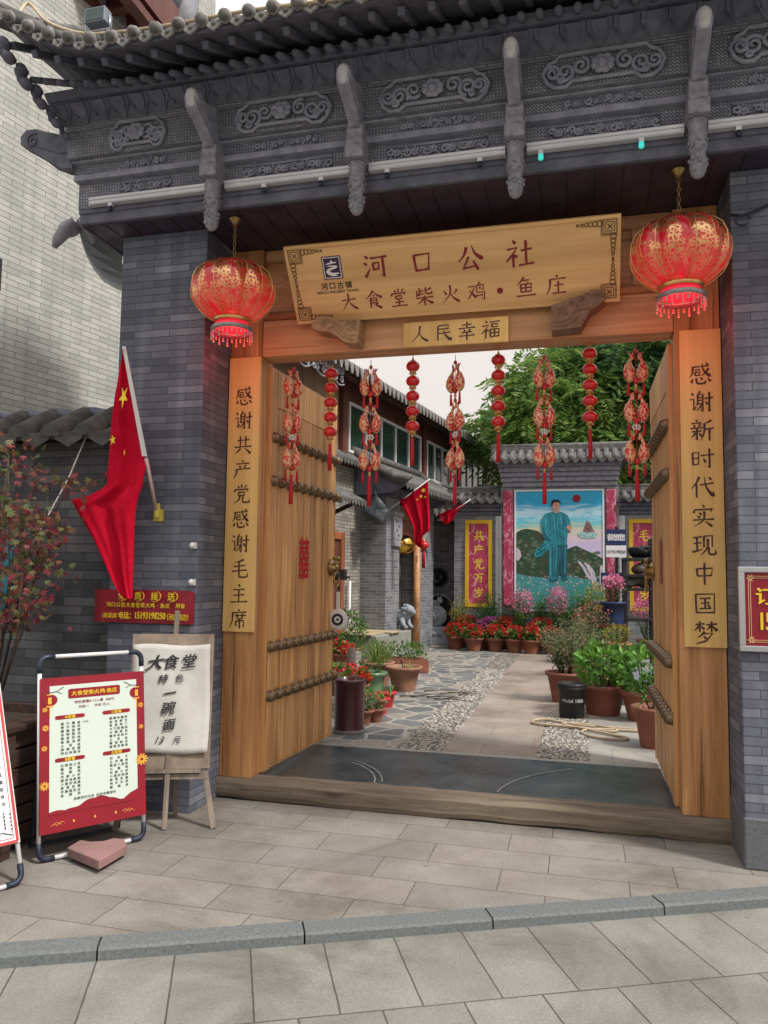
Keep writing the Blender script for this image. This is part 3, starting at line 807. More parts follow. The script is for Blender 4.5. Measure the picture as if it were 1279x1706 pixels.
# pavement: everything from the kerb's back edge up to the gate
struct('sidewalk', MB().add([kp(-14, -0.115, 0), kp(14, -0.115, 0), (12, 8, 0), (-12, 8, 0)], [(0, 1, 2, 3)]), PAVE)
kb = MB()
_a = -9.35
while _a < 10:
    g = 0.004
    p0, p1 = kp(_a + g, -0.13, -0.22), kp(_a + 0.85 - g, -0.13, -0.22)
    dz = rng.uniform(-0.002, 0.003)
    vs = []
    for z, n0 in ((-0.22, 0.006), (-0.006 + dz, 0.003), (0.004 + dz, -0.007)):
        vs += [kp(_a + g, n0, z), kp(_a + 0.85 - g, n0, z)]
    vs += [kp(_a + g, -0.114, 0.004 + dz), kp(_a + 0.85 - g, -0.114, 0.004 + dz), kp(_a + g, -0.114, -0.22), kp(_a + 0.85 - g, -0.114, -0.22)]
    fs = [(0, 1, 3, 2), (2, 3, 5, 4), (4, 5, 7, 6), (6, 7, 9, 8), (0, 2, 4, 6, 8), (1, 9, 7, 5, 3)]
    kb.add(vs, fs)
    _a += 0.85
struct('kerb', kb, KERB)

# courtyard: one raised bed with sheets laid on it
FZ = 0.1
struct('courtyard_base', MB().box(-12, 12, 0.03, 30, -0.15, FZ - 0.004), EARTH)
def sheet(name, x0, x1, y0, y1, z, m):
    return struct(name, MB().add([(x0, y0, z), (x1, y0, z), (x1, y1, z), (x0, y1, z)], [(0, 1, 2, 3)]), m)
sheet('gateway_floor', -1.385, 1.385, 0.035, 1.22, FZ, BSLAB)
sheet('gateway_border', -1.9, 1.9, 1.222, 1.30, FZ, SLABM)
sheet('flagstone_floor', -9, -0.69, 1.302, 26, FZ, CRAZY)
sheet('pebble_strip', -0.688, -0.32, 1.302, 9.6, FZ, PEB)
sheet('path', -0.318, 0.46, 1.302, 9.6, FZ, PATHM)
sheet('pebble_strip', 0.462, 0.86, 1.302, 3.1, FZ, PEB)
sheet('slab_floor', 0.862, 9, 1.302, 9.6, FZ, SLABM)
sheet('path', 0.462, 0.86, 3.102, 9.6, FZ, PATHM)
sheet('flagstone_floor', -0.688, 9, 9.602, 26, FZ, CRAZY)
# arcs worn into the slab by the leaves
arc = MB()
for cx, sg, a0, a1, rr in ((-1.36, 1, 0.12, 0.62, 0.83), (-1.36, 1, 0.1, 0.6, 0.78), (1.37, -1, 0.08, 0.62, 1.12)):
    prev = None
    for k in range(25):
        a = (a0 + (a1 - a0) * k / 24) * PI / 2
        p = [(cx + sg * (rr + d) * math.cos(a), 0.07 + (rr + d) * math.sin(a), FZ + 0.004) for d in (-0.006, 0.006)]
        if prev:
            arc.add([prev[0], p[0], p[1], prev[1]], [(0, 1, 2, 3) if sg < 0 else (3, 2, 1, 0)])
        prev = p
struct('floor_scuff_arcs', arc, simple('scuffed_line', (0.42, 0.42, 0.4), (0.2, 0.2, 0.2), 20, 0.7))
# loose pebbles bedded in the strips
def ico():
    t = (1 + 5 ** 0.5) / 2
    v = np.array([(-1, t, 0), (1, t, 0), (-1, -t, 0), (1, -t, 0), (0, -1, t), (0, 1, t), (0, -1, -t), (0, 1, -t), (t, 0, -1), (t, 0, 1), (-t, 0, -1), (-t, 0, 1)], float)
    v /= np.linalg.norm(v[0])
    f = np.array([(0, 11, 5), (0, 5, 1), (0, 1, 7), (0, 7, 10), (0, 10, 11), (1, 5, 9), (5, 11, 4), (11, 10, 2), (10, 7, 6), (7, 1, 8), (3, 9, 4), (3, 4, 2), (3, 2, 6), (3, 6, 8), (3, 8, 9), (4, 9, 5), (2, 4, 11), (6, 2, 10), (8, 6, 7), (9, 8, 1)])
    return v, f
def pebbles(x0, x1, y0, y1, n):
    iv, jf = ico()
    P = np.stack([rng.uniform(x0, x1, n), rng.uniform(y0, y1, n), np.full(n, FZ)], 1)
    s = rng.uniform(0.008, 0.019, (n, 1)) * np.array([[1.3, 0.9, 0.7]])
    a = rng.uniform(0, PI, n)
    V = iv[None] * s[:, None, :]
    R_ = np.stack([np.stack([np.cos(a), -np.sin(a)], 1), np.stack([np.sin(a), np.cos(a)], 1)], 1)
    V[:, :, :2] = np.einsum('nij,nkj->nki', R_, V[:, :, :2])
    V += P[:, None]
    F = jf[None] + (np.arange(n) * 12)[:, None, None]
    return V.reshape(-1, 3), F.reshape(-1, 3)
def pebmat():
    m, nt, b = base_mat('pebble_stone')
    g = nt.nodes.new('ShaderNodeNewGeometry')
    nt.links.new(ramp(nt, g.outputs['Random Per Island'], [(0, (0.08, 0.074, 0.066)), (0.35, (0.2, 0.184, 0.157)), (0.7, (0.31, 0.283, 0.24)), (1, (0.5, 0.47, 0.41))]), b.inputs['Base Color'])
    b.inputs['Roughness'].default_value = 0.55
    return m
PEBS = pebmat()
for xx in ((-0.688, -0.32, 1.3, 7.0, 4200), (0.462, 0.86, 1.3, 3.1, 1500)):
    pv, pf = pebbles(*xx)
    tag(link_mesh('pebbles', pv, pf.tolist(), PEBS, smooth_all=True), 'pale pebbles bedded in the ' + ('long strip left of the brown path' if xx[0] < 0 else 'short strip right of the brown path, under the hose'), 'pebbles', kind='stuff')
# ------------------------------------------------------------------ the gatehouse
gate = thing('gatehouse', 'grey brick gatehouse with carved eaves, wooden doorway and open studded doors', 'gatehouse', (0, 0, 0))
MB().box(-2.28, -1.63, -0.5, 0.45, 0.0, 3.88).build('pillar', BR, gate, bevel=0.006)
MB().box(1.66, 2.7, -0.5, 0.45, 0.0, 3.88).build('pillar', BR, gate, bevel=0.006)
pb = MB().box(1.652, 2.71, -0.512, 0.46, 0.0, 0.27).build('pillar_base', GRAN, gate, bevel=0.01)
# frame
for x0, x1 in ((-1.628, -1.39), (1.39, 1.655)):
    MB().box(x0, x1, -0.1, 0.12, 0.14, 3.878).build('door_post', WZ, gate, bevel=0.006)
MB().box(-1.388, 1.388, -0.085, 0.11, 3.09, 3.35).build('lintel', WX, gate, bevel=0.006)
lp = MB()
lp.tube([(-1.388, -0.05, 3.385), (1.388, -0.05, 3.385)], 0.036, 10)
lp.box(-1.388, 1.388, -0.06, 0.1, 3.79, 3.878)
for x in (-1.2, -0.4, 0.4, 1.2):
    lp.box(x - 0.05, x + 0.05, -0.055, 0.08, 3.415, 3.79)
lp.box(-1.388, 1.388, -0.03, 0.07, 3.352, 3.80)
lp.build('transom_panel', WX, gate)
# carved scroll and dragon head set against the lintel, seen in profile
def profile_carving(x0, w_, z0, h, pts, m, lines, flip=False):
    b = MB()
    P = [(x0 + u * w_, z0 + v * h) for u, v in pts]
    b.prism(P, -0.235, -0.087)
    for kind, args in lines:
        if kind == 's':
            u, v, r, turns, sg = args
            n_ = int(turns * 14)
            b.tube([(x0 + u * w_ + r * (1 - 0.85 * t / n_) * math.cos(sg * t * turns * 2 * PI / n_), -0.237, z0 + v * h + r * (1 - 0.85 * t / n_) * math.sin(sg * t * turns * 2 * PI / n_)) for t in range(n_ + 1)], 0.0055, 5)
        elif kind == 'l':
            b.tube([(x0 + u * w_, -0.237, z0 + v * h) for u, v in args], 0.0055, 5)
        else:
            u, v, r = args
            b.ball((x0 + u * w_, -0.236, z0 + v * h), r, 9, 6, sc_=(1, 0.7, 1))
    return b.build('carved_beam_end', m, gate, bevel=0.016, segs=3)
profile_carving(-0.965, 0.345, 3.095, 0.205, [(1, .82), (.97, .05), (.9, 0), (.67, .1), (.5, .33), (.36, .46), (.14, .51), (0, .64), (0, .82), (.1, .97), (.24, 1.02), (.39, .99), (.5, .9), (.67, .87)], WCARV,
    [('s', (.28, .76, .034, 1.8, 1)), ('l', [(.36, .6), (.46, .62), (.56, .42), (.68, .25), (.88, .12)]), ('l', [(.42, .82), (.54, .7), (.64, .46), (.78, .3), (.92, .3)]), ('s', (.76, .62, .036, 2.0, -1)), ('b', (.9, .5, .014)), ('b', (.88, .68, .012)), ('l', [(.56, .8), (.72, .82), (.92, .76)])])
profile_carving(0.645, 0.335, 3.10, 0.245, [(0, .67), (0, 0), (.54, .04), (.71, .46), (.83, .56), (.97, .71), (1, .87), (.91, 1), (.74, .98), (.54, .87), (.36, .81), (.13, .71)], WCARVD,
    [('s', (.55, .77, .018, 1.4, 1)), ('b', (.55, .77, .009)), ('l', [(.47, .47), (.62, .5), (.72, .5)]), ('s', (.2, .5, .034, 1.8, -1)), ('l', [(.06, .2), (.2, .2), (.36, .3), (.44, .5), (.46, .7)]), ('l', [(.06, .1), (.24, .1), (.42, .2), (.5, .36)]), ('l', [(.62, .9), (.76, .84), (.9, .86)]), ('b', (.93, .84, .014)), ('s', (.36, .66, .02, 1.3, 1))])
th = MB()
nseg = 30
vs, fs = [], []
for i in range(nseg + 1):
    x = -1.64 + 3.31 * i / nseg
    w1, w2, w3 = rng.uniform(-0.004, 0.004, 3)
    g_ = 0.008 + 0.005 * math.sin(x * 3.1) + 0.004 * math.sin(x * 11)
    vs += [(x, -0.125 + w1, g_), (x, -0.137 + w1, 0.03 + g_), (x, -0.137 + w1, 0.112 + w2), (x, -0.112, 0.143 + w2), (x, 0.03, 0.143 + w3), (x, 0.03, g_)]
for i in range(nseg):
    for k in range(6):
        a, b_ = i * 6 + k, i * 6 + (k + 1) % 6
        fs.append((a, a + 6, b_ + 6, b_))
fs += [(0, 1, 2, 3, 4, 5), tuple(nseg * 6 + k for k in (5, 4, 3, 2, 1, 0))]
th.add(vs, fs)
th.build('threshold', WTHR, gate)

# ceiling and body behind the frieze
X0, X1 = -2.47, 3.2
MB().box(X0, X1, -0.70, 0.62, 3.882, 3.93).build('soffit', SOFFIT, gate)
so_ = MB()
for x in np.arange(X0 + 0.02, X1, 0.16):
    so_.box(x, x + 0.004, -0.69, 0.6, 3.878, 3.884)
so_.build('soffit_seams', BLACKP, gate)
MB().box(X0, X1, -0.68, 0.62, 3.93, 4.95).build('gate_wall', BR, gate)
fr = MB()
fr.box(X0, X1, -0.73, -0.69, 3.89, 3.985)
fr.box(X0, X1, -0.745, -0.69, 3.955, 3.985)
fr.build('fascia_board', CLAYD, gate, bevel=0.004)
fr = MB()
fr.box(X0, X1, -0.75, -0.68, 3.985, 4.16)
fr.box(X0 - 0.01, X1, -0.78, -0.68, 4.20, 4.275)
fr.box(X0 - 0.03, X1, -0.85, -0.68, 4.29, 4.47)
frieze = fr.build('frieze', WEAVE, gate)
fm = MB()
fm.box(X0 - 0.01, X1, -0.80, -0.68, 4.16, 4.20)
fm.box(X0 - 0.02, X1, -0.82, -0.68, 4.275, 4.29)
fm.build('moulding', CLAY, frieze, bevel=0.005)
MB().box(X0 - 0.04, X1, -0.868, -0.68, 4.47, 4.51).build('meander_course', MEANDER, frieze)
lf = MB()
lf.prism([(-0.87, 4.51), (-0.985, 4.592), (-0.985, 4.6), (-0.7, 4.6), (-0.7, 4.51)], X0 - 0.05, X1, axis='X')
x = X0
while x < X1:
    # pointed leaf hanging on the slope
    for kk, (hw, l, lift) in enumerate(((0.068, 1.0, 0.012), (0.04, 0.72, 0.024))):
        c0, c1 = Vector((x, -0.985, 4.592)), Vector((x, -0.872, 4.508))
        d = c1 - c0
        nrm = Vector((0, -0.59, -0.81)) * lift
        pts = [(-hw, 0.0), (-hw, 0.35), (-hw * 0.55, 0.62), (0, l), (hw * 0.55, 0.62), (hw, 0.35), (hw, 0)]
        vs = [c0 + Vector((a, 0, 0)) + d * t + nrm for a, t in pts] + [c0 + Vector((a, 0, 0)) + d * t for a, t in pts]
        n = len(pts)
        lf.add(vs, [tuple(range(n))] + [(i, i + n, (i + 1) % n + n, (i + 1) % n) for i in range(n)])
    lf.tube([(x - 0.07, -0.95, 4.563), (x - 0.05, -0.915, 4.53), (x - 0.03, -0.95, 4.556)], 0.008, 5)
    x += 0.142
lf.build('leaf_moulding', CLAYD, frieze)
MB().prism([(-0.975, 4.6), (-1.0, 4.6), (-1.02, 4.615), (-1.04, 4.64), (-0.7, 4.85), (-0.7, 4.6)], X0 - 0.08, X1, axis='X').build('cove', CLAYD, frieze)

# --- carved panels
def spiral(b, cx, y, cz, r, turns, sgn, a0, th_=0.010, n=6):
    N_ = int(14 * turns)
    pts = []
    for i in range(N_ + 1):
        t = i / N_
        a = a0 + sgn * t * turns * 2 * PI
        rr = r * (1 - 0.85 * t)
        pts.append((cx + rr * math.cos(a), y - 0.012 * t, cz + rr * math.sin(a)))
    b.tube(pts, [th_ * 1.25 * (1.15 - 0.5 * i / N_) for i in range(N_ + 1)], n)
def blossom(b, cx, y, cz, r, np_=7):
    for k in range(np_):
        a = 2 * PI * k / np_ + 0.3
        b.ball((cx + r * 0.62 * math.cos(a), y - 0.006, cz + r * 0.55 * math.sin(a)), r * 0.42, 7, 5, sc_=(1, 0.5, 0.8))
    b.ball((cx, y - 0.014, cz), r * 0.42, 8, 6, sc_=(1, 0.7, 1))
def leafy(b, cx, y, cz, l, a, w_=0.35):
    ca, sa = math.cos(a), math.sin(a)
    P = [(0, 0, 0), (0.3, w_ / 2, -0.08), (0.65, w_ * 0.42, -0.1), (1, 0, 0), (0.65, -w_ * 0.42, -0.1), (0.3, -w_ / 2, -0.08), (0.5, 0, -0.22)]
    vs = [(cx + l * (u * ca - v * sa), y + l * d, cz + l * (u * sa + v * ca)) for u, v, d in P]
    b.add(vs, [(0, 6, 1), (1, 6, 2), (2, 6, 3), (3, 6, 4), (4, 6, 5), (5, 6, 0)])
def outline(b, pts, y, r=0.011):
    b.tube([(p[0], y, p[1]) for p in pts], r, 6, closed=True)
def big_panel(cx, y, cz, w_, seed):
    b = MB()
    h = 0.088
    k = w_ / 2
    o_ = [(-k, 0.0), (-k * 0.9, 0.05), (-k * 0.78, 0.062), (-k * 0.7, h), (k * 0.7, h), (k * 0.78, 0.062), (k * 0.9, 0.05), (k, 0.0), (k * 0.92, -0.045), (k * 0.8, -0.07), (k * 0.62, -0.072), (k * 0.5, -0.045), (-k * 0.5, -0.045), (-k * 0.62, -0.072), (-k * 0.8, -0.07), (-k * 0.92, -0.045)]
    o_ = [(cx + p, cz + q) for p, q in o_]
    outline(b, [(q[0], cz + (q[1] - cz) * 1.2) for q in o_], y - 0.014, 0.013)
    rr = random.Random(seed)
    blossom(b, cx, y - 0.03, cz + 0.012, 0.068, 8)
    for s in (-1, 1):
        spiral(b, cx + s * k * 0.36, y - 0.012, cz + 0.025, 0.052, 1.5, s, rr.uniform(0, 6))
        spiral(b, cx + s * k * 0.62, y - 0.012, cz + 0.0, 0.056, 1.6, -s, rr.uniform(0, 6))
        spiral(b, cx + s * k * 0.83, y - 0.012, cz + 0.002, 0.044, 1.5, s, rr.uniform(0, 6))
        spiral(b, cx + s * k * 0.7, y - 0.012, cz - 0.045, 0.02, 1.2, s, 1)
        for q in range(9):
            leafy(b, cx + s * k * rr.uniform(0.15, 0.9), y - 0.006, cz + rr.uniform(-0.035, 0.05), rr.uniform(0.03, 0.05), rr.uniform(0, 6.28))
    return b
def small_panel(cx, y, cz, w_, h, seed, framed):
    b = MB()
    rr = random.Random(seed)
    if framed:
        outline(b, [(cx - w_ / 2, cz - h / 2), (cx + w_ / 2, cz - h / 2), (cx + w_ / 2, cz + h / 2), (cx - w_ / 2, cz + h / 2)], y - 0.006, 0.007)
    n = int(w_ / 0.036)
    for i in range(n):
        u = cx - w_ / 2 + w_ * (i + 0.5) / n
        if i % 3 == 1:
            blossom(b, u, y - 0.008, cz + rr.uniform(-0.008, 0.008), h * 0.34, 6)
        elif i % 3 == 0:
            spiral(b, u, y - 0.008, cz + rr.uniform(-0.01, 0.01), h * 0.3, 1.2, rr.choice((-1, 1)), rr.uniform(0, 6), 0.007, 5)
        for q in range(3):
            leafy(b, u + rr.uniform(-0.02, 0.02), y - 0.004, cz + rr.uniform(-h * 0.25, h * 0.25), rr.uniform(0.025, 0.045), rr.uniform(0, 6.28))
    return b
bays = [(-1.965, 0.40), (-0.955, 0.64), (-0.005, 0.66), (0.955, 0.66), (1.92, 0.62)]
for i, (cx, w_) in enumerate(bays):
    big_panel(cx, -0.85, 4.382, w_, i).build('carved_panel', CLAY, frieze)
    small_panel(cx + 0.02, -0.78, 4.238, min(0.46, w_ * 0.72), 0.062, i + 9, False).build('carved_panel', CLAY, frieze)
    small_panel(cx, -0.75, 4.09, w_ * 0.92, 0.085, i + 20, True).build('carved_panel', CLAY, frieze)

# --- hanging brackets, dragon nose above and carved pendant below
CLAYP = simple('pendant_clay', (0.30, 0.298, 0.33), (0.15, 0.15, 0.175), 22, 0.75, 0.5, 60)
def bracket():
    e = bpy.data.objects.new('hanging_bracket', None)
    col.objects.link(e)
    e.parent = gate
    b = MB()
    prof = [(-0.79, 4.20), (-0.86, 4.21), (-0.93, 4.235), (-1.0, 4.275), (-1.05, 4.30), (-1.09, 4.31), (-1.135, 4.33), (-1.155, 4.37), (-1.15, 4.415), (-1.12, 4.44), (-1.08, 4.44), (-1.045, 4.42), (-1.0, 4.425), (-0.93, 4.455), (-0.86, 4.47), (-0.79, 4.47)]
    b.prism(prof, -0.036, 0.036, axis='X')
    for sx in (-0.039, 0.039):
        b.tube([(sx, -1.105 + 0.032 * (1 - t / 20) * math.cos(2.5 + t * 0.45), 4.385 + 0.032 * (1 - t / 20) * math.sin(2.5 + t * 0.45)) for t in range(18)], 0.005, 5)
        for k in range(3):
            b.tube([(sx, -1.06 + 0.01 * k, 4.345 - 0.012 * k), (sx, -0.99 + 0.01 * k, 4.32 - 0.012 * k), (sx, -0.91, 4.31 + 0.03 * k), (sx, -0.84, 4.33 + 0.035 * k)], 0.006, 5)
    b.build('dragon_nose', CLAY, e, world=False, bevel=0.012)
    b = MB()
    b.ball((0, -1.125, 4.39), 0.05, 12, 9, sc_=(0.85, 0.95, 1.25))
    b.build('nose_tip', simple('pale_nose_tip', (0.6, 0.585, 0.58), (0.36, 0.35, 0.36), 14, 0.7, 0.3, 60), e, world=False)
    c = MB()
    c.box(-0.05, 0.05, -0.905, -0.75, 4.10, 4.225)
    c.box(-0.035, 0.035, -0.925, -0.75, 4.2, 4.3)
    c.box(-0.058, 0.058, -0.915, -0.72, 4.02, 4.10)
    c.build('bracket_block', CLAYP, e, world=False, bevel=0.007)
    d = MB()
    pz = [(0.0, 3.695), (0.02, 3.70), (0.038, 3.72), (0.046, 3.75), (0.046, 3.79), (0.040, 3.82), (0.036, 3.835), (0.048, 3.845), (0.05, 3.86), (0.05, 4.0), (0.056, 4.01), (0.056, 4.02)]
    d.lathe(pz, (0, -0.83, 0), 16, lobes=8, lobe=0.18)
    rr = random.Random(3)
    for k in range(16):
        a = rr.uniform(0, 6.28)
        z = rr.uniform(3.735, 3.81)
        d.ball((0.042 * math.cos(a), -0.83 + 0.042 * math.sin(a), z), 0.013, 6, 4)
    for k in range(10):
        d.tube([(0.05 * math.cos(a_), -0.83 + 0.05 * math.sin(a_), 3.88 + 0.02 * math.sin(a_ * 3 + k)) for a_ in np.linspace(k * 0.63, k * 0.63 + 0.5, 5)], 0.006, 4)
    d.build('carved_pendant', CLAYP, e, world=False)
    return e
bk = bracket()
for i, x in enumerate((-1.43, -0.475, 0.47, 1.445, 2.41)):
    o = bk if i == 0 else copy_tree(bk, gate)
    o.location = (x, 0, 0)
# scroll on the left end of the frieze
wb = MB()
wb.prism([(-2.48, 4.24), (-2.55, 4.25), (-2.66, 4.30), (-2.75, 4.37), (-2.83, 4.42), (-2.90, 4.46), (-2.905, 4.52), (-2.86, 4.565), (-2.78, 4.56), (-2.7, 4.53), (-2.6, 4.50), (-2.48, 4.47)], -0.82, -0.72)
wb.tube([(-2.8 + 0.055 * (1 - t / 24) * math.cos(1 + t * 0.45), -0.825, 4.475 + 0.055 * (1 - t / 24) * math.sin(1 + t * 0.45)) for t in range(20)], 0.007, 5)
wb.tube([(-2.76, -0.825, 4.43), (-2.68, -0.825, 4.40), (-2.58, -0.825, 4.36), (-2.5, -0.825, 4.36)], 0.007, 5)
wb.build('scroll_bracket', CLAYD, gate, bevel=0.012)
# swept hood on the left flank, with a small beast head on its corner
hd = MB()
path = [(-2.98, 4.20), (-2.95, 4.10), (-2.90, 3.98), (-2.83, 3.87), (-2.74, 3.77), (-2.62, 3.70), (-2.5, 3.665)]
for (xa, za), (xb, zb) in zip(path[:-1], path[1:]):
    hd.add([(xa, -0.05, za), (xb, -0.05, zb), (xb, -0.05, zb + 0.03), (xa, -0.05, za + 0.03),
            (xa + 0.1, 0.35, za + 0.06), (xb + 0.04, 0.35, zb + 0.06), (xb + 0.04, 0.35, zb + 0.09), (xa + 0.1, 0.35, za + 0.09)],
           [(0, 1, 2, 3), (7, 6, 5, 4), (0, 4, 5, 1), (3, 2, 6, 7)])
hd.box(-2.5, -2.29, -0.05, 0.3, 3.655, 3.69)
hd.build('flank_hood', simple('pale_hood', (0.36, 0.37, 0.355), (0.25, 0.26, 0.25), 5, 0.8), gate)
bh = MB()
bh.ball((-3.03, -0.1, 4.2), 0.085, 10, 7, sc_=(1.1, 0.8, 0.75))
bh.tube([(-2.97, -0.1, 4.23), (-3.04, -0.13, 4.18), (-3.1, -0.14, 4.1), (-3.13, -0.14, 4.04)], [0.06, 0.06, 0.045, 0.02], 8)
bh.tube([(-2.97, -0.08, 4.25), (-2.9, -0.05, 4.22), (-2.85, -0.02, 4.1)], [0.05, 0.045, 0.03], 8)
bh.build('beast_head', CLAYL, gate)

# --- eaves: round rafters, square flying rafters, tiles
def lift(x):
    return 0.30 * max(0, (-1.75 - x) / 0.8) ** 2
r0 = None
k = 0
x = X0 - 0.04
while x < 2.75:
    if r0 is None:
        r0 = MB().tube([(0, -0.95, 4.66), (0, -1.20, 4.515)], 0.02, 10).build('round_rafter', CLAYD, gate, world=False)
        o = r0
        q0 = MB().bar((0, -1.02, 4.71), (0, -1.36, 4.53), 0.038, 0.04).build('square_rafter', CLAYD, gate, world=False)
    else:
        o = r0.copy(); col.objects.link(o); o.parent = gate
    o.location = (x, 0, lift(x) * 0.4)
    x += 0.098
    k += 1
x = X0 - 0.06
first = True
while x < 2.75:
    o = q0 if first else q0.copy()
    if not first:
        col.objects.link(o)
        o.parent = gate
    first = False
    o.location = (x, 0, lift(x) * 0.75)
    x += 0.163
# boards over the rafters and the roof slab, built in strips so that the corner can sweep up
rf, td = MB(), MB()
def yz_strip(b, fn, xs, m=0):
    prev = None
    for x in xs:
        ring = fn(x)
        n = len(ring)
        if prev is not None:
            b.add(prev + ring, [(i, (i + 1) % n, (i + 1) % n + n, i + n) for i in range(n)], m)
        else:
            b.add(ring, [tuple(range(n))[::-1]], m)
        prev = ring
    b.add(prev, [tuple(range(len(prev)))], m)
xs = list(np.linspace(X0 - 0.16, -1.6, 14)) + [3.2]
def ring(x):
    l = lift(x)
    return [(x, -1.43, 4.55 + l), (x, -1.43, 4.585 + l), (x, -1.0, 4.84 + l * 0.8), (x, 0.0, 5.51), (x, 0.62, 5.1), (x, 0.62, 4.93), (x, -0.7, 4.83 + l * 0.3), (x, -1.03, 4.71 + l * 0.6)]
yz_strip(rf, ring, xs)
rf.build('roof_slab', CLAYD, gate)
tl = MB()
x = X0 - 0.15
i = 0
while x < 3.1:
    l = lift(x)
    p0, p1, p2 = Vector((x, -1.45, 4.605 + l)), Vector((x, -1.0, 4.865 + l * 0.8)), Vector((x, -0.05, 5.52))
    tl.tube([p0, p1, p2], 0.032, 9, m=0)
    # round end disc with a rim
    tl.tube([p0 + Vector((0, -0.022, -0.013)), p0 + Vector((0, 0.0, 0.0))], [0.038, 0.038], 12, m=1)
    tl.tube([p0 + Vector((0, -0.03, -0.018)), p0 + Vector((0, -0.02, -0.011))], [0.026, 0.026], 10, m=0)
    # drip tile between two rows
    xm = x + 0.071
    lm = lift(xm)
    poly = [(-0.046, 0.018), (-0.044, -0.012), (-0.026, -0.03), (-0.01, -0.04), (0, -0.05), (0.01, -0.04), (0.026, -0.03), (0.044, -0.012), (0.046, 0.018), (0.0, 0.004)]
    vs = [(xm + a, -1.463 + (0.01 if True else 0) + c * 0.15, 4.58 + lm + c) for a, c in poly]
    vs += [(p[0], p[1] + 0.014, p[2]) for p in vs]
    n = len(poly)
    tl.add(vs, [tuple(range(n)), tuple(range(2 * n - 1, n - 1, -1))] + [(a, a + n, (a + 1) % n + n, (a + 1) % n) for a in range(n)], 1)
    tl.ball((xm, -1.462, 4.57 + lm), 0.013, 6, 4, m=0, sc_=(1, 0.5, 1))
    x += 0.142
    i += 1
tl.build('roof_tiles', [TILE, TILEP], gate)
# swept corner ridge and gable edge leaves
hp = MB()
pts = [(-1.95, -1.35, 4.80), (-2.2, -1.25, 4.9), (-2.42, -1.12, 5.04), (-2.58, -1.05, 5.2), (-2.72, -0.95, 5.36), (-2.85, -0.85, 5.55)]
hp.tube([(-2.60, -1.42, 4.90), (-2.64, -1.15, 5.03), (-2.70, -0.85, 5.25), (-2.75, -0.4, 5.5)], 0.06, 8)
hp.tube([(-2.50, -1.42, 4.86), (-2.5, -1.1, 5.04), (-2.5, -0.7, 5.3)], 0.035, 8)
hp.build('corner_ridge', TILE, gate)
gl = MB()
for k, (px, py, pz, r_) in enumerate(((-2.575, -1.38, 4.70, 0.055), (-2.56, -1.24, 4.62, 0.055), (-2.54, -1.12, 4.56, 0.05), (-2.52, -1.0, 4.50, 0.045), (-2.5, -0.92, 4.45, 0.035))):
    for q in range(5):
        a = 2.2 + q * 0.6
        gl.ball((px + 0.05 + 0.045 * math.cos(a), py + 0.02 * math.sin(a * 2), pz + 0.045 * math.sin(a)), r_ * 0.6, 7, 5, sc_=(0.9, 1.6, 1))
gl.build('gable_carving', CLAYD, gate)

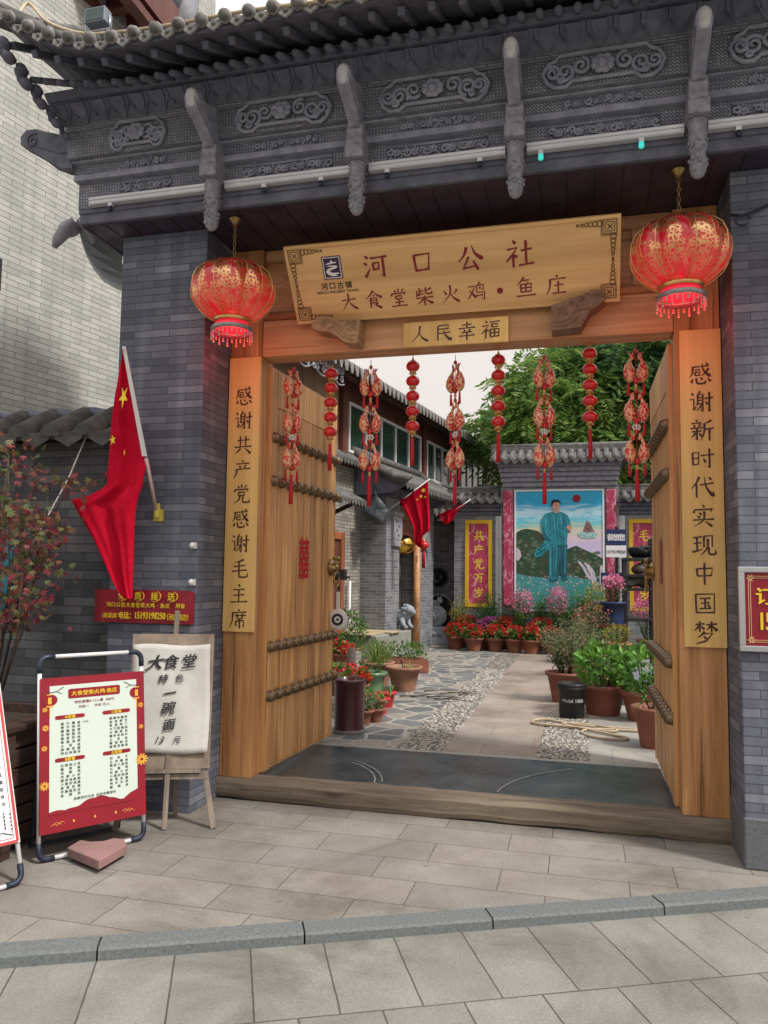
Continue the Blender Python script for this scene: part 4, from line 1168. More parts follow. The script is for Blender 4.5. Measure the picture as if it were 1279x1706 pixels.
# --- door leaves, studded
def make_leaf(sgn, loc, rz):
    """hinge at local origin, leaf runs along +Y, studded face towards sgn*X"""
    L_, H0, H1, T = 1.335, 0.0, 2.905, 0.05
    b = MB()
    f = lambda a: (min(a * sgn, (a - T) * sgn), max(a * sgn, (a - T) * sgn))
    # planks, each a few mm off its neighbour
    y = 0.12
    n = 9
    wd = (L_ - 0.12 - 0.02) / n
    for i in range(n):
        dz = rng.uniform(0, 0.003)
        x0, x1 = (-0.035, 0.0 + dz) if sgn > 0 else (-0.0 - dz, 0.035)
        b.box(x0, x1, y + 0.0025, y + wd - 0.0025, H0 + 0.02, H1 - 0.28)
        y += wd
    def fx(a0, a1):
        return (a0, a1) if sgn > 0 else (-a1, -a0)
    x0, x1 = fx(-0.05, 0.008)
    b.box(x0, x1, 0.0, 0.118, H0, H1)                       # hinge stile
    x0, x1 = fx(-0.05, 0.006)
    b.box(x0, x1, 0.12, L_, H1 - 0.278, H1)                 # top rail
    x0, x1 = fx(-0.05, -0.004)
    b.box(x0, x1, 0.12, L_, H0, H0 + 0.018)
    x0, x1 = fx(-0.06, -0.036)
    for zz in (0.25, 0.95, 1.7, 2.4):
        b.box(x0, x1, 0.1, L_ - 0.02, zz, zz + 0.1)
    b.box(*fx(-0.05, 0.003), L_ - 0.018, L_ + 0.002, H0, H1 - 0.28)
    o = b.build('door_leaf', WLEAF, gate, world=False, bevel=0.003)
    o.location = loc
    o.rotation_euler.z = rz
    s0 = None
    for z in (0.52, 0.87, 2.07, 2.39):
        for i in range(10):
            yy = 0.06 + i * (L_ - 0.09) / 9
            if s0 is None:
                sb = MB()
                xf = Matrix.Rotation(PI / 2 * sgn, 4, 'Y')
                sb.lathe([(0.042, 0.0), (0.043, 0.008), (0.038, 0.012), (0.040, 0.022), (0.034, 0.042), (0.02, 0.055), (0.0001, 0.06)], n=14, xf=xf)
                s0 = sb.build('stud', IRON, o, world=False)
                s = s0
            else:
                s = s0.copy(); col.objects.link(s); s.parent = o
            s.location = (0.006 * sgn, yy, z)
    # lion-mask knocker with ring
    kb_ = MB()
    xf = Matrix.Translation((0.0, 1.25, 1.45)) @ Matrix.Rotation(PI / 2 * sgn, 4, 'Y')
    kb_.lathe([(0.075, 0), (0.078, 0.01), (0.06, 0.03), (0.045, 0.05), (0.03, 0.07), (0.0001, 0.075)], n=16, lobes=8, lobe=0.2, xf=xf)
    for yy, zz, r_ in ((1.22, 1.49, 0.018), (1.28, 1.49, 0.018), (1.25, 1.45, 0.022), (1.21, 1.53, 0.02), (1.29, 1.53, 0.02)):
        kb_.ball((0.055 * sgn, yy, zz), r_, 8, 6)
    kb_.tube([(0.06 * sgn, 1.25 + 0.065 * math.sin(t), 1.35 - 0.065 * math.cos(t)) for t in np.linspace(0, 2 * PI, 20)[:-1]], 0.009, 6, closed=True)
    kb_.build('door_knocker', BRASS, o, world=False)
    # paper-cut double joy sign
    d = MB()
    xx = (0.0045, 0.006)
    xx = xx if sgn > 0 else (-0.006, -0.0045)
    yc, zc = 0.66, 1.52
    gv, gf = glyphs('囍', 0.2, 0.0, 0.0006)
    ga = np.array(gv)
    ga[:, :2] -= (ga[:, :2].max(0) + ga[:, :2].min(0)) / 2
    for i_, o_ in enumerate((-0.0035, 0.0, 0.0035)):
        d.add([((0.0055 + 0.0003 * i_) * sgn, yc + sgn * (q[0] + o_) * 1.05, zc + (q[1] + o_) * 1.75) for q in ga], gf)
    d.build('double_joy_papercut', simple('faded_red_paper', (0.85, 0.05, 0.07), (0.78, 0.04, 0.055), 12, 0.6) if sgn > 0 else simple('pale_red_paper', (0.62, 0.25, 0.2), (0.55, 0.2, 0.17), 12, 0.6), o, world=False)
    return o
leaf_a = make_leaf(1, (-1.372, 0.05, 0.148), math.radians(-3.0))
leaf_b = make_leaf(-1, (1.372, 0.05, 0.148), math.radians(0.3))

# --- things on the gate -----------------------------------------------------
def corner_frets(mb, w_, h, m, y):
    for sx in (-1, 1):
        for sz in (0, 1):
            cx = sx * (w_ / 2 - 0.065)
            cz = 0.065 if sz == 0 else h - 0.065
            dz = 1 if sz == 0 else -1
            for a in (0.04, 0.027):
                for q in ((-a, -a, a, -a), (a, -a, a, a), (a, a, -a, a), (-a, a, -a, -a)):
                    mb.bar((cx + q[0], y, cz + q[1]), (cx + q[2], y, cz + q[3]), 0.005, 0.003, m, up=(0, 1, 0))
            for a in range(4):
                t = PI / 4 + a * PI / 2
                mb.bar((cx, y, cz), (cx + 0.02 * math.cos(t), y, cz + 0.02 * math.sin(t)), 0.007, 0.003, m, up=(0, 1, 0))
            for kx, kz in ((1, 0), (0, 1)):
                for i in range(6):
                    r_ = 0.022 - 0.0028 * i
                    ox = cx - sx * kx * (0.06 + 0.026 * i) + (sx * 0.02 * kz)
                    oz = cz + dz * kz * (0.06 + 0.026 * i) - dz * 0.02 * kx
                    mb.tube([(ox + r_ * 0.8 * math.cos(t), y, oz + r_ * 0.8 * math.sin(t)) for t in np.linspace(0, 2 * PI, 9)[:-1]], 0.0032, 4, m, closed=True)
            mb.bar((cx - sx * 0.05, y, cz + dz * -0.045), (cx - sx * 0.05, y, cz + dz * 0.05), 0.005, 0.003, m, up=(0, 1, 0))
            mb.bar((cx - sx * 0.045, y, cz + dz * 0.05), (cx + sx * 0.045, y, cz + dz * 0.05), 0.005, 0.003, m, up=(0, 1, 0))

PW, PH = 2.16, 0.525
plq = thing('name_plaque', 'large tilted wooden plaque with carved red writing above the doorway', 'plaque', (-0.015, -0.155, 3.285), (math.radians(35), 0, 0))
b = MB().box(-PW / 2, PW / 2, 0, 0.035, 0, PH)
b.box(-PW / 2, PW / 2, -0.008, 0.0, 0, 0.022); b.box(-PW / 2, PW / 2, -0.008, 0.0, PH - 0.022, PH)
b.box(-PW / 2, -PW / 2 + 0.02, -0.008, 0.0, 0.022, PH - 0.022); b.box(PW / 2 - 0.02, PW / 2, -0.008, 0.0, 0.022, PH - 0.022)
b.build('board', WPLQ, plq, world=False, bevel=0.003)
b = MB(); corner_frets(b, PW, PH, 0, -0.002)
b.build('corner_fret', simple('fret_groove', (0.2, 0.12, 0.055), (0.15, 0.09, 0.04), 20, 0.7), plq, world=False)
t = Letters()
brush_row(t, '河口公社', -0.47, 0.47, 0.35, 0.182, y=-0.001, wt=1.2)
brush_row(t, '大食堂柴火鸡', -0.685, 0.185, 0.13, 0.128, y=-0.001, wt=1.1)
brush_row(t, '鱼庄', 0.5, 0.69, 0.135, 0.132, y=-0.001, wt=1.1)
t.mb.prism([(0.335 + 0.02 * math.cos(a), 0.125 + 0.02 * math.sin(a)) for a in np.linspace(0, 2 * PI, 17)[:-1]], -0.0025, 0.001)
t.mb.build('lettering', INKRED, plq, world=False)
# the town's seal: a pavilion over a winding river
s = MB()
sx, sz = -0.765, 0.365
s.prism([(sx - 0.062, sz - 0.075), (sx + 0.062, sz - 0.075), (sx + 0.066, sz - 0.07), (sx + 0.066, sz + 0.07), (sx + 0.062, sz + 0.075), (sx - 0.062, sz + 0.075), (sx - 0.066, sz + 0.07), (sx - 0.066, sz - 0.07)], -0.003, 0.001)
s.build('seal_ground', PLUM, plq, world=False)
s = MB()
for q in ((-0.057, -0.066, 0.057, -0.066), (0.057, -0.066, 0.057, 0.066), (0.057, 0.066, -0.057, 0.066), (-0.057, 0.066, -0.057, -0.066)):
    s.bar((sx + q[0], -0.004, sz + q[1]), (sx + q[2], -0.004, sz + q[3]), 0.005, 0.003, up=(0, 1, 0))
s.prism([(sx + a, sz + c) for a, c in ((-0.045, 0.022), (-0.03, 0.03), (-0.008, 0.036), (0.0, 0.052), (0.008, 0.038), (0.028, 0.034), (0.036, 0.042), (0.03, 0.028), (0.005, 0.027), (-0.02, 0.022))], -0.006, -0.0032)
s.prism([(sx + a, sz + c) for a, c in ((-0.04, 0.008), (-0.01, 0.016), (0.03, 0.012), (0.04, 0.002), (0.02, -0.008), (-0.01, -0.014), (-0.02, -0.024), (0.0, -0.034), (0.04, -0.034), (0.046, -0.042), (0.02, -0.046), (0.03, -0.054), (0.0, -0.056), (-0.03, -0.045), (-0.045, -0.028), (-0.036, -0.01), (-0.012, 0.0), (0.012, 0.004), (0.0, 0.008))], -0.006, -0.0032)
s.build('seal_mark', WHITE, plq, world=False)
t = Letters()
t.spread('河口古镇', -0.84, -0.67, 0.245, 0.05, y=-0.001, thin=0.0006)
t.line('HEKOU ANCIENT TOWN', -0.755, 0.205, 0.026, y=-0.001)
t.mb.build('seal_lettering', INK, plq, world=False)

sp = thing('small_plaque', 'small pale board with four dark characters on the lintel', 'plaque', (0.008, -0.088, 3.085))
MB().box(-0.355, 0.355, -0.022, 0.0, 0, 0.172).build('board', WCPL, sp, world=False, bevel=0.002)
t = Letters(); brush_row(t, '人民幸福', -0.24, 0.24, 0.088, 0.128, y=-0.0225, wt=1.1)
t.mb.build('lettering', INKBR, sp, world=False)

for side, x, txt, lab in ((-1, -1.502, '感谢共产党感谢毛主席', 'tall yellow couplet board of ten characters left of the doorway'), (1, 1.535, '感谢新时代实现中国梦', 'tall yellow couplet board of ten characters right of the doorway')):
    cb = thing('couplet_board', lab, 'signboard', (x, -0.104, 1.135))
    MB().box(-0.12, 0.12, -0.022, 0, 0, 1.945).build('board', WCPL, cb, world=False, bevel=0.003)
    t = Letters()
    brush_col(t, txt, 0.0, 1.665, 0.09, 0.138, y=-0.0225, wt=1.15)
    t.mb.build('lettering', INKBR, cb, world=False)

# big lanterns, lit
def lantern_mat():
    m, nt, b = base_mat('lit_lantern_skin')
    v = coord(nt, 'Object')
    vo = nd(nt, 'ShaderNodeTexVoronoi', {'Vector': v, 'Scale': 46.0}, feature='DISTANCE_TO_EDGE')
    ed = nd(nt, 'ShaderNodeMapRange', {'Value': vo.outputs['Distance'], 'From Min': 0.06, 'From Max': 0.2, 'To Min': 1.0, 'To Max': 0.0})
    fl = noise(nt, v, 11, 3, 0.5)
    pat = nd(nt, 'ShaderNodeMapRange', {'Value': fl, 'From Min': 0.40, 'From Max': 0.48})
    fil = nd(nt, 'ShaderNodeMath', {0: ed.outputs['Result'], 1: pat.outputs['Result']}, operation='MULTIPLY')
    sepz = nd(nt, 'ShaderNodeSeparateXYZ', {'Vector': v})
    top = nd(nt, 'ShaderNodeMapRange', {'Value': sepz.outputs['Z'], 'From Min': 0.08, 'From Max': 0.3, 'To Min': 0.45, 'To Max': 1.5})
    fac = nd(nt, 'ShaderNodeMath', {0: fil.outputs[0], 1: top.outputs['Result']}, operation='MULTIPLY', use_clamp=True)
    c = mixc(nt, fac.outputs[0], (0.36, 0.008, 0.012), (0.72, 0.47, 0.19))
    nt.links.new(c, b.inputs['Base Color'])
    nt.links.new(fac.outputs[0], b.inputs['Metallic'])
    b.inputs['Roughness'].default_value = 0.25
    b.inputs['Coat Weight'].default_value = 0.5
    e = mixc(nt, fac.outputs[0], (1.0, 0.015, 0.03), (0.3, 0.03, 0.015))
    nt.links.new(e, b.inputs['Emission Color'])
    ez = nd(nt, 'ShaderNodeMapRange', {'Value': sepz.outputs['Z'], 'From Min': 0.05, 'From Max': 0.3, 'To Min': 0.26, 'To Max': 0.03})
    nt.links.new(ez.outputs['Result'], b.inputs['Emission Strength'])
    return m
LANT = lantern_mat()
GLOW = simple('lit_red_ring', (0.7, 0.03, 0.05), None, 6, 0.4, emit=(1, 0.02, 0.06), es=0.35)
CRYST = simple('glass_beads', (0.55, 0.35, 0.36), (0.35, 0.1, 0.12), 30, 0.12, spec=0.8)
def big_lantern(loc, label):
    e = thing('big_lantern', label, 'lantern', loc, group='big lit lanterns at the doorway')
    # origin at the ceiling hook; body centre about 0.52 below
    R_ = 0.272
    zc = -0.505
    prof = [(a_, b_ * 0.96) for a_, b_ in [(0.10, 0.185), (0.15, 0.183), (0.2, 0.165), (0.245, 0.12), (0.268, 0.06), (R_, 0.0), (0.262, -0.055), (0.235, -0.105), (0.19, -0.15), (0.145, -0.18), (0.12, -0.19)]]
    b = MB()
    b.lathe([(r, z + 0.19) for r, z in prof[::-1]], (0, 0, 0), 64, lobes=8, lobe=0.13, cap=False)
    body = b.build('lantern_body', LANT, e, world=False)
    body.location.z = zc - 0.19
    b = MB()
    for k in range(8):
        a = 2 * PI * k / 8
        b.tube([(r * 1.012 * math.cos(a), r * 1.012 * math.sin(a), z + zc) for r, z in prof], 0.0035, 5)
        a += PI / 8
        b.tube([((r * 1.004) * math.cos(a), (r * 1.004) * math.sin(a), z + zc) for r, z in prof], 0.0022, 4)
    b.build('rib', GOLD, e, world=False)
    b = MB()
    b.lathe([(0.03, 0.218), (0.085, 0.215), (0.115, 0.2), (0.12, 0.182), (0.1, 0.182)], (0, 0, zc - 0.008), 32)
    b.build('top_cap', GOLD, e, world=False)
    b = MB()
    b.lathe([(0.118, -0.188), (0.126, -0.195), (0.118, -0.215), (0.112, -0.215)], (0, 0, zc + 0.008), 32, cap=False)
    b.build('bottom_collar', GOLD, e, world=False)
    MB().lathe([(0.108, -0.214), (0.108, -0.25), (0.09, -0.25)], (0, 0, zc + 0.008), 32, cap=True).build('light_ring', GLOW, e, world=False)
    b = MB()
    b.lathe([(0.135, -0.245), (0.138, -0.25), (0.135, -0.275), (0.128, -0.275)], (0, 0, zc + 0.008), 32, cap=False)
    b.build('fringe_band', simple('grey_beaded_band', (0.4, 0.36, 0.36), (0.2, 0.16, 0.17), 60, 0.3, metal=0.5), e, world=False)
    b = MB()
    for k in range(28):
        a = 2 * PI * k / 28
        ln = 2 if k % 2 else 4
        for q in range(ln):
            b.ball((0.132 * math.cos(a), 0.132 * math.sin(a), zc - 0.275 - q * 0.014), 0.0065 if q < ln - 1 else 0.009, 6, 4)
    b.build('bead_fringe', CRYST, e, world=False)
    b = MB()
    z = -0.02
    k = 0
    while z > zc + 0.225:
        rot = k % 2
        b.tube([((0.009 * math.cos(t) if rot else 0), (0 if rot else 0.009 * math.cos(t)), z - 0.017 + 0.018 * math.sin(t)) for t in np.linspace(0, 2 * PI, 11)[:-1]], 0.0028, 4, closed=True)
        z -= 0.028
        k += 1
    b.build('chain', BRASS, e, world=False)
    MB().lathe([(0.012, -0.05), (0.02, -0.035), (0.04, -0.012), (0.042, 0.0)], n=16).build('ceiling_rose', BRASS, e, world=False)
    pl_ = bpy.data.lights.new('lantern_light', 'POINT')
    pl_.energy = 2.2
    pl_.color = (1.0, 0.06, 0.05)
    pl_.shadow_soft_size = 0.08
    po_ = bpy.data.objects.new('lantern_light', pl_)
    col.objects.link(po_)
    po_.parent = e
    po_.location = (0, 0, zc - 0.36)
    return e
lan = big_lantern((-1.38, -0.60, 3.878), 'big lit red and gold lantern hanging at the left end of the lintel')
lan2 = place_copy(lan, (1.372, -0.60, 3.878), label='big lit red and gold lantern hanging at the right end of the lintel')
lan2.rotation_euler.z = 0.2

# light strips along the frieze
GREENLED = simple('green_led', (0.05, 0.5, 0.4), None, 4, 0.3, emit=(0.05, 0.7, 0.6), es=0.5)
for (x0, x1, lab, spots) in ((-2.36, -1.495, 'white light strip under the carvings left of the leftmost hanging bracket', (-2.2,)), (-1.37, -0.535, 'white light strip between the first and second hanging brackets from the left', (-1.1, -0.72)), (-0.415, 0.41, 'white light strip between the two middle hanging brackets above the plaque', (-0.3, 0.26)), (0.53, 1.385, 'white light strip with two green lamps, right of the middle brackets', (0.61, 1.16)), (1.505, 2.4, 'white light strip right of the rightmost hanging bracket', (1.66,))):
    st = thing('light_strip', lab, 'light strip', ((x0 + x1) / 2, -0.78, 3.985), group='light strips along the frieze')
    h = (x1 - x0) / 2
    b = MB().box(-h, h, -0.012, 0.03, 0.0, 0.05)
    b.box(-h, h, -0.018, -0.012, 0.03, 0.05)
    b.box(-h, h, -0.016, -0.012, 0.004, 0.012)
    b.build('case', ALU, st, world=False, bevel=0.002)
    for s_ in spots:
        q = MB().box(s_ - (x0 + x1) / 2 - 0.014, s_ - (x0 + x1) / 2 + 0.014, -0.012, 0.012, -0.022, 0.0)
        q.build('mount', ALU, st, world=False)
        q = MB().lathe([(0.014, -0.05), (0.015, -0.046), (0.015, -0.022)], (s_ - (x0 + x1) / 2, 0, 0), 10)
        q.build('spot_lamp', GREENLED if x0 > 0.5 and x0 < 1 else NAVY, st, world=False)
# ------------------------------------------------------------------ in front of the gate
_C = Vector((0.83, -5.1325, 1.55))
def ray(px, py):
    return (_r2 * ((px - 639.5) / 1288.5) + _u2 * ((853 - py) / 1288.5) + _f)
def on_y(px, py, y):
    d = ray(px, py)
    return _C + d * ((y - _C.y) / d.y)
def on_z(px, py, z=0.1):
    d = ray(px, py)
    return _C + d * ((z - _C.z) / d.z)

# barrel-tiled cap
def tile_run(b, p0, along, length, down, sp=0.15, r=0.05, m0=0, m1=0, drip=True, slab=True):
    along = Vector(along).normalized()
    down = Vector(down)
    p0 = Vector(p0)
    dn = down.normalized()
    nrm = along.cross(dn)
    if nrm.z < 0: nrm = -nrm
    if slab:
        q = [p0 - nrm * 0.03, p0 + along * length - nrm * 0.03, p0 + along * length + down - nrm * 0.03, p0 + down - nrm * 0.03]
        q2 = [x + nrm * 0.03 for x in q]
        b.add(q + q2, [(0, 1, 2, 3), (7, 6, 5, 4), (0, 4, 5, 1), (1, 5, 6, 2), (2, 6, 7, 3), (3, 7, 4, 0)], m0)
    n = max(1, int(round(length / sp)))
    for i in range(n):
        c = p0 + along * (length * (i + 0.5) / n)
        jit = rng.uniform(-0.008, 0.008)
        segs = max(2, int(down.length / 0.16))
        for s_ in range(segs):
            a = c + down * (s_ / segs) + nrm * (r * 0.12)
            e = c + down * ((s_ + 1.06) / segs) + dn * (jit if s_ == segs - 1 else 0)
            vs, fs = [], []
            for k in range(7):
                t = PI * k / 6
                o = along * (r * math.cos(t)) + nrm * (r * math.sin(t))
                vs += [a + o * 0.92, e + o]
            for k in range(6):
                fs.append((2 * k, 2 * k + 1, 2 * k + 3, 2 * k + 2))
            fs.append(tuple(2 * k + 1 for k in range(7))[::-1])
            b.add(vs, fs, m0 if s_ < segs - 1 else m1, True)
        if drip:
            c2 = p0 + along * (length * (i + 1.0) / n) + down + dn * 0.012
            w_ = length / n * 0.5
            pts = [(-w_ * 0.85, 0.02), (-w_ * 0.8, -0.025), (-w_ * 0.35, -0.055), (0, -0.08), (w_ * 0.35, -0.055), (w_ * 0.8, -0.025), (w_ * 0.85, 0.02)]
            vs = [c2 + along * a + Vector((0, 0, z)) for a, z in pts]
            vs += [v - dn * 0.015 for v in vs]
            k = len(pts)
            b.add(vs, [tuple(range(k))[::-1], tuple(range(k, 2 * k))] + [(a, (a + 1) % k, (a + 1) % k + k, a + k) for a in range(k)], m1)

# low wall to the left
lw = thing('low_wall', 'low grey brick wall with a tiled cap left of the gate pillar', 'wall', (-3.2, -0.3, 0))
MB().box(-5.2, -2.282, -0.40, -0.1, 0, 2.44).build('wall', BRLOW, lw)
b = MB()
b.box(-5.2, -2.282, -0.46, -0.04, 2.40, 2.445)
tile_run(b, (-5.2, -0.25, 2.66), (1, 0, 0), 2.9, (0, -0.36, -0.19), 0.27, 0.085)
tile_run(b, (-5.2, -0.25, 2.66), (1, 0, 0), 2.9, (0, 0.3, -0.16), 0.27, 0.085, drip=False)
b.build('tile_cap', TILEW, lw)
b = MB()
b.tube([(x, -0.25 + 0.01 * math.sin(x * 7), 2.69 + 0.01 * math.sin(x * 23)) for x in np.linspace(-5.2, -2.29, 60)], 0.045, 8)
b.build('cap_ridge', CLAYD, lw)
MB().box(-5.2, -2.3, -0.6, -0.402, 0.0, 0.14).build('wall_plinth', CONC, lw, bevel=0.02)

# pale brick building beyond, its flank runs back into the distance
TB = thing('brick_building', 'tall pale grey brick building rising behind the low wall on the left', 'building', (-4.0, 0.25, 0))
tb = MB()
dv = Vector((0.2, 1.0, 0)).normalized()
A = Vector((-4.02, 0.1, 0))
Bv = A + dv * 2.9
Cv, Dv = Bv + Vector((-8, 1.2, 0)), A + Vector((-8, 1.2, 0))
tb.add([A, Bv, Cv, Dv] + [p + Vector((0, 0, 9.2)) for p in (A, Bv, Cv, Dv)], [(0, 3, 2, 1), (4, 5, 6, 7), (0, 1, 5, 4), (1, 2, 6, 5), (2, 3, 7, 6), (3, 0, 4, 7)])
tb.build('wall', BRTALL, TB)
b = MB()
nv = Vector((1, -0.2, 0)).normalized()
c = A + dv * 0.05
b.add([c + nv * 0.004 + Vector((0, 0, z)) + dv * y for z, y in ((3.92, -0.06), (3.92, 0.14), (4.2, 0.14), (4.2, -0.06))], [(0, 1, 2, 3)])
b.build('vent_opening', BLACKP, TB)

e_ = MB()
e_.box(-6.2, -3.42, 0.9, 3.6, 7.28, 7.4)
e_.box(-6.2, -3.36, 0.84, 0.9, 7.22, 7.62)
e_.box(-3.42, -3.36, 0.9, 3.6, 7.22, 7.62)
for k in range(9):
    y_ = 1.0 + k * 0.28
    e_.box(-6.2, -3.40, y_, y_ + 0.1, 7.17, 7.28)
for k in range(7):
    x_ = -5.9 + k * 0.4
    e_.box(x_, x_ + 0.12, 0.86, 3.4, 7.08, 7.17)
e_.build('red_eave', WRED, TB)
b = MB(); tile_run(b, (-6.2, 1.3, 7.85), (1, 0, 0), 2.85, (0, -0.5, -0.22), 0.16, 0.06); b.build('eave_tiles', TILE, TB)
# red phone banner on the pillar and wall
pb = thing('phone_banner', 'dark red banner with yellow writing and a phone number, on the pillar', 'banner', (-2.0, -0.508, 1.205))
b = MB()
nx = 18
vs, fs = [], []
for i in range(nx + 1):
    x = -0.365 + 0.73 * i / nx
    yb = -0.012 - 0.006 * math.sin(i * 0.9) - (0.01 if i < 2 else 0)
    zt = 0.218 - (0.012 if i > nx - 1 else 0)
    vs += [(x, yb, 0.0), (x, yb, zt), (x, yb + 0.003, 0.0), (x, yb + 0.003, zt)]
for i in range(nx):
    a = i * 4
    fs += [(a, a + 4, a + 5, a + 1), (a + 2, a + 3, a + 7, a + 6), (a + 1, a + 5, a + 7, a + 3), (a, a + 2, a + 6, a + 4)]
b.add(vs, fs)
b.build('sheet', SIGNRED, pb, world=False)
t = Letters()
t.spread('免费接送', -0.165, 0.205, 0.178, 0.056, y=-0.021, thin=0.0012)
t.spread('河口公社大食堂柴火鸡·鱼庄 用餐', -0.26, 0.29, 0.118, 0.034, y=-0.021, thin=0.0004)
t.line('承接宴席', -0.265, 0.045, 0.036, y=-0.021, thin=0.0004, italic=0.2)
t.line('电话：', -0.135, 0.048, 0.05, y=-0.021, thin=0.0012, sx=0.8)
t.line('15193198250', 0.055, 0.05, 0.062, y=-0.021, thin=0.0012, sx=0.68)
t.line('（河口周边）', 0.255, 0.045, 0.044, y=-0.021, thin=0.0004, sx=0.75)
t.mb.build('lettering', YEL, pb, world=False)
b = MB()
for x in (-0.165, -0.042, 0.082, 0.205):
    pts = []
    for k in range(13):
        a = -PI * 0.62 + k / 12 * PI * 1.0
        pts.append((x + 0.045 * math.cos(a), -0.021, 0.178 + 0.036 * math.sin(a)))
    b.tube(pts, [0.001 + 0.0045 * math.sin(PI * k / 12) for k in range(13)], 5)
b.build('crescent', simple('amber_print', (0.75, 0.35, 0.04), None, 4, 0.5), pb, world=False)

# framed red sign on the right pillar
fs_ = thing('framed_sign', 'red notice in a silver frame on the right pillar, cut by the picture edge', 'sign', (1.95, -0.505, 1.155))
b = MB()
W2, H2, F_ = 0.30, 0.46, 0.032
b.box(-W2, W2, -0.03, 0, 0, F_); b.box(-W2, W2, -0.03, 0, H2 - F_, H2)
b.box(-W2, -W2 + F_, -0.029, 0, F_, H2 - F_); b.box(W2 - F_, W2, -0.029, 0, F_, H2 - F_)
b.build('frame', STEEL, fs_, world=False, bevel=0.004)
MB().box(-W2 + F_, W2 - F_, -0.014, -0.002, F_, H2 - F_).build('panel', SIGNRED, fs_, world=False)
b = MB()
for d_ in (0.052, 0.062):
    for q in ((-W2 + d_, d_, W2 - d_, d_), (W2 - d_, d_, W2 - d_, H2 - d_), (W2 - d_, H2 - d_, -W2 + d_, H2 - d_), (-W2 + d_, H2 - d_, -W2 + d_, d_)):
        b.bar((q[0], -0.0155, q[1]), (q[2], -0.0155, q[3]), 0.003, 0.002, up=(0, 1, 0))
for sx in (-1, 1):
    for cz in (0.062, H2 - 0.062):
        for k in range(6):
            a = k * PI / 3
            b.bar((sx * (W2 - 0.062), -0.0165, cz), (sx * (W2 - 0.062) + 0.02 * math.cos(a), -0.0165, cz + 0.02 * math.sin(a)), 0.006, 0.002, up=(0, 1, 0))
b.build('gilt_border', simple('gilt_print', (0.75, 0.45, 0.22), None, 4, 0.5), fs_, world=False)
t = Letters(); t.spread('订餐电话', -0.165, 0.165, 0.30, 0.10, y=-0.0165, thin=0.003)
t.line('15193198250', 0.01, 0.165, 0.135, y=-0.0165, thin=0.003, sx=0.56)
t.mb.build('lettering', YEL, fs_, world=False)

# two small white cameras / clips on the pillar edge
for i, (z, lab) in enumerate(((1.72, 'small white wall clip near the left pillar edge, the upper one'), (1.48, 'small white wall clip near the left pillar edge, just above the banner'))):
    b = MB().box(-1.665, -1.635, -0.535, -0.502, z - 0.02, z + 0.02)
    b.ball((-1.65, -0.54, z), 0.018, 8, 6)
    tag(b.build('wall_clip', WHITEM), lab, 'wall clip', 'white clips on the pillar')
# loose cable tied on right pillar
b = MB()
b.tube([(1.655, -0.51, 3.62), (1.72, -0.53, 3.6), (1.8, -0.515, 3.63), (1.95, -0.515, 3.7)], 0.008, 6)
b.tube([(1.72 + 0.04 * math.cos(a), -0.525, 3.575 + 0.03 * math.sin(a)) for a in np.linspace(0, 5.5, 12)], 0.005, 5)
tag(b.build('loose_cable', BLACKP), 'loose black cable looped on the right pillar beside the lantern', 'cable')

# ------------------------------------------------------------------ flags
def cloth(rows, folds, amp, nx=24, nz=34, seed=0):
    """rows: list of (left, right) world points from top to bottom; returns verts, faces"""
    rr = random.Random(seed)
    ph = [rr.uniform(0, 6) for _ in range(4)]
    T = np.linspace(0, len(rows) - 1, nz)
    V = []
    for t in T:
        i = min(int(t), len(rows) - 2)
        f = t - i
        l = rows[i][0].lerp(rows[i + 1][0], f)
        r = rows[i][1].lerp(rows[i + 1][1], f)
        tt = t / (len(rows) - 1)
        for k in range(nx + 1):
            u = k / nx
            p = l.lerp(r, u)
            a = amp * min(1, 0.25 + tt * 1.6)
            p = p + Vector((0, a * (math.sin(u * folds * 2 * PI + ph[0] + tt * 1.3) + 0.4 * math.sin(u * folds * 4.3 * PI + ph[1] - tt * 2)), 0))
            V.append(p)
    F = []
    for j in range(nz - 1):
        for k in range(nx):
            a = j * (nx + 1) + k
            F.append((a, a + nx + 1, a + nx + 2, a + 1))
    return V, F, nx
def star(b, c, r, y, rot=0.0, ux=Vector((1, 0, 0)), uz=Vector((0, 0, 1))):
    vs = []
    n = ux.cross(uz)
    for k in range(10):
        a = PI / 2 + rot + k * PI / 5
        rr = r if k % 2 == 0 else r * 0.382
        vs.append(Vector(c) + ux * (rr * math.cos(a)) + uz * (rr * math.sin(a)) - n * 0 + Vector((0, y, 0)))
    vs.append(Vector(c) + Vector((0, y - 0.001, 0)))
    b.add(vs, [(10, k, (k + 1) % 10) for k in range(10)])
def lumpy(b, amp, f=7.0, seed=1.3):
    b.v = [(x + amp * math.sin(f * y + seed * 3 + f * 0.7 * z), y + amp * math.sin(f * z + seed + f * x), z + amp * 0.8 * math.sin(f * x * 1.3 + seed * 2 + f * y)) for x, y, z in b.v]
    return b
def solid(o, th=0.002):
    s = o.modifiers.new('thickness', 'SOLIDIFY')
    s.thickness = th
    return o
fb = thing('national_flag', 'large red flag with yellow stars hanging from the left gate pillar', 'flag', (-1.92, -0.52, 1.92), group='red flags')
top = on_y(207, 578, -0.98)
base = Vector((-1.92, -0.53, 1.93))
b = MB()
b.tube([base, base.lerp(top, 0.35)], 0.0125, 8)
b.tube([base.lerp(top, 0.3), top], 0.009, 8)
b.build('pole', simple('pinkish_pole', (0.5, 0.36, 0.36), (0.4, 0.28, 0.28), 9, 0.4), fb)
b = MB().lathe([(0.02, -0.03), (0.024, 0.0), (0.018, 0.07)], base, 10)
b.box(-1.95, -1.885, -0.53, -0.498, 1.88, 1.96)
b.build('holder', YTIE, fb, bevel=0.004)
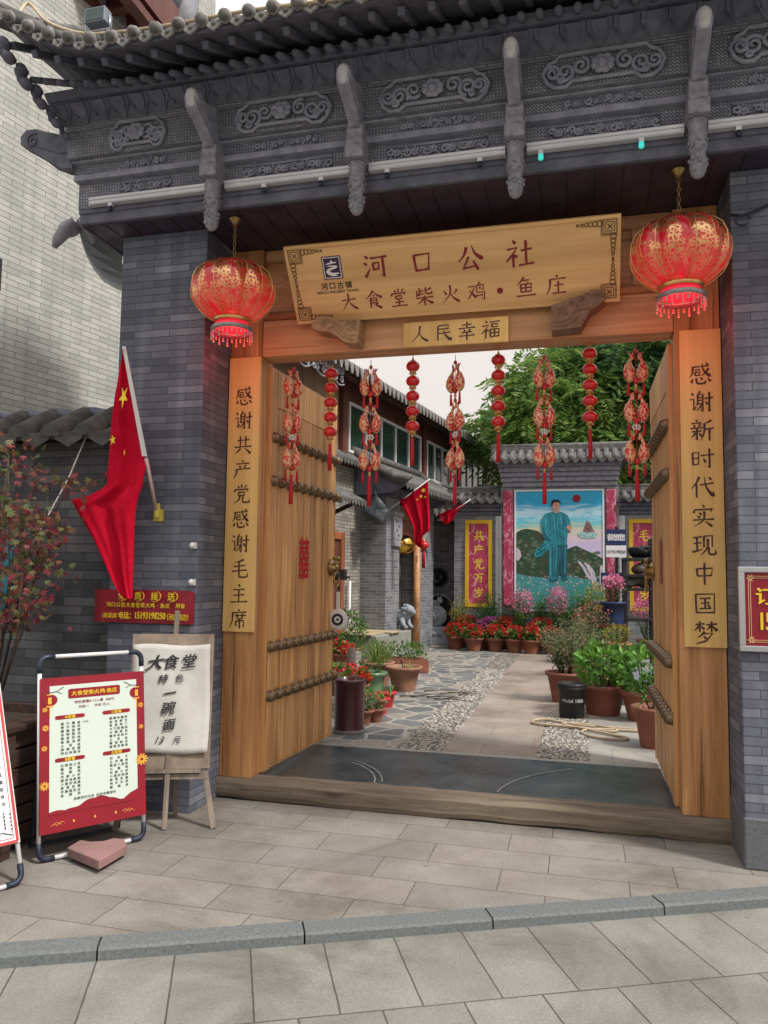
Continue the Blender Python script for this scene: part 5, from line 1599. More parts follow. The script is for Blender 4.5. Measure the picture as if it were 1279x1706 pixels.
rows_px = [((204, 584), (209, 582)), ((197, 620), (216, 622)), ((189, 660), (225, 668)), ((183, 705), (233, 712)), ((178, 765), (245, 768)), ((174, 808), (236, 812)), ((146, 824), (229, 830)), ((114, 832), (225, 855)), ((130, 862), (223, 880)), ((150, 895), (222, 905)), ((168, 930), (221, 940)), ((184, 962), (220, 972)), ((197, 984), (220, 990)), ((210, 997), (219, 998))]
rows = []
for i, (l, r) in enumerate(rows_px):
    ty = min(1, i / 4)
    yr = -0.98 + 0.30 * ty
    rows.append((on_y(l[0], l[1], yr + 0.05 * ty), on_y(r[0], r[1], yr)))
V, F, nx = cloth(rows, 1.7, 0.024, 40, 70, 3)
cl_ = solid(link_mesh('cloth', V, F, RED, fb, smooth_all=True))
b = MB()
def yfront(c):
    return min((p for p in V if abs(p.x - c.x) < 0.05 and abs(p.z - c.z) < 0.05), key=lambda p: p.y, default=c).y
c = on_y(208, 662, -0.86); star(b, (c.x, 0, c.z), 0.075, yfront(c) - 0.01, 0.5, Vector((0.45, 0, 0.1)), Vector((0.05, 0, 1)))
c = on_y(184, 732, -0.75); star(b, (c.x, 0, c.z), 0.035, yfront(c) - 0.01, 0.2, Vector((0.7, 0, 0)), Vector((0, 0, 1)))
c = on_y(200, 752, -0.75); star(b, (c.x, 0, c.z), 0.024, yfront(c) - 0.01, 0.9, Vector((0.3, 0, 0)), Vector((0, 0, 1)))
solid(b.build('star', YEL, fb), 0.001)
# white sleeve along the pole
solid(link_mesh('hoist_sleeve', [base.lerp(top, 0.36) + Vector((-0.02, -0.012, 0)), top + Vector((-0.008, -0.012, 0)), top + Vector((0.012, -0.012, 0)), base.lerp(top, 0.36) + Vector((0.016, -0.012, 0))], [(0, 3, 2, 1)], WHITE, fb), 0.002)

# ------------------------------------------------------------------ menu stands
def tube_frame(b, w_, h, z_top_bar, m0=0):
    """white tube frame with dark corner joints in local XZ, origin bottom left"""
    r = 0.0115
    b.tube([(0, 0, 0.07), (0, 0, h - 0.07)], r, 10, 0)
    b.tube([(w_, 0, 0.07), (w_, 0, h - 0.07)], r, 10, 0)
    b.tube([(0.07, 0, 0.016), (w_ - 0.07, 0, 0.016)], r, 10, 0)
    b.tube([(0.07, 0, h), (w_ - 0.07, 0, h)], r, 10, 0)
def corners(root, w_, h):
    r = 0.015
    for cx, cz, sx, sz in ((0, 0.016, 1, 1), (w_, 0.016, -1, 1), (0, h, 1, -1), (w_, h, -1, -1)):
        pts = [(cx, 0, cz + sz * 0.085)]
        for k in range(7):
            a = k / 6 * PI / 2
            pts.append((cx + sx * 0.045 * (1 - math.cos(a)), 0, cz + sz * 0.045 * (1 - math.sin(a))))
        pts.append((cx + sx * 0.08, 0, cz))
        MB().tube(pts, r, 10).build('corner_joint', NAVY, root, world=False)
def printed_menu(root, w_, z0, z1):
    """red border, pale field and printed lines; local X 0..w_, facing -Y"""
    def rect(x0, x1, a0, a1, y, m, name):
        return MB().box(x0, x1, y, y + 0.0015, a0, a1).build(name, m, root, world=False)
    b = MB().box(-0.004, w_ + 0.004, -0.024, -0.016, z0, z1)
    b.build('panel', SIGNRED, root, world=False)
    H_ = z1 - z0
    mx_, mb_ = 0.045, 0.115
    f = MB()
    pts = [(mx_, z0 + mb_)]
    pts += [(w_ - mx_, z0 + mb_), (w_ - mx_, z1 - 0.05), (mx_, z1 - 0.05)]
    f.prism(pts, -0.0256, -0.0242)
    f.build('print_field', CREAM, root, world=False)
    f = MB()
    # hills rising into the field, corner clouds and flowers
    hill = [(mx_ - 0.002, z0 + mb_ - 0.01)]
    for k in range(25):
        u = k / 24
        x = mx_ + (w_ - 2 * mx_) * u
        hill.append((x, z0 + mb_ + 0.006 + 0.042 * max(0, math.sin((u - 0.28) * PI / 0.5)) * (1 if 0.28 < u < 0.78 else 0) + 0.05 * max(0, (u - 0.82)) / 0.18 + 0.008 * abs(math.sin(u * 19))))
    hill.append((w_ - mx_ + 0.002, z0 + mb_ - 0.01))
    f.prism(hill[::-1] if False else hill, -0.0272, -0.0258)
    ttl = [(w_ / 2 - 0.14, z1 - 0.135), (w_ / 2 + 0.14, z1 - 0.135), (w_ / 2 + 0.148, z1 - 0.128), (w_ / 2 + 0.148, z1 - 0.083), (w_ / 2 + 0.14, z1 - 0.076), (w_ / 2 - 0.14, z1 - 0.076), (w_ / 2 - 0.148, z1 - 0.083), (w_ / 2 - 0.148, z1 - 0.128)]
    f.prism(ttl, -0.0272, -0.0258)
    for (cx, cz) in ((w_ * 0.265, z1 - 0.245), (w_ * 0.715, z1 - 0.245), (w_ * 0.265, z1 - 0.50), (w_ * 0.715, z1 - 0.50)):
        f.prism([(cx + sx * (0.065 if abs(math.sin(a)) > 0.9 else 0.07) + 0.012 * math.cos(a), cz + 0.012 * math.sin(a)) for sx, aa in ((1, np.linspace(-PI / 2, PI / 2, 7)), (-1, np.linspace(PI / 2, 3 * PI / 2, 7))) for a in aa], -0.0272, -0.0258)
    for sx in (0.045, w_ - 0.045):
        f.prism([(sx + 0.042 * math.cos(a), z1 - 0.135 + 0.036 * math.sin(a)) for a in np.linspace(0, 2 * PI, 19)[:-1]], -0.0272, -0.0258)
    f.build('print_red', SIGNRED, root, world=False)
    g = MB()
    for sx in (0.045, w_ - 0.045):
        g.box(sx - 0.016, sx + 0.016, -0.0285, -0.0272, z1 - 0.104, z1 - 0.098)
        g.box(sx - 0.018, sx + 0.018, -0.0285, -0.0272, z1 - 0.176, z1 - 0.168)
        g.box(sx - 0.002, sx + 0.002, -0.0285, -0.0258, z1 - 0.24, z1 - 0.176)
        g.box(sx - 0.009, sx + 0.009, -0.0285, -0.0272, z1 - 0.158, z1 - 0.118)
    for cx, cz, r_ in ((0.02, z0 + 0.28, 0.026), (w_ - 0.018, z0 + 0.35, 0.036), (0.018, z0 + 0.5, 0.016), (0.024, z0 + 0.62, 0.018), (w_ - 0.02, z1 - 0.36, 0.014), (w_ - 0.02, z1 - 0.22, 0.016), (0.02, z0 + 0.73, 0.014)):
        for k in range(11):
            a = k * 2 * PI / 11
            g.bar((cx + r_ * 0.25 * math.cos(a), -0.0262, cz + r_ * 0.25 * math.sin(a)), (cx + r_ * math.cos(a), -0.0262, cz + r_ * math.sin(a)), r_ * 0.24, 0.002, up=(0, 1, 0))
    for k in range(3):
        a = w_ * (0.3 + 0.2 * k)
        g.prism([(a - 0.006, z0 + 0.05), (a, z0 + 0.04), (a + 0.006, z0 + 0.05), (a, z0 + 0.06)], -0.0255, -0.0242)
    for cx, s in ((0.07, 1), (w_ - 0.08, -1)):
        for k in range(4):
            g.tube([(cx + s * 0.014 * k + 0.015 * math.cos(a), -0.0245, z0 + 0.035 + 0.008 * (k % 2) + 0.015 * math.sin(a)) for a in np.linspace(0, PI, 8)], 0.0012, 4)
    g.build('print_gold', simple('gold_print', (0.75, 0.42, 0.06), (0.7, 0.33, 0.05), 20, 0.5), root, world=False)
    t = Letters()
    for s, x in ((1, 0.03), (-1, w_ - 0.03)):   # blossom twigs in the corners
        t.mb.tube([(x, -0.0275, z1 - 0.09), (x + s * 0.05, -0.0275, z1 - 0.085), (x + s * 0.09, -0.0275, z1 - 0.06)], 0.0022, 4)
        t.mb.tube([(x + s * 0.05, -0.0275, z1 - 0.085), (x + s * 0.08, -0.0275, z1 - 0.10)], 0.0016, 4)
    A_ = ['酱汁鲤鱼', '辣子肉块', '糖醋里脊', '自制甜汤', '蒜苔炒肉', '香菇油菜', '土豆丝', '麻辣豆腐', '西红柿蛋汤']
    B_ = ['红烧肉土豆', '酸菜鱼', '奶酥鸡', '农家小炒', '蒜泥油麦菜', '小葱炒鸡蛋', '家常豆腐', '手撕莲花白', '杂面汤']
    C_ = ['蒜辣年糕虾', '金汤肥牛', '宫保鸡丁', '大刀回锅肉', '大碗菜花', '爆炒羊肉片', '土豆丝', '醋溜南瓜', '紫菜豆腐汤']
    D_ = ['扣肘子', '兰州糟肉', '精品八宝饭', '大盘鸡', '农家小炒', '小葱炒鸡蛋', '家常豆腐', '鸡片木耳', '酸辣汤']
    for L__, x0, zz in ((A_, 0.27, z1 - 0.285), (B_, 0.27, z1 - 0.535), (C_, 0.735, z1 - 0.285), (D_, 0.735, z1 - 0.535)):
        for i, s in enumerate(L__):
            t.spread(s, w_ * x0 - 0.045, w_ * x0 + 0.045, zz - i * 0.0222, 0.0178, y=-0.0257, thin=0.0002)
    t.line('（10元）', w_ * 0.27 + 0.082, z1 - 0.285, 0.012, y=-0.0257)
    t.line('承蒙您的光临  祝您用餐愉快', w_ * 0.5, z0 + 0.178, 0.019, y=-0.0257, italic=0.25)
    t.mb.build('print_dark', INKG, root, world=False)
    t = Letters()
    t.line('特色套餐8-12人餐  388元', w_ / 2, z1 - 0.16, 0.021, y=-0.0257)
    t.line('四选一      米饭1元/人', w_ / 2, z1 - 0.19, 0.019, y=-0.0257)
    t.mb.build('print_crimson', INKRED, root, world=False)
    t = Letters()
    t.line('大食堂柴火鸡·鱼庄', w_ / 2, z1 - 0.105, 0.032, y=-0.0275, thin=0.0004)
    for s, cx, cz in (('A套餐', 0.265, 0.245), ('C套餐', 0.715, 0.245), ('B套餐', 0.265, 0.50), ('D套餐', 0.715, 0.50)):
        t.line(s, w_ * cx, z1 - cz, 0.022, y=-0.0275, thin=0.0005)
    t.mb.build('print_yellow', YEL, root, world=False)
MW, MH = 0.585, 1.075
mang = math.atan2(0.48, 0.32)
ms = thing('menu_stand', 'red bordered menu board in a white tube frame with navy corners', 'menu stand', (-1.965, -1.50, 0.0), (math.radians(-7), 0, mang), group='menu stands on the pavement')
b = MB(); tube_frame(b, MW, MH, 0); b.build('tube_frame', WHITEM, ms, world=False)
corners(ms, MW, MH)
printed_menu(ms, MW, 0.155, 1.075)
for o in ms.children:
    if o.name.startswith(('print', 'panel')):
        o.scale.z = 0.885
        o.location.z = 0.155 * 0.115 - 0.01
b = MB()
b.tube([(0.04, 0.02, 0.85), (0.04, 0.26, 0.05), (MW - 0.04, 0.26, 0.05), (MW - 0.04, 0.02, 0.85)], 0.012, 8)
b.build('rear_leg', NAVY, ms, world=False)
# pink paver on its foot
pp = MB()
P = [on_z(*q, 0.07) for q in ((112, 1412), (165, 1434), (212, 1407), (207, 1398), (190, 1396), (172, 1401), (152, 1402), (134, 1399))]
pp.prism([(p.x, p.y) for p in P], 0.022, 0.072, axis='Z')
tag(pp.build('paving_brick', PINKPAV, bevel=0.006), 'wavy pink paving brick weighing down the menu stand foot', 'brick')

# second stand, cut by the left edge of the picture
ms2 = thing('menu_stand', 'white menu board with a red edge line, half out of the picture on the left', 'menu stand', (-2.12, -2.29, 0.0), (math.radians(-23), 0, math.radians(64)), group='menu stands on the pavement')
b = MB(); tube_frame(b, 0.6, 1.15, 0); b.build('tube_frame', WHITEM, ms2, world=False)
corners(ms2, 0.6, 1.15)
MB().box(-0.004, 0.604, -0.024, -0.016, 0.2, 1.02).build('panel', WHITE, ms2, world=False)
b = MB()
for d_, w__ in ((0.008, 0.014), (0.026, 0.003)):
    for q in ((d_, 0.2 + d_, 0.6 - d_, 0.2 + d_), (0.6 - d_, 0.2 + d_, 0.6 - d_, 1.02 - d_), (0.6 - d_, 1.02 - d_, d_, 1.02 - d_), (d_, 1.02 - d_, d_, 0.2 + d_)):
        b.bar((q[0], -0.0255, q[1]), (q[2], -0.0255, q[3]), w__, 0.002, up=(0, 1, 0))
b.build('red_border', simple('red_line_print', (0.5, 0.05, 0.05), None, 4, 0.5), ms2, world=False)
t = Letters()
for i, s in enumerate(['红烧肉', '酸菜鱼', '炒土鸡', '烤羊排', '手抓羊肉', '大盘鸡', '油焖大虾', '凉拌木耳', '家常豆腐', '蒜蓉菠菜', '杂粮饼', '鸡蛋汤']):
    t.spread(s, 0.42, 0.545, 0.79 - i * 0.036, 0.021, y=-0.0257)
t.mb.build('print_dark', INKG, ms2, world=False)
b = MB()
for k in range(14):
    b.ball((0.55 + 0.02 * math.cos(k * 2.1), -0.026, 0.27 + 0.012 * k * 0.5), 0.005, 5, 4, sc_=(1, 0.2, 1))
b.tube([(0.57, -0.0255, 0.24), (0.52, -0.0255, 0.26), (0.5, -0.0255, 0.25)], 0.003, 4)
b.build('print_flourish', INKG, ms2, world=False)
b = MB(); b.tube([(0.04, 0.02, 0.9), (0.04, 0.3, 0.08), (0.56, 0.3, 0.08), (0.56, 0.02, 0.9)], 0.012, 8); b.build('rear_leg', NAVY, ms2, world=False)
b = MB().prism([(-2.0 + 0.11 * math.cos(a) * (1 + 0.2 * math.sin(3 * a)), -1.98 + 0.09 * math.sin(a)) for a in np.linspace(0, 2 * PI, 9)[:-1]], 0.0, 0.085, axis='Z')
tag(b.build('stone_block', CONC, bevel=0.012), 'rough grey stone lying on the foot of the leftmost menu stand', 'stone')

# ------------------------------------------------------------------ easel with the handwritten sheet
es = thing('easel_sign', 'weathered wooden easel with a handwritten white sheet beside the pillar', 'easel', (-1.63, -0.80, 0.0), (math.radians(-6), 0, math.radians(22)))
b = MB().box(-0.25, 0.25, -0.012, 0.012, 0.345, 1.16)
b.build('board', simple('stained_board', (0.30, 0.235, 0.18), (0.15, 0.115, 0.09), 8, 0.9, 0.4, 40), es, world=False, bevel=0.004)
b = MB()
nx, nz = 14, 20
vs, fs = [], []
for j in range(nz + 1):
    for i in range(nx + 1):
        u, v_ = i / nx, j / nz
        x = -0.235 + 0.47 * u + 0.006 * math.sin(v_ * 5)
        z = 0.44 + 0.655 * v_ + 0.006 * math.sin(u * 7)
        y = -0.0155 - 0.008 * max(0, (u - 0.8)) * (1 - v_) * 5 - 0.003 * math.sin(u * 9 + v_ * 6) - 0.010 * max(0, 0.15 - v_) * 6
        vs.append((x, y - 0.002, z))
for j in range(nz):
    for i in range(nx):
        a = j * (nx + 1) + i
        fs.append((a, a + 1, a + nx + 2, a + nx + 1))
b.add(vs, fs, 0, True)
solid(b.build('paper_sheet', PAPER, es, world=False), -0.001)
t = Letters()
yy = -0.028
t.line('大', -0.10, 0.985, 0.10, y=yy, skew=0.15, italic=0.35, thin=0.004)
t.line('食', -0.005, 0.99, 0.095, y=yy, skew=0.12, italic=0.15, thin=0.002)
t.line('堂', 0.105, 0.995, 0.092, y=yy, skew=0.12, italic=0.15, thin=0.002)
t.line('特', -0.05, 0.885, 0.06, y=yy, skew=0.15, italic=0.25, thin=0.001)
t.line('色', 0.05, 0.89, 0.055, y=yy, skew=0.1, italic=0.2)
t.line('一', -0.005, 0.80, 0.075, y=yy, skew=0.15, thin=0.005)
t.line('碗', -0.01, 0.71, 0.085, y=yy, skew=0.12, italic=0.2, thin=0.001)
t.line('面', 0.0, 0.61, 0.075, y=yy, skew=0.12, italic=0.15, thin=0.0015)
t.line('13', -0.05, 0.52, 0.06, y=yy, italic=0.4)
t.line('元', 0.05, 0.52, 0.048, y=yy, italic=0.3)
t.mb.build('handwriting', INK, es, world=False)
b = MB()
b.bar((-0.20, 0.0, 0.335), (0.2, 0.0, 0.335), 0.06, 0.022)
b.bar((-0.245, 0.005, 0.30), (0.245, 0.005, 0.30), 0.03, 0.03)
b.build('ledge', WOLD, es, world=False)
for x0, x1 in ((-0.22, -0.29), (0.22, 0.29)):
    MB().bar((x0, 0.012, 0.34), (x1, -0.03, 0.0), 0.032, 0.024).build('leg', WOLD, es, world=False, bevel=0.003)
MB().bar((0.01, 0.03, 1.31), (0.0, -0.03, 0.0), 0.03, 0.02).build('centre_post', WOLD, es, world=False, bevel=0.003)
MB().bar((0.0, 0.04, 1.1), (0.03, 0.24, 0.03), 0.03, 0.02).build('rear_leg', WOLD, es, world=False, bevel=0.003)

# ------------------------------------------------------------------ planter and red maple
pl = thing('wooden_planter', 'dark slatted wooden planter box behind the menu boards', 'planter', (-2.7, -1.3, 0))
b = MB()
for k in range(6):
    z = 0.04 + k * 0.105
    b.box(-2.24, -2.21, -2.4, -0.62, z, z + 0.092)
    b.box(-3.1, -2.24, -0.65, -0.62, z, z + 0.092)
b.build('slats', WDARK, pl, bevel=0.004)
b = MB()
for y in (-2.38, -1.5, -0.66):
    b.box(-2.205, -2.17, y - 0.035, y + 0.035, 0, 0.67)
b.box(-2.3, -2.15, -2.42, -0.6, 0.67, 0.70)
b.build('rail', WDARK, pl, bevel=0.004)
MB().box(-3.1, -2.25, -2.4, -0.66, 0.05, 0.6).build('soil', SOIL, pl)

def leaf_quads(P, D, L, Wd, fold=0.25):
    """P base points, D directions (n,3); rhombic leaves of length L and width Wd"""
    n = len(P)
    D = D / (np.linalg.norm(D, axis=1, keepdims=True) + 1e-9)
    R_ = rng.normal(size=(n, 3))
    S = np.cross(D, R_)
    S /= (np.linalg.norm(S, axis=1, keepdims=True) + 1e-9)
    U = np.cross(S, D)
    L = np.broadcast_to(np.asarray(L, float).reshape(-1, 1), (n, 1))
    Wd = np.broadcast_to(np.asarray(Wd, float).reshape(-1, 1), (n, 1))
    b0 = P
    m1 = P + D * L * 0.45 + S * Wd * 0.5 + U * Wd * fold
    m2 = P + D * L * 0.45 - S * Wd * 0.5 + U * Wd * fold
    tip = P + D * L
    V = np.stack([b0, m1, tip, m2], 1).reshape(-1, 3)
    F = (np.arange(n) * 4)[:, None] + np.array([[0, 1, 2, 3]])
    return V, F
def sph(n):
    v = rng.normal(size=(n, 3))
    return v / np.linalg.norm(v, axis=1, keepdims=True)
def ell(n, c, r, shell=0.5):
    v = sph(n)
    q = rng.uniform(shell, 1, (n, 1)) ** 0.6
    return np.array(c) + v * q * np.array(r), v
class Leaves:
    def __init__(s): s.V, s.F, s.n = [], [], 0
    def add(s, V, F):
        s.V.append(V); s.F.append(np.asarray(F) + s.n); s.n += len(V)
        return s
    def build(s, name, m, parent=None, world=True):
        return link_mesh(name, np.concatenate(s.V), np.concatenate(s.F).tolist(), m, parent, world)

mt = thing('red_maple', 'small red leaved maple shrub reaching in at the left edge', 'shrub', (-2.75, -1.0, 0.55))
b = MB()
rr = random.Random(4)
tips = []
for k in range(28):
    a = rr.uniform(-0.7, 1.0)
    tip = Vector((-2.75 + rr.uniform(-0.45, 0.42), -1.0 + rr.uniform(-0.25, 0.2), rr.uniform(1.2, 2.35)))
    mid = Vector((-2.75, -1.0, 0.55)).lerp(tip, 0.5) + Vector((rr.uniform(-0.08, 0.08), 0, 0.08))
    b.tube([(-2.75, -1.0, 0.55), mid, tip], [0.007, 0.005, 0.002], 5)
    tips += [tip, mid.lerp(tip, 0.6)]
    for q in range(2):
        s_ = mid.lerp(tip, rr.uniform(0.2, 0.9))
        e_ = s_ + Vector((rr.uniform(-0.2, 0.22), rr.uniform(-0.1, 0.1), rr.uniform(-0.02, 0.18)))
        b.tube([s_, e_], [0.004, 0.002], 4)
        tips.append(e_)
b.build('branches', BARK, mt)
lv = Leaves()
for tp in tips:
    n = rr.randint(12, 20)
    C_ = np.array(tp) + rng.normal(size=(n, 3)) * np.array([0.09, 0.07, 0.055])
    for c in C_:
        d0 = rng.normal(size=3) * 0.5 + np.array([0.5, -0.4, -0.45])
        d0 /= np.linalg.norm(d0)
        s0 = np.cross(d0, rng.normal(size=3)); s0 /= np.linalg.norm(s0)
        angs = np.array([-1.15, -0.6, 0, 0.6, 1.15])
        D = np.cos(angs)[:, None] * d0 + np.sin(angs)[:, None] * s0
        l = rng.uniform(0.03, 0.06) * np.array([0.6, 0.85, 1, 0.85, 0.6])
        # one leaf = five lobes that share their base point
        S = np.cross(D, np.cross(d0, s0)[None])
        V = [c]
        F = []
        for i in range(5):
            o = len(V)
            V += [c + D[i] * l[i] * 0.5 + S[i] * l[i] * 0.14, c + D[i] * l[i], c + D[i] * l[i] * 0.5 - S[i] * l[i] * 0.14]
            F.append([0, o, o + 1, o + 2])
        lv.add(np.array(V), np.array(F))
lv.build('foliage', MAPLE, mt)
b = MB()
for k, (x, z) in enumerate(((-2.66, 1.66), (-2.68, 1.45), (-2.70, 1.27))):
    b.prism([(x - 0.03, z - 0.1), (x + 0.012, z - 0.08), (x + 0.03, z + 0.06), (x - 0.01, z + 0.1), (x - 0.035, z + 0.03)], -1.02, -1.008)
tag(b.build('cyan_ribbon', TEAL), 'cyan ribbon tied among the red maple leaves', 'ribbon')
# white cable down from the wall cap
b = MB()
b.tube([on_y(157, 697, -0.45), on_y(140, 735, -0.5), on_y(115, 795, -0.6), on_y(85, 850, -0.7), on_y(55, 905, -0.85)], 0.005, 6)
tag(b.build('white_cable', WHITEM), 'thin white cable slanting from the wall cap into the maple', 'cable')
# ------------------------------------------------------------------ two storey house along the left of the yard
HR = math.atan2(1, 0.14)
HB = (-3.08, 8.4, 0.0)
house = thing('courtyard_house', 'two storey brick and timber house with white windows along the left of the yard', 'house', HB, (0, 0, HR))
# local: x along the wall (away from the gate), -y out into the yard
MB().box(-4.9, 9.5, 0.0, 4.0, 0.0, 3.42).build('wall', BRIN, house, world=False)
MB().box(-4.9, 9.5, 0.02, 4.0, 3.42, 5.3).build('upper_wall', WPLY, house, world=False)
MB().box(-0.95, 9.5, -0.02, 0.018, 4.58, 4.95).build('fascia', WRED, house, world=False)
MB().box(-0.95, 9.5, -0.03, 0.018, 3.42, 3.66).build('sill_band', WRED, house, world=False)
for u in (-0.9, 3.25, 5.9, 8.6):
    MB().box(u - 0.1, u + 0.1, -0.07, 0.018, 3.42, 4.95).build('column', WRED, house, world=False)
def house_window(u0, u1, n):
    b = MB()
    z0, z1, f = 3.67, 4.57, 0.05
    b.box(u0, u1, -0.05, 0.0, z0, z0 + f); b.box(u0, u1, -0.05, 0.0, z1 - f, z1)
    b.box(u0, u0 + f, -0.05, 0.0, z0 + f, z1 - f); b.box(u1 - f, u1, -0.05, 0.0, z0 + f, z1 - f)
    for i in range(1, n):
        u = u0 + (u1 - u0) * i / n
        b.box(u - 0.028, u + 0.028, -0.045, 0.0, z0 + f, z1 - f)
    w_ = b.build('window', WHITEM, house, world=False)
    MB().box(u0 + f, u1 - f, -0.02, -0.012, z0 + f, z1 - f).build('pane', GLASSG, w_, world=False)
house_window(-0.7, 3.05, 5)
house_window(3.45, 5.7, 4)
house_window(6.1, 8.4, 4)
b = MB()
b.add([(-4.9, -0.62, 4.78), (9.5, -0.62, 4.78), (9.5, -0.62, 4.86), (-4.9, -0.62, 4.86), (-4.9, 2.0, 6.0), (9.5, 2.0, 6.0), (9.5, 2.0, 6.1), (-4.9, 2.0, 6.1)],
      [(0, 1, 2, 3), (7, 6, 5, 4), (0, 4, 5, 1), (3, 2, 6, 7), (1, 5, 6, 2), (0, 3, 7, 4)])
b.add([(-4.9, 2.0, 6.0), (9.5, 2.0, 6.0), (9.5, 2.0, 6.1), (-4.9, 2.0, 6.1), (-4.9, 4.6, 4.8), (9.5, 4.6, 4.8), (9.5, 4.6, 4.9), (-4.9, 4.6, 4.9)],
      [(7, 6, 5, 4), (0, 4, 5, 1), (3, 2, 6, 7), (1, 5, 6, 2), (0, 3, 7, 4)])
b.build('roof', WSOFF, house, world=False)
b = MB()
u = -4.9
while u < 9.5:
    b.tube([(u, -0.66, 4.83), (u, 0.6, 5.42)], 0.055, 7)
    b.prism([(u + 0.02, 4.86), (u + 0.11, 4.70), (u + 0.16, 4.70), (u + 0.2, 4.86)], -0.68, -0.655)
    u += 0.2
b.build('eave_tiles', TILEP, house, world=False)
b = MB()
tile_run(b, (-4.9, 0.0, 3.62), (1, 0, 0), 14.4, (0, -0.24, -0.16), 0.13, 0.05)
b.build('drip_course', TILE, house, world=False)
# carved fretwork under the near eave
b = MB()
rr = random.Random(8)
for k in range(26):
    u = -4.7 + k * 0.105
    for q in range(2):
        z = 4.70 - q * 0.12
        if k % 3 == 0 and q: continue
        b.tube([(u + 0.065 * (1 - t / 18) * math.cos(t * 0.55 * (1 if k % 2 else -1) + q), -0.55, z + 0.06 * (1 - t / 18) * math.sin(t * 0.55 * (1 if k % 2 else -1) + q)) for t in range(15)], 0.014, 5)
b.box(-4.8, -2.0, -0.57, -0.53, 4.755, 4.785)
b.tube([(-4.8 + 2.8 * i / 30, -0.55, 4.60 - 0.12 * abs(math.sin(i * 0.5))) for i in range(31)], 0.014, 5)
b.build('carved_fretwork', CLAYL, house, world=False)
# side door with a little awning
dr = MB()
dr.box(-2.2, -2.08, -0.05, 0.05, 0.1, 2.25); dr.box(-0.95, -0.8, -0.05, 0.05, 0.1, 2.25); dr.box(-2.08, -0.95, -0.05, 0.05, 2.13, 2.25)
d_o = dr.build('door_frame', WDOOR, house, world=False)
MB().box(-2.08, -0.95, -0.012, -0.004, 0.1, 2.13).build('door', WRED, d_o, world=False)
aw = MB()
aw.add([(-2.9, 0, 2.98), (-1.35, 0, 2.98), (-1.35, -0.6, 2.68), (-2.9, -0.6, 2.68), (-2.9, 0, 3.02), (-1.35, 0, 3.02), (-1.35, -0.6, 2.72), (-2.9, -0.6, 2.72)],
       [(0, 1, 2, 3), (7, 6, 5, 4), (3, 2, 6, 7), (1, 5, 6, 2), (0, 3, 7, 4)])
for u in (-2.8, -2.1, -1.42):
    aw.bar((u, -0.02, 2.5), (u, -0.5, 2.7), 0.06)
    aw.bar((u, -0.02, 2.93), (u, -0.58, 2.66), 0.05)
a_o = aw.build('awning', WSOFF, house, world=False)
b = MB(); tile_run(b, (-2.9, 0.0, 3.03), (1, 0, 0), 1.58, (0, -0.64, -0.32), 0.12, 0.045, slab=False); b.build('awning_tiles', TILE, a_o, world=False)

# the house's gateway porch
porch = thing('gateway_porch', 'brick gateway porch with tiled roof and carved capitals on the yard house', 'porch', HB, (0, 0, HR))
MB().box(-0.05, 0.62, -0.5, -0.002, 0.1, 2.95).build('pier', BRMUR, porch, world=False)
MB().box(1.75, 2.6, -0.5, -0.002, 0.1, 2.95).build('pier', BRMUR, porch, world=False)
b = MB()
for u0, u1 in ((0.22, 0.66), (1.71, 2.1)):
    b.box(u0, u1, -0.54, -0.5, 2.12, 2.62)
    b.box(u0 - 0.03, u1 + 0.03, -0.56, -0.5, 2.62, 2.69)
    b.box(u0 - 0.02, u1 + 0.02, -0.55, -0.5, 2.06, 2.12)
    for k in range(5):
        blossom(b, (u0 + u1) / 2 + (k % 2) * 0.08 - 0.04, -0.54, 2.2 + k * 0.085, 0.05, 6)
b.build('carved_capital', CLAYL, porch, world=False)
b = MB()
b.box(0.62, 1.75, -0.42, -0.2, 2.22, 2.42)
b.build('lintel', WRED, porch, world=False)
b = MB()
b.box(0.62, 1.75, -0.38, -0.3, 2.42, 2.86)
for k in range(9):
    spiral(b, 0.72 + k * 0.115, -0.39, 2.62, 0.06, 1.3, (-1) ** k, k, 0.014)
for s, x in ((1, 0.62), (-1, 1.75)):
    b.tube([(x, -0.35, 1.95), (x + s * 0.12, -0.35, 2.05), (x + s * 0.3, -0.35, 2.2)], 0.03, 6)
b.build('carved_board', WCARVD, porch, world=False)
b = MB()
for k in range(8):
    b.box(0.64 + k * 0.138, 0.64 + k * 0.138 + 0.13, -0.12, -0.08, 0.1, 2.22)
b.build('door', wood('dim_grey_door', (0.17, 0.14, 0.12), (0.10, 0.08, 0.07), 'Z'), porch, world=False)
MB().tube([(1.66, -0.47, 0.1), (1.66, -0.47, 2.22)], 0.07, 12).build('timber_post', WX, porch, world=False)
b = MB()
b.box(-0.15, 2.7, -0.62, -0.002, 2.95, 3.02); b.box(-0.2, 2.75, -0.72, -0.002, 3.02, 3.08)
b.build('cornice', CLAYD, porch, world=False)
b = MB()
tile_run(b, (-0.4, -0.02, 3.62), (1, 0, 0), 3.35, (0, -0.95, -0.5), 0.16, 0.062)
for x in (-0.4, 2.95):
    b.tube([(x, 0.0, 3.70), (x, -0.4, 3.46), (x, -0.8, 3.24), (x, -1.02, 3.2), (x, -1.12, 3.25)], [0.09, 0.085, 0.08, 0.07, 0.04], 8)
b.tube([(-0.5, -0.04, 3.72), (3.0, -0.04, 3.72)], 0.085, 8)
b.build('roof_tiles', TILE, porch, world=False)
b = MB()
b.prism([(-0.98, 3.1), (-0.72, 2.98), (-0.3, 2.95), (-0.02, 2.95), (-0.02, 3.58)], -0.36, -0.3, axis='X')
b.build('gable_board', CLAYD, porch, world=False)

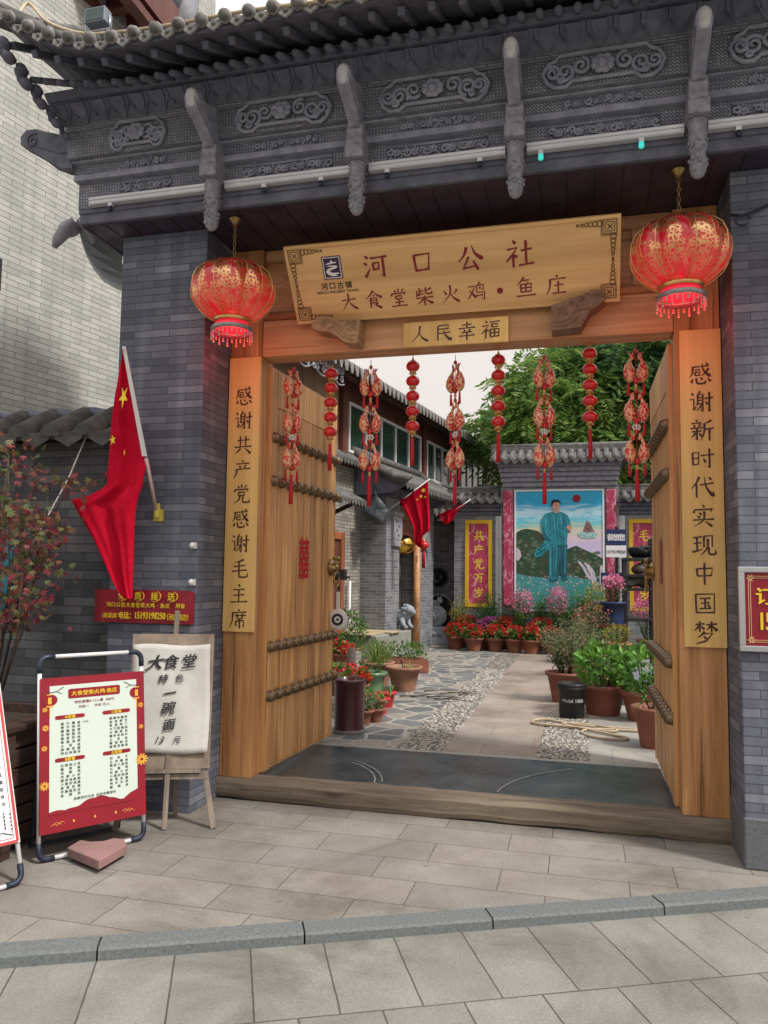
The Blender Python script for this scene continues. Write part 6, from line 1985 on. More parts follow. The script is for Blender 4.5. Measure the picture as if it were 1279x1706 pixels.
b = MB()
p = on_y(624, 850, 7.9)
b.ball((p.x, 7.9, p.z), 0.2, 12, 9, sc_=(0.95, 0.6, 1.1))
b.ball((p.x + 0.08, 7.9, p.z - 0.09), 0.2, 12, 8, sc_=(0.95, 0.6, 0.75))
b.tube([(p.x, 7.9, p.z + 0.15), (p.x - 0.02, 7.95, p.z + 0.42)], 0.02, 6)
lumpy(b, 0.035, 17)
tag(b.build('grey_bag', simple('grey_tarpaulin', (0.075, 0.085, 0.095), (0.035, 0.04, 0.047), 6, 0.55, 0.6, 14)), 'dark grey wrapped bundle hanging at the near corner of the porch roof', 'bag')

# gold ball lantern and its two small red companions
g = thing('gold_lantern', 'shiny golden ball lantern hanging in the porch doorway', 'lantern', (-2.50, 9.15, 2.11))
MB().ball((0, 0, 0), 0.265, 20, 14, sc_=(1, 1, 0.72)).build('ball', simple('polished_gold', (0.8, 0.5, 0.1), (0.55, 0.32, 0.05), 5, 0.16, metal=1.0), g, world=False)
b = MB(); b.tube([(0, 0, 0.16), (0, 0, 0.5)], 0.008, 5); b.tube([(0, 0, -0.16), (0, 0, -0.24)], 0.02, 6); b.build('cord', INK, g, world=False)
for x, y, lab in ((-2.75, 9.2, 'small red lantern with tassel left of the golden ball lantern'), (-2.2, 9.75, 'small red lantern with tassel right of the golden ball lantern')):
    g = thing('small_lantern', lab, 'lantern', (x, y, 2.12))
    MB().ball((0, 0, 0), 0.1, 14, 9, sc_=(1, 1, 0.85)).build('ball', REDL, g, world=False)
    MB().lathe([(0.03, 0.08), (0.035, 0.1), (0.012, 0.11), (0.006, 0.4)], n=10).build('cap', GOLD, g, world=False)
    b = MB(); b.tube([(0, 0, -0.08), (0, 0, -0.16), (0, 0, -0.45)], [0.012, 0.03, 0.035], 8); b.build('tassel', REDF, g, world=False)

# two more flags deeper in the yard
f2 = thing('national_flag', 'red flag with yellow stars on a slanting pole at the porch', 'flag', (-2.9, 9.0, 2.35), group='red flags')
p0, p1 = on_y(604, 882, 8.6), on_y(716, 798, 8.3)
MB().tube([p0, p1], 0.013, 6).build('pole', WHITEM, f2)
rows = [(on_y(665, 834, 8.42), on_y(713, 800, 8.31)), (on_y(676, 852, 8.42), on_y(714, 830, 8.35)), (on_y(688, 876, 8.42), on_y(716, 862, 8.36)), (on_y(690, 892, 8.42), on_y(716, 884, 8.36)), (on_y(690, 905, 8.42), on_y(704, 893, 8.36)), (on_y(698, 912, 8.4), on_y(702, 908, 8.38))]
V, F, _ = cloth(rows, 2.2, 0.035, 24, 30, 5)
solid(link_mesh('cloth', V, F, RED, f2, smooth_all=True))
b = MB()
for px, py, r_ in ((705, 817, 0.05), (701, 827, 0.035), (695, 832, 0.025), (708, 828, 0.02)):
    c = on_y(px, py, 8.25); star(b, c, r_, 0, 0.3)
solid(b.build('star', YEL, f2), 0.001)
f3 = thing('national_flag', 'small red flag swept sideways at the left end of the mural wall', 'flag', (-1.7, 10.3, 2.6), group='red flags')
MB().tube([on_y(734, 866, 10.3), on_y(784, 832, 10.2)], 0.01, 6).build('pole', WHITEM, f3)
rows = [(on_y(762, 844, 10.25), on_y(782, 834, 10.2)), (on_y(746, 850, 10.25), on_y(766, 848, 10.25)), (on_y(732, 858, 10.28), on_y(758, 858, 10.25)), (on_y(737, 868, 10.28), on_y(753, 866, 10.25)), (on_y(742, 874, 10.28), on_y(747, 872, 10.25))]
V, F, _ = cloth(rows, 1.6, 0.04, 16, 18, 6)
solid(link_mesh('cloth', V, F, RED, f3, smooth_all=True))

# ------------------------------------------------------------------ back wall on the left with disc and arched niche
bw = thing('back_wall', 'short grey wall with an arched niche between the porch and the mural wall', 'wall', (-2.3, 11.6, 0.1))
MB().box(-3.4, -1.752, 11.5, 11.8, 0.1, 2.72).build('wall', BRMUR, bw)
b = MB(); b.box(-3.4, -1.752, 11.42, 11.5, 2.62, 2.72)
tile_run(b, (-3.4, 11.66, 2.95), (1, 0, 0), 1.64, (0, -0.34, -0.18), 0.17, 0.06)
b.build('tile_cap', TILE, bw)
b = MB()
arc_ = [(-2.47, 0.11), (-1.93, 0.11), (-1.93, 0.85)] + [(-2.2 + 0.27 * math.cos(a), 0.85 + 0.27 * math.sin(a)) for a in np.linspace(0.2, PI - 0.2, 9)] + [(-2.47, 0.85)]
b.prism(arc_, 11.485, 11.498)
b.build('niche', BLACKP, bw)
b = MB(); b.tube([(p[0], 11.48, p[1]) for p in arc_[1:] + arc_[:1]], 0.016, 6); b.build('niche_trim', simple('pale_trim', (0.45, 0.44, 0.42), None, 6, 0.7), bw)
b = MB().lathe([(0.2, 0), (0.2, 0.04), (0.15, 0.05), (0.145, 0.02), (0.05, 0.03), (0.0001, 0.05)], n=24, xf=Matrix.Translation((-2.2, 11.497, 1.5)) @ Matrix.Rotation(PI / 2, 4, 'X'))
tag(b.build('black_disc', simple('gloss_black', (0.012, 0.012, 0.014), (0.02, 0.02, 0.022), 4, 0.2)), 'glossy black round disc hung on the back wall above the niche', 'disc')

def drum_stone(loc, label, rz=0):
    e = thing('drum_stone', label, 'stone drum', loc, (0, 0, rz), group='carved drum stones')
    b = MB()
    b.box(-0.28, 0.28, -0.18, 0.18, 0, 0.14)
    b.prism([(-0.25, 0.14), (0.25, 0.14), (0.22, 0.25), (0.27, 0.31), (0.2, 0.36), (-0.2, 0.36), (-0.27, 0.31), (-0.22, 0.25)], -0.16, 0.16)
    for k in (-1, 0, 1):
        b.ball((k * 0.12, -0.165, 0.22), 0.055, 8, 5, sc_=(1, 0.5, 0.8))
    b.build('plinth', STONE, e, world=False, bevel=0.012)
    xf = Matrix.Translation((0, 0.11, 0.58)) @ Matrix.Rotation(PI / 2, 4, 'X')
    b = MB().lathe([(0.2, 0), (0.225, 0.03), (0.235, 0.11), (0.225, 0.19), (0.2, 0.22)], n=28, xf=xf)
    b.lathe([(0.19, 0.22), (0.19, 0.225), (0.16, 0.226), (0.158, 0.22)], n=28, xf=xf, cap=False)
    blossom(b, 0, -0.115, 0.58, 0.1, 8)
    b.build('drum', STONE, e, world=False)
    b = MB()
    b.ball((-0.02, 0, 0.85), 0.09, 10, 7, sc_=(1.2, 0.8, 0.75)); b.ball((0.09, -0.03, 0.9), 0.065, 9, 7); b.ball((-0.1, 0.0, 0.83), 0.05, 8, 6)
    b.tube([(0.1, -0.06, 0.94), (0.13, -0.05, 0.99)], [0.025, 0.012], 5); b.tube([(0.06, 0.0, 0.94), (0.05, 0.0, 0.99)], [0.025, 0.012], 5)
    for x in (-0.08, 0.06):
        b.tube([(x, -0.05, 0.84), (x + 0.02, -0.07, 0.79)], 0.025, 6)
    b.build('lion', STONE, e, world=False)
    return e
drum_stone((-2.2, 11.05, 0.1), 'carved stone drum with a small lion in front of the arched niche')
ls = thing('stone_lion', 'pale carved stone lion crouching at the far end of the basin', 'statue', (-2.5, 9.0, 0.54), (0, 0, -0.4))
b = MB()
b.tube([(-0.34, 0, 0.10), (-0.26, 0, 0.16), (-0.1, 0, 0.19), (0.06, 0, 0.22), (0.16, -0.01, 0.29), (0.24, -0.02, 0.33)], [0.06, 0.13, 0.145, 0.135, 0.11, 0.08], 12)
b.ball((0.24, -0.02, 0.35), 0.095, 10, 8, sc_=(1.1, 0.95, 0.95)); b.ball((0.325, -0.02, 0.315), 0.055, 8, 6)
for y in (-0.09, 0.07):
    b.tube([(0.12, y, 0.2), (0.17, y * 1.1, 0.08), (0.24, y * 1.1, 0.02)], [0.06, 0.045, 0.04], 7)
    b.ball((-0.2, y * 1.2, 0.1), 0.1, 8, 6, sc_=(1.3, 0.6, 0.9))
for k in range(16):
    a = k * 0.9
    b.ball((0.17 + 0.03 * math.sin(k * 2.3), 0.10 * math.cos(a), 0.33 + 0.10 * math.sin(a)), 0.038, 6, 5)
b.tube([(-0.34, 0, 0.12), (-0.43, 0, 0.2), (-0.4, 0, 0.32), (-0.33, 0, 0.36)], [0.045, 0.045, 0.04, 0.015], 7)
b.build('body', STONE, ls, world=False)

# basin with a plank on it
bs = thing('stone_basin', 'concrete basin with pale planks laid across its top', 'basin', (-2.85, 8.1, 0.1), (0, 0, math.radians(-8)))
b = MB()
for q in ((-0.42, 0.5, -0.8, -0.7), (-0.42, 0.5, 0.75, 0.85), (-0.42, -0.32, -0.7, 0.75), (0.4, 0.5, -0.7, 0.75)):
    b.box(q[0], q[1], q[2], q[3], 0, 0.43)
b.build('basin', CONC, bs, world=False, bevel=0.015)
b = MB().box(-0.5, 0.42, -0.86, -0.25, 0.435, 0.455); b.box(-0.42, 0.54, -0.24, 0.2, 0.435, 0.46)
b.build('plank', PLANK, bs, world=False, bevel=0.004)
tag(MB().tube([(-3.1, 7.75, 0.1), (-3.09, 7.75, 1.42)], 0.024, 8).build('white_pipe', WHITEM), 'thin white pipe standing upright beside the orange door', 'pipe')
b = MB(); p = on_y(563, 958, 6.9)
b.box(p.x - 0.14, p.x + 0.12, 6.85, 7.0, p.z - 0.08, p.z + 0.09); b.ball((p.x + 0.0, 6.84, p.z + 0.0), 0.065, 10, 7); b.box(p.x + 0.1, p.x + 0.2, 6.88, 6.93, p.z - 0.05, p.z - 0.02); b.tube([(p.x, 6.95, p.z - 0.08), (p.x - 0.05, 7.0, 0.1)], 0.016, 6)
tag(b.build('black_camera', BLACKP), 'black camera like device beside the free edge of the left door leaf', 'camera')
wd = thing('white_ladle', 'white round disc with a dark ring hung from the left door knocker', 'disc', (-1.24, 1.34, 1.15))
xf = Matrix.Translation((0.0, -0.01, 0.0)) @ Matrix.Rotation(PI / 2, 4, 'X') @ Matrix.Identity(4)
b = MB().lathe([(0.09, 0.0), (0.092, 0.006), (0.085, 0.012), (0.0001, 0.013)], n=24, xf=xf); b.box(-0.014, 0.014, -0.02, -0.008, 0.08, 0.24)
b.build('disc', WHITE, wd, world=False)
MB().lathe([(0.052, 0.0125), (0.052, 0.016), (0.03, 0.016), (0.03, 0.0125)], n=24, xf=xf, cap=False).build('ring', NAVY, wd, world=False)
MB().lathe([(0.012, 0.013), (0.011, 0.016), (0.0001, 0.0165)], n=12, xf=xf).build('centre_dot', NAVY, wd, world=False)

# ------------------------------------------------------------------ the mural wall
mw = thing('mural_wall', 'tile capped grey screen wall at the end of the path, tall in the middle', 'wall', (0.35, 10.8, 0.1))
MB().box(-1.75, -0.785, 10.7, 11.0, 0.1, 3.0).build('wall', BRMUR, mw)
MB().box(1.515, 4.2, 10.7, 11.0, 0.1, 3.0).build('wall', BRMUR, mw)
MB().box(-0.783, 1.513, 10.6, 11.1, 0.1, 3.34).build('wall', BRMUR, mw)
def cornice(x0, x1, yf, z0, n, dz, dy):
    b = MB()
    for k in range(n):
        b.box(x0 - dy * k * 0.6, x1 + dy * k * 0.6, yf - dy * (k + 1), yf + 0.3, z0 + dz * k, z0 + dz * (k + 1) - 0.008)
    return b
cornice(-1.75, -0.79, 10.7, 2.78, 4, 0.075, 0.035).build('cornice', CLAYD, mw)
cornice(1.53, 4.2, 10.7, 2.78, 4, 0.075, 0.035).build('cornice', CLAYD, mw)
cornice(-0.75, 1.48, 10.6, 3.34, 5, 0.095, 0.035).build('cornice', CLAY, mw)
def wall_roof(x0, x1, yc, zt, run, drop, sp, r):
    b = MB()
    tile_run(b, (x0, yc, zt), (1, 0, 0), x1 - x0, (0, -run, -drop), sp, r)
    tile_run(b, (x0, yc, zt), (1, 0, 0), x1 - x0, (0, run, -drop), sp, r, drip=False)
    b.box(x0 - 0.02, x1 + 0.02, yc - 0.06, yc + 0.06, zt, zt + 0.11)
    b.tube([(x0 - 0.04, yc, zt + 0.12), (x1 + 0.04, yc, zt + 0.12)], 0.05, 8)
    return b
wall_roof(-1.88, -0.80, 10.85, 3.22, 0.36, 0.15, 0.17, 0.06).build('roof_tiles', TILE, mw)
wall_roof(1.53, 4.25, 10.85, 3.22, 0.36, 0.15, 0.17, 0.06).build('roof_tiles', TILE, mw)
wall_roof(-0.98, 1.7, 10.85, 4.08, 0.55, 0.24, 0.17, 0.065).build('roof_tiles', TILE, mw)
b = MB(); b.box(-0.80, -0.775, 10.59, 10.8, 0.5, 2.75); b.box(-0.9, -0.80, 10.66, 10.699, 0.5, 2.75); b.box(1.5, 1.62, 10.66, 10.699, 0.5, 2.75)
b.build('white_strip', simple('whitewash', (0.6, 0.6, 0.6), (0.5, 0.5, 0.5), 4, 0.85), mw)
def marble_red():
    m, nt, b_ = base_mat('painted_red_marbling')
    v = coord(nt, 'Object', (1, 1, 0.6))
    f = noise(nt, v, 5, 5, 0.65, 2.5)
    nt.links.new(ramp(nt, f, [(0.36, (0.30, 0.02, 0.06)), (0.55, (0.42, 0.045, 0.11)), (0.63, (0.62, 0.32, 0.38)), (0.70, (0.4, 0.045, 0.10))]), b_.inputs['Base Color'])
    b_.inputs['Roughness'].default_value = 0.6
    return m
MARB = marble_red()
for x in (-0.64, 1.36):
    MB().box(x - 0.1, x + 0.1, 10.555, 10.598, 0.95, 3.26).build('painted_column', MARB, mw, bevel=0.02)
for x0, txt, lab in ((-1.245, '共产党万岁', 'pink red wall scroll with yellow frame left of the mural'), (1.97, '毛主席万岁', 'pink red wall scroll with yellow frame right of the mural, half behind the door')):
    s_ = thing('wall_scroll', lab, 'wall scroll', (x0, 10.696, 0.9))
    w_ = 0.275
    b = MB()
    b.box(-w_, w_, -0.03, 0, 0, 0.075); b.box(-w_, w_, -0.03, 0, 1.7, 1.775); b.box(-w_, -w_ + 0.075, -0.029, 0, 0.075, 1.7); b.box(w_ - 0.075, w_, -0.029, 0, 0.075, 1.7)
    b.build('frame', simple('yellow_paint', (0.66, 0.42, 0.02), (0.58, 0.34, 0.015), 6, 0.6), s_, world=False)
    MB().box(-w_ + 0.075, w_ - 0.075, -0.012, -0.002, 0.075, 1.7).build('field', MARB, s_, world=False)
    t = Letters(); brush_col(t, txt, 0.0, 1.46, 0.3, 0.22, y=-0.0125, wt=1.5)
    t.mb.build('lettering', YEL, s_, world=False)

# the mural: a landscape panel with a standing man in a long blue coat
mu = thing('mural', 'painted mural of a man in a long blue coat before hills and a pale sky', 'mural', (0.36, 10.598, 0.88))
MWD, MHT = 1.68, 2.36
def mu_pt(px, py):     # from the close-up's coordinates into metres
    return ((px - 387) / 448 * MWD - MWD / 2, MHT - (py - 122) / 448 * MWD)
def painted(name, bands, scale=(1.2, 1, 7), dist=1.2):
    m, nt, b_ = base_mat(name)
    v = coord(nt, 'Object', scale)
    f = noise(nt, v, 1.6, 5, 0.6, dist)
    nt.links.new(ramp(nt, f, bands), b_.inputs['Base Color'])
    b_.inputs['Roughness'].default_value = 0.45
    return m
def painted_sky():
    m, nt, b_ = base_mat('painted_sky')
    v = coord(nt, 'Object')
    z = nd(nt, 'ShaderNodeSeparateXYZ', {'Vector': v}).outputs['Z']
    n_ = noise(nt, coord(nt, 'Object', (1.1, 1, 9)), 1.4, 4, 0.6, 1.0)
    a = nd(nt, 'ShaderNodeMath', {0: n_, 1: 0.7}, operation='MULTIPLY')
    s = nd(nt, 'ShaderNodeMath', {0: z, 1: a.outputs[0]}, operation='ADD')
    r_ = nd(nt, 'ShaderNodeMapRange', {'Value': s.outputs[0], 'From Min': 1.0, 'From Max': 2.45})
    nt.links.new(ramp(nt, r_.outputs['Result'], [(0.0, (0.6, 0.56, 0.76)), (0.42, (0.58, 0.5, 0.72)), (0.56, (0.68, 0.54, 0.62)), (0.66, (0.55, 0.6, 0.4)), (0.76, (0.08, 0.5, 0.64)), (0.86, (0.5, 0.7, 0.78)), (1.0, (0.02, 0.36, 0.6))]), b_.inputs['Base Color'])
    b_.inputs['Roughness'].default_value = 0.45
    return m
MB().box(-MWD / 2, MWD / 2, -0.018, 0, 0, MHT).build('sky_ground', painted_sky(), mu, world=False)
b = MB()
for q in ((-MWD / 2 - 0.03, -MWD / 2, 0, MHT), (MWD / 2, MWD / 2 + 0.03, 0, MHT), (-MWD / 2 - 0.03, MWD / 2 + 0.03, MHT, MHT + 0.03), (-MWD / 2 - 0.03, MWD / 2 + 0.03, -0.03, 0)):
    b.box(q[0], q[1], -0.03, 0, q[2], q[3])
b.build('frame', WHITE, mu, world=False)
def patch(name, pts, y, m):
    return MB().prism([mu_pt(*p) for p in pts], y - 0.002, y).build(name, m, mu, world=False)
HILL = painted('painted_dark_hill', [(0.3, (0.012, 0.03, 0.022)), (0.5, (0.03, 0.075, 0.04)), (0.62, (0.06, 0.045, 0.03)), (0.75, (0.03, 0.06, 0.035))], (4, 4, 4))
MEAD = painted('painted_meadow', [(0.3, (0.015, 0.13, 0.11)), (0.46, (0.05, 0.32, 0.25)), (0.56, (0.03, 0.2, 0.28)), (0.68, (0.4, 0.6, 0.6))], (7, 7, 12))
patch('painted_hills', [(388, 345), (410, 330), (440, 322), (475, 328), (505, 335), (530, 360), (560, 400), (640, 440), (665, 425), (700, 412), (735, 430), (780, 450), (834, 478), (834, 610), (388, 590)], -0.019, HILL)
b = MB()
rr = random.Random(12)
for k in range(150):
    x, y = rr.uniform(400, 828), rr.uniform(335, 570)
    edge = 335 + (0.25 * abs(x - 460) if x < 620 else 0) + (75 + 0.12 * (x - 620) if x >= 620 else 0)
    if y < edge + 12 or 520 < x < 660: continue
    s_ = rr.uniform(5, 13)
    b.prism([mu_pt(x + s_ * (1 + 0.3 * math.sin(a * 5 + k)) * math.cos(a), y + s_ * 0.7 * (1 + 0.3 * math.sin(a * 4 + k)) * math.sin(a)) for a in np.linspace(2 * PI, 0, 10)[:-1]], -0.0212 - 0.000002 * k, -0.0192)
b.build('painted_bushes', painted('painted_bush', [(0.3, (0.012, 0.05, 0.03)), (0.48, (0.07, 0.18, 0.10)), (0.58, (0.16, 0.10, 0.06)), (0.7, (0.2, 0.3, 0.2))], (22, 22, 22)), mu, world=False)
patch('painted_meadow', [(388, 560), (450, 575), (560, 585), (650, 570), (760, 590), (834, 600), (834, 748), (388, 748)], -0.0215, MEAD)
b = MB()
for pts in ([(703, 488), (725, 500), (745, 525), (760, 555), (775, 585), (765, 590), (745, 560), (728, 525), (712, 505)], [(735, 498), (765, 510), (790, 545), (800, 590), (812, 640), (785, 640), (778, 600), (768, 560), (752, 525)], [(820, 520), (834, 510), (834, 640), (822, 645), (816, 580)], [(390, 420), (410, 440), (415, 470), (400, 495), (390, 490)]):
    b.prism([mu_pt(*p) for p in pts], -0.026, -0.0235)
b.build('painted_falls', painted('painted_white_water', [(0.35, (0.38, 0.42, 0.52)), (0.6, (0.66, 0.55, 0.6))], (6, 6, 6)), mu, world=False)
b = MB(); b.prism([mu_pt(703 + 21 * math.cos(a), 163 + 21 * math.sin(a)) for a in np.linspace(2 * PI, 0, 21)[:-1]], -0.0225, -0.0195)
b.build('painted_sun', SIGNRED, mu, world=False)
patch('painted_rock', [(735, 335), (750, 290), (757, 275), (764, 292), (770, 286), (785, 325), (797, 345), (760, 350)], -0.0205, painted('painted_rock_brown', [(0.4, (0.12, 0.05, 0.05)), (0.6, (0.3, 0.16, 0.15))], (9, 9, 9)))
patch('painted_surf', [(705, 352), (730, 338), (755, 345), (780, 338), (808, 352), (795, 372), (750, 374), (722, 368)], -0.0225, painted('painted_surf_green', [(0.4, (0.12, 0.4, 0.38)), (0.6, (0.45, 0.6, 0.6))], (9, 9, 9)))
b = MB()
rr = random.Random(2)
for k in range(120):
    x, y = rr.uniform(392, 830), rr.uniform(570, 735)
    s_ = rr.uniform(2.5, 6)
    b.prism([mu_pt(x + s_ * math.cos(a) * 1.3, y + s_ * 0.7 * math.sin(a)) for a in np.linspace(2 * PI, 0, 7)[:-1]], -0.026 - 0.00001 * k, -0.0236)
b.build('painted_blossoms', painted('painted_blossom', [(0.35, (0.25, 0.42, 0.48)), (0.5, (0.5, 0.5, 0.56)), (0.62, (0.45, 0.22, 0.36)), (0.72, (0.5, 0.45, 0.2))], (30, 30, 30)), mu, world=False)
for k in range(9):
    pass
COAT = painted('painted_teal_coat', [(0.3, (0.008, 0.12, 0.17)), (0.5, (0.015, 0.21, 0.27)), (0.7, (0.04, 0.32, 0.38))], (9, 9, 3))
COATD = painted('painted_teal_shadow', [(0.3, (0.006, 0.065, 0.10)), (0.6, (0.01, 0.12, 0.17))], (9, 9, 3))
SKINP = painted('painted_skin', [(0.35, (0.42, 0.24, 0.17)), (0.65, (0.55, 0.33, 0.24))], (9, 9, 9))
patch('painted_trousers', [(585, 400), (655, 405), (652, 560), (648, 586), (622, 588), (616, 480), (606, 585), (575, 595), (562, 592), (556, 520)], -0.0245, COATD)
patch('painted_coat_tail', [(552, 350), (535, 390), (500, 428), (482, 455), (488, 478), (520, 470), (560, 430), (556, 560), (566, 590), (592, 588), (602, 480), (604, 405)], -0.0275, COAT)
patch('painted_jacket', [(572, 232), (548, 240), (528, 256), (519, 285), (521, 340), (530, 370), (552, 380), (570, 405), (620, 413), (652, 410), (657, 330), (660, 312), (674, 302), (668, 278), (655, 250), (630, 236), (608, 230)], -0.0305, COAT)
patch('painted_sleeve_fold', [(528, 300), (540, 345), (560, 372), (575, 388), (566, 392), (546, 378), (528, 356)], -0.0325, COATD)
patch('painted_jacket_line', [(596, 240), (599, 240), (602, 330), (606, 408), (603, 408), (598, 330)], -0.0325, COATD)
b = MB()
for pts in ([(560, 250), (564, 250), (572, 330), (568, 330)], [(630, 246), (634, 250), (640, 320), (636, 318)], [(575, 280), (579, 282), (590, 300), (586, 302)], [(612, 300), (640, 330), (638, 335), (610, 306)], [(590, 340), (560, 365), (558, 360), (588, 334)], [(610, 350), (645, 380), (642, 386), (608, 356)], [(575, 400), (580, 400), (584, 580), (578, 584)], [(590, 420), (594, 420), (590, 570), (587, 572)], [(505, 430), (545, 400), (548, 404), (506, 440)], [(495, 455), (540, 425), (542, 430), (497, 466)], [(630, 430), (634, 430), (634, 575), (630, 578)]):
    b.prism([mu_pt(*q) for q in pts], -0.0335, -0.0318)
b.build('painted_coat_folds', COATD, mu, world=False)
b = MB()
for pts in ([(584, 262), (588, 262), (592, 330), (589, 330)], [(545, 262), (549, 260), (545, 320), (541, 318)], [(618, 260), (622, 262), (628, 300), (624, 300)], [(563, 420), (566, 420), (568, 570), (564, 572)], [(642, 420), (645, 420), (643, 560), (640, 562)], [(520, 430), (536, 416), (538, 420), (522, 436)]):
    b.prism([mu_pt(*q) for q in pts], -0.0335, -0.0318)
b.build('painted_coat_lights', simple('painted_light_teal', (0.10, 0.42, 0.48), (0.06, 0.34, 0.4), 20, 0.5), mu, world=False)
patch('painted_shoes', [(560, 590), (585, 590), (602, 586), (604, 596), (580, 602), (560, 600)], -0.0285, COATD)
patch('painted_shoe', [(622, 584), (648, 582), (658, 590), (640, 596), (624, 594)], -0.0285, COATD)
patch('painted_neck', [(586, 215), (612, 215), (612, 236), (598, 242), (586, 234)], -0.0325, SKINP)
b = MB(); b.prism([mu_pt(599 + 20 * math.cos(a), 203 + 27 * math.sin(a)) for a in np.linspace(2 * PI, 0, 23)[:-1]], -0.0365, -0.0326)
b.build('painted_head', SKINP, mu, world=False)
patch('painted_hair', [(577, 208), (571, 190), (575, 174), (590, 167), (608, 168), (620, 176), (622, 192), (614, 184), (600, 181), (586, 184), (580, 196)], -0.0385, simple('painted_black', (0.012, 0.012, 0.016), None, 5, 0.5))
b = MB()
for x0, y0, w_, h_ in ((592, 199, 5, 1.6), (610, 199, 5, 1.6), (602, 209, 2, 4), (603, 219, 6, 1.4)):
    b.prism([mu_pt(x0 - w_, y0 + h_), mu_pt(x0 + w_, y0 + h_), mu_pt(x0 + w_, y0 - h_), mu_pt(x0 - w_, y0 - h_)], -0.0375, -0.0366)
b.build('painted_features', simple('painted_features', (0.14, 0.06, 0.05), None, 5, 0.6), mu, world=False)
patch('painted_hand', [(650, 312), (664, 302), (677, 310), (678, 326), (668, 334), (656, 328)], -0.0325, SKINP)
patch('painted_cuff', [(656, 330), (668, 336), (672, 344), (660, 340)], -0.0335, COATD)

sw = thing('yard_side_wall', 'plain grey brick wall closing the yard on the right behind the door leaf', 'wall', (4.3, 6, 0.1))
MB().box(4.2, 4.5, 0.9, 10.69, 0.05, 2.5).build('wall', BRMUR, sw)
b = MB(); tile_run(b, (4.35, 0.9, 2.72), (0, 1, 0), 9.7, (-0.3, 0, -0.16), 0.2, 0.065); b.build('tile_cap', TILE, sw)
# signs and the rack right of the mural
sg = thing('message_sign', 'navy sign post with white lettering panels before the mural wall', 'sign', (1.37, 8.5, 0.1))
MB().box(-0.025, 0.025, 0.0, 0.04, 0, 2.3).build('post', BLACKW, sg, world=False)
q = MB().box(-0.17, 0.155, -0.03, -0.002, 1.98, 2.25).build('board', simple('navy_board', (0.02, 0.035, 0.12), None, 6, 0.5), sg, world=False)
MB().box(-0.17, 0.155, -0.03, -0.002, 1.78, 1.976).build('board', WHITE, sg, world=False)
MB().box(-0.26, 0.16, -0.03, -0.002, 1.33, 1.52).build('board', simple('navy_board_low', (0.02, 0.035, 0.12), None, 6, 0.5), sg, world=False)
t = Letters(); t.spread('很想您', -0.1, 0.09, 2.115, 0.125, y=-0.032, thin=0.004, sx=0.85); t.spread('我在河口公社', -0.2, 0.1, 1.43, 0.075, y=-0.032, thin=0.002)
t.mb.build('lettering', WHITE, sg, world=False)
t = Letters(); t.line('15193198250', -0.005, 1.87, 0.075, y=-0.032, thin=0.001, sx=0.75)
t.mb.build('number', INKG, sg, world=False)
rk = thing('black_rack', 'tall black timber rack right of the message sign, half behind the door leaf', 'rack', (1.62, 8.6, 0.1))
b = MB()
for x in (-0.12, 0.32):
    for y in (-0.15, 0.25):
        b.box(x - 0.035, x + 0.035, y - 0.035, y + 0.035, 0, 1.75 if x < 0 else 2.1)
for z in (0.72, 1.22, 1.45, 1.72):
    b.box(-0.16, 0.37, -0.19, 0.29, z, z + 0.05)
b.build('frame', BLACKW, rk, world=False, bevel=0.006)
for z, x, lab, m in ((1.275 + 0.1, 0.02, 'grey sack slumped on the black rack', simple('grey_sack', (0.17, 0.15, 0.12), (0.08, 0.07, 0.06), 9, 0.8, 0.4, 30)), (1.505 + 0.1, 0.2, 'pale metal can on the upper shelf of the black rack', simple('dull_can', (0.3, 0.28, 0.23), (0.18, 0.165, 0.14), 9, 0.5, metal=0.4)), (1.775 + 0.1, 0.15, 'dark bundle on top of the black rack', BLACKP)):
    b = MB(); b.ball((x, 0, 0), 0.19, 12, 9, sc_=(1.0, 0.8, 0.55)); b.ball((x + 0.12, 0.03, 0.0), 0.13, 10, 8, sc_=(1, 0.9, 0.7)); b.tube([(x - 0.1, -0.1, 0.02), (x + 0.05, -0.12, 0.09), (x + 0.2, -0.05, 0.05)], 0.02, 6); lumpy(b, 0.03, 15, x * 9)
    for v_i, v in enumerate(b.v): b.v[v_i] = (v[0] + 1.62, v[1] + 8.6, v[2] + z + 0.1)
    tag(b.build('sack' if 'sack' in lab else ('can' if 'can' in lab else 'bundle'), m), lab, 'sack' if 'sack' in lab else ('can' if 'can' in lab else 'bundle'))

# far things over the roofs
gr = thing('green_roof_shed', 'far building with a green sheet metal roof beside the tree', 'building', (-0.6, 24, 0))
p = on_y(822, 668, 24)
MB().box(p.x - 0.5, p.x + 3, 24, 30, 0, p.z - 0.4).build('wall', CONC, gr)
b = MB()
b.add([(p.x - 0.7, 23.6, p.z - 1.0), (p.x + 3.2, 23.6, p.z - 1.0), (p.x + 3.2, 27, p.z + 1.8), (p.x + 0.9, 27, p.z + 1.8)], [(0, 1, 2, 3)])
for k in range(18):
    b.bar((p.x - 0.65 + 0.21 * k, 23.58, p.z - 0.98), (p.x + max(0.95, -0.65 + 0.21 * k), 26.98, p.z + 1.83), 0.05)
b.build('roof', simple('green_sheet_metal', (0.03, 0.17, 0.10), (0.02, 0.12, 0.075), 3, 0.4), gr)
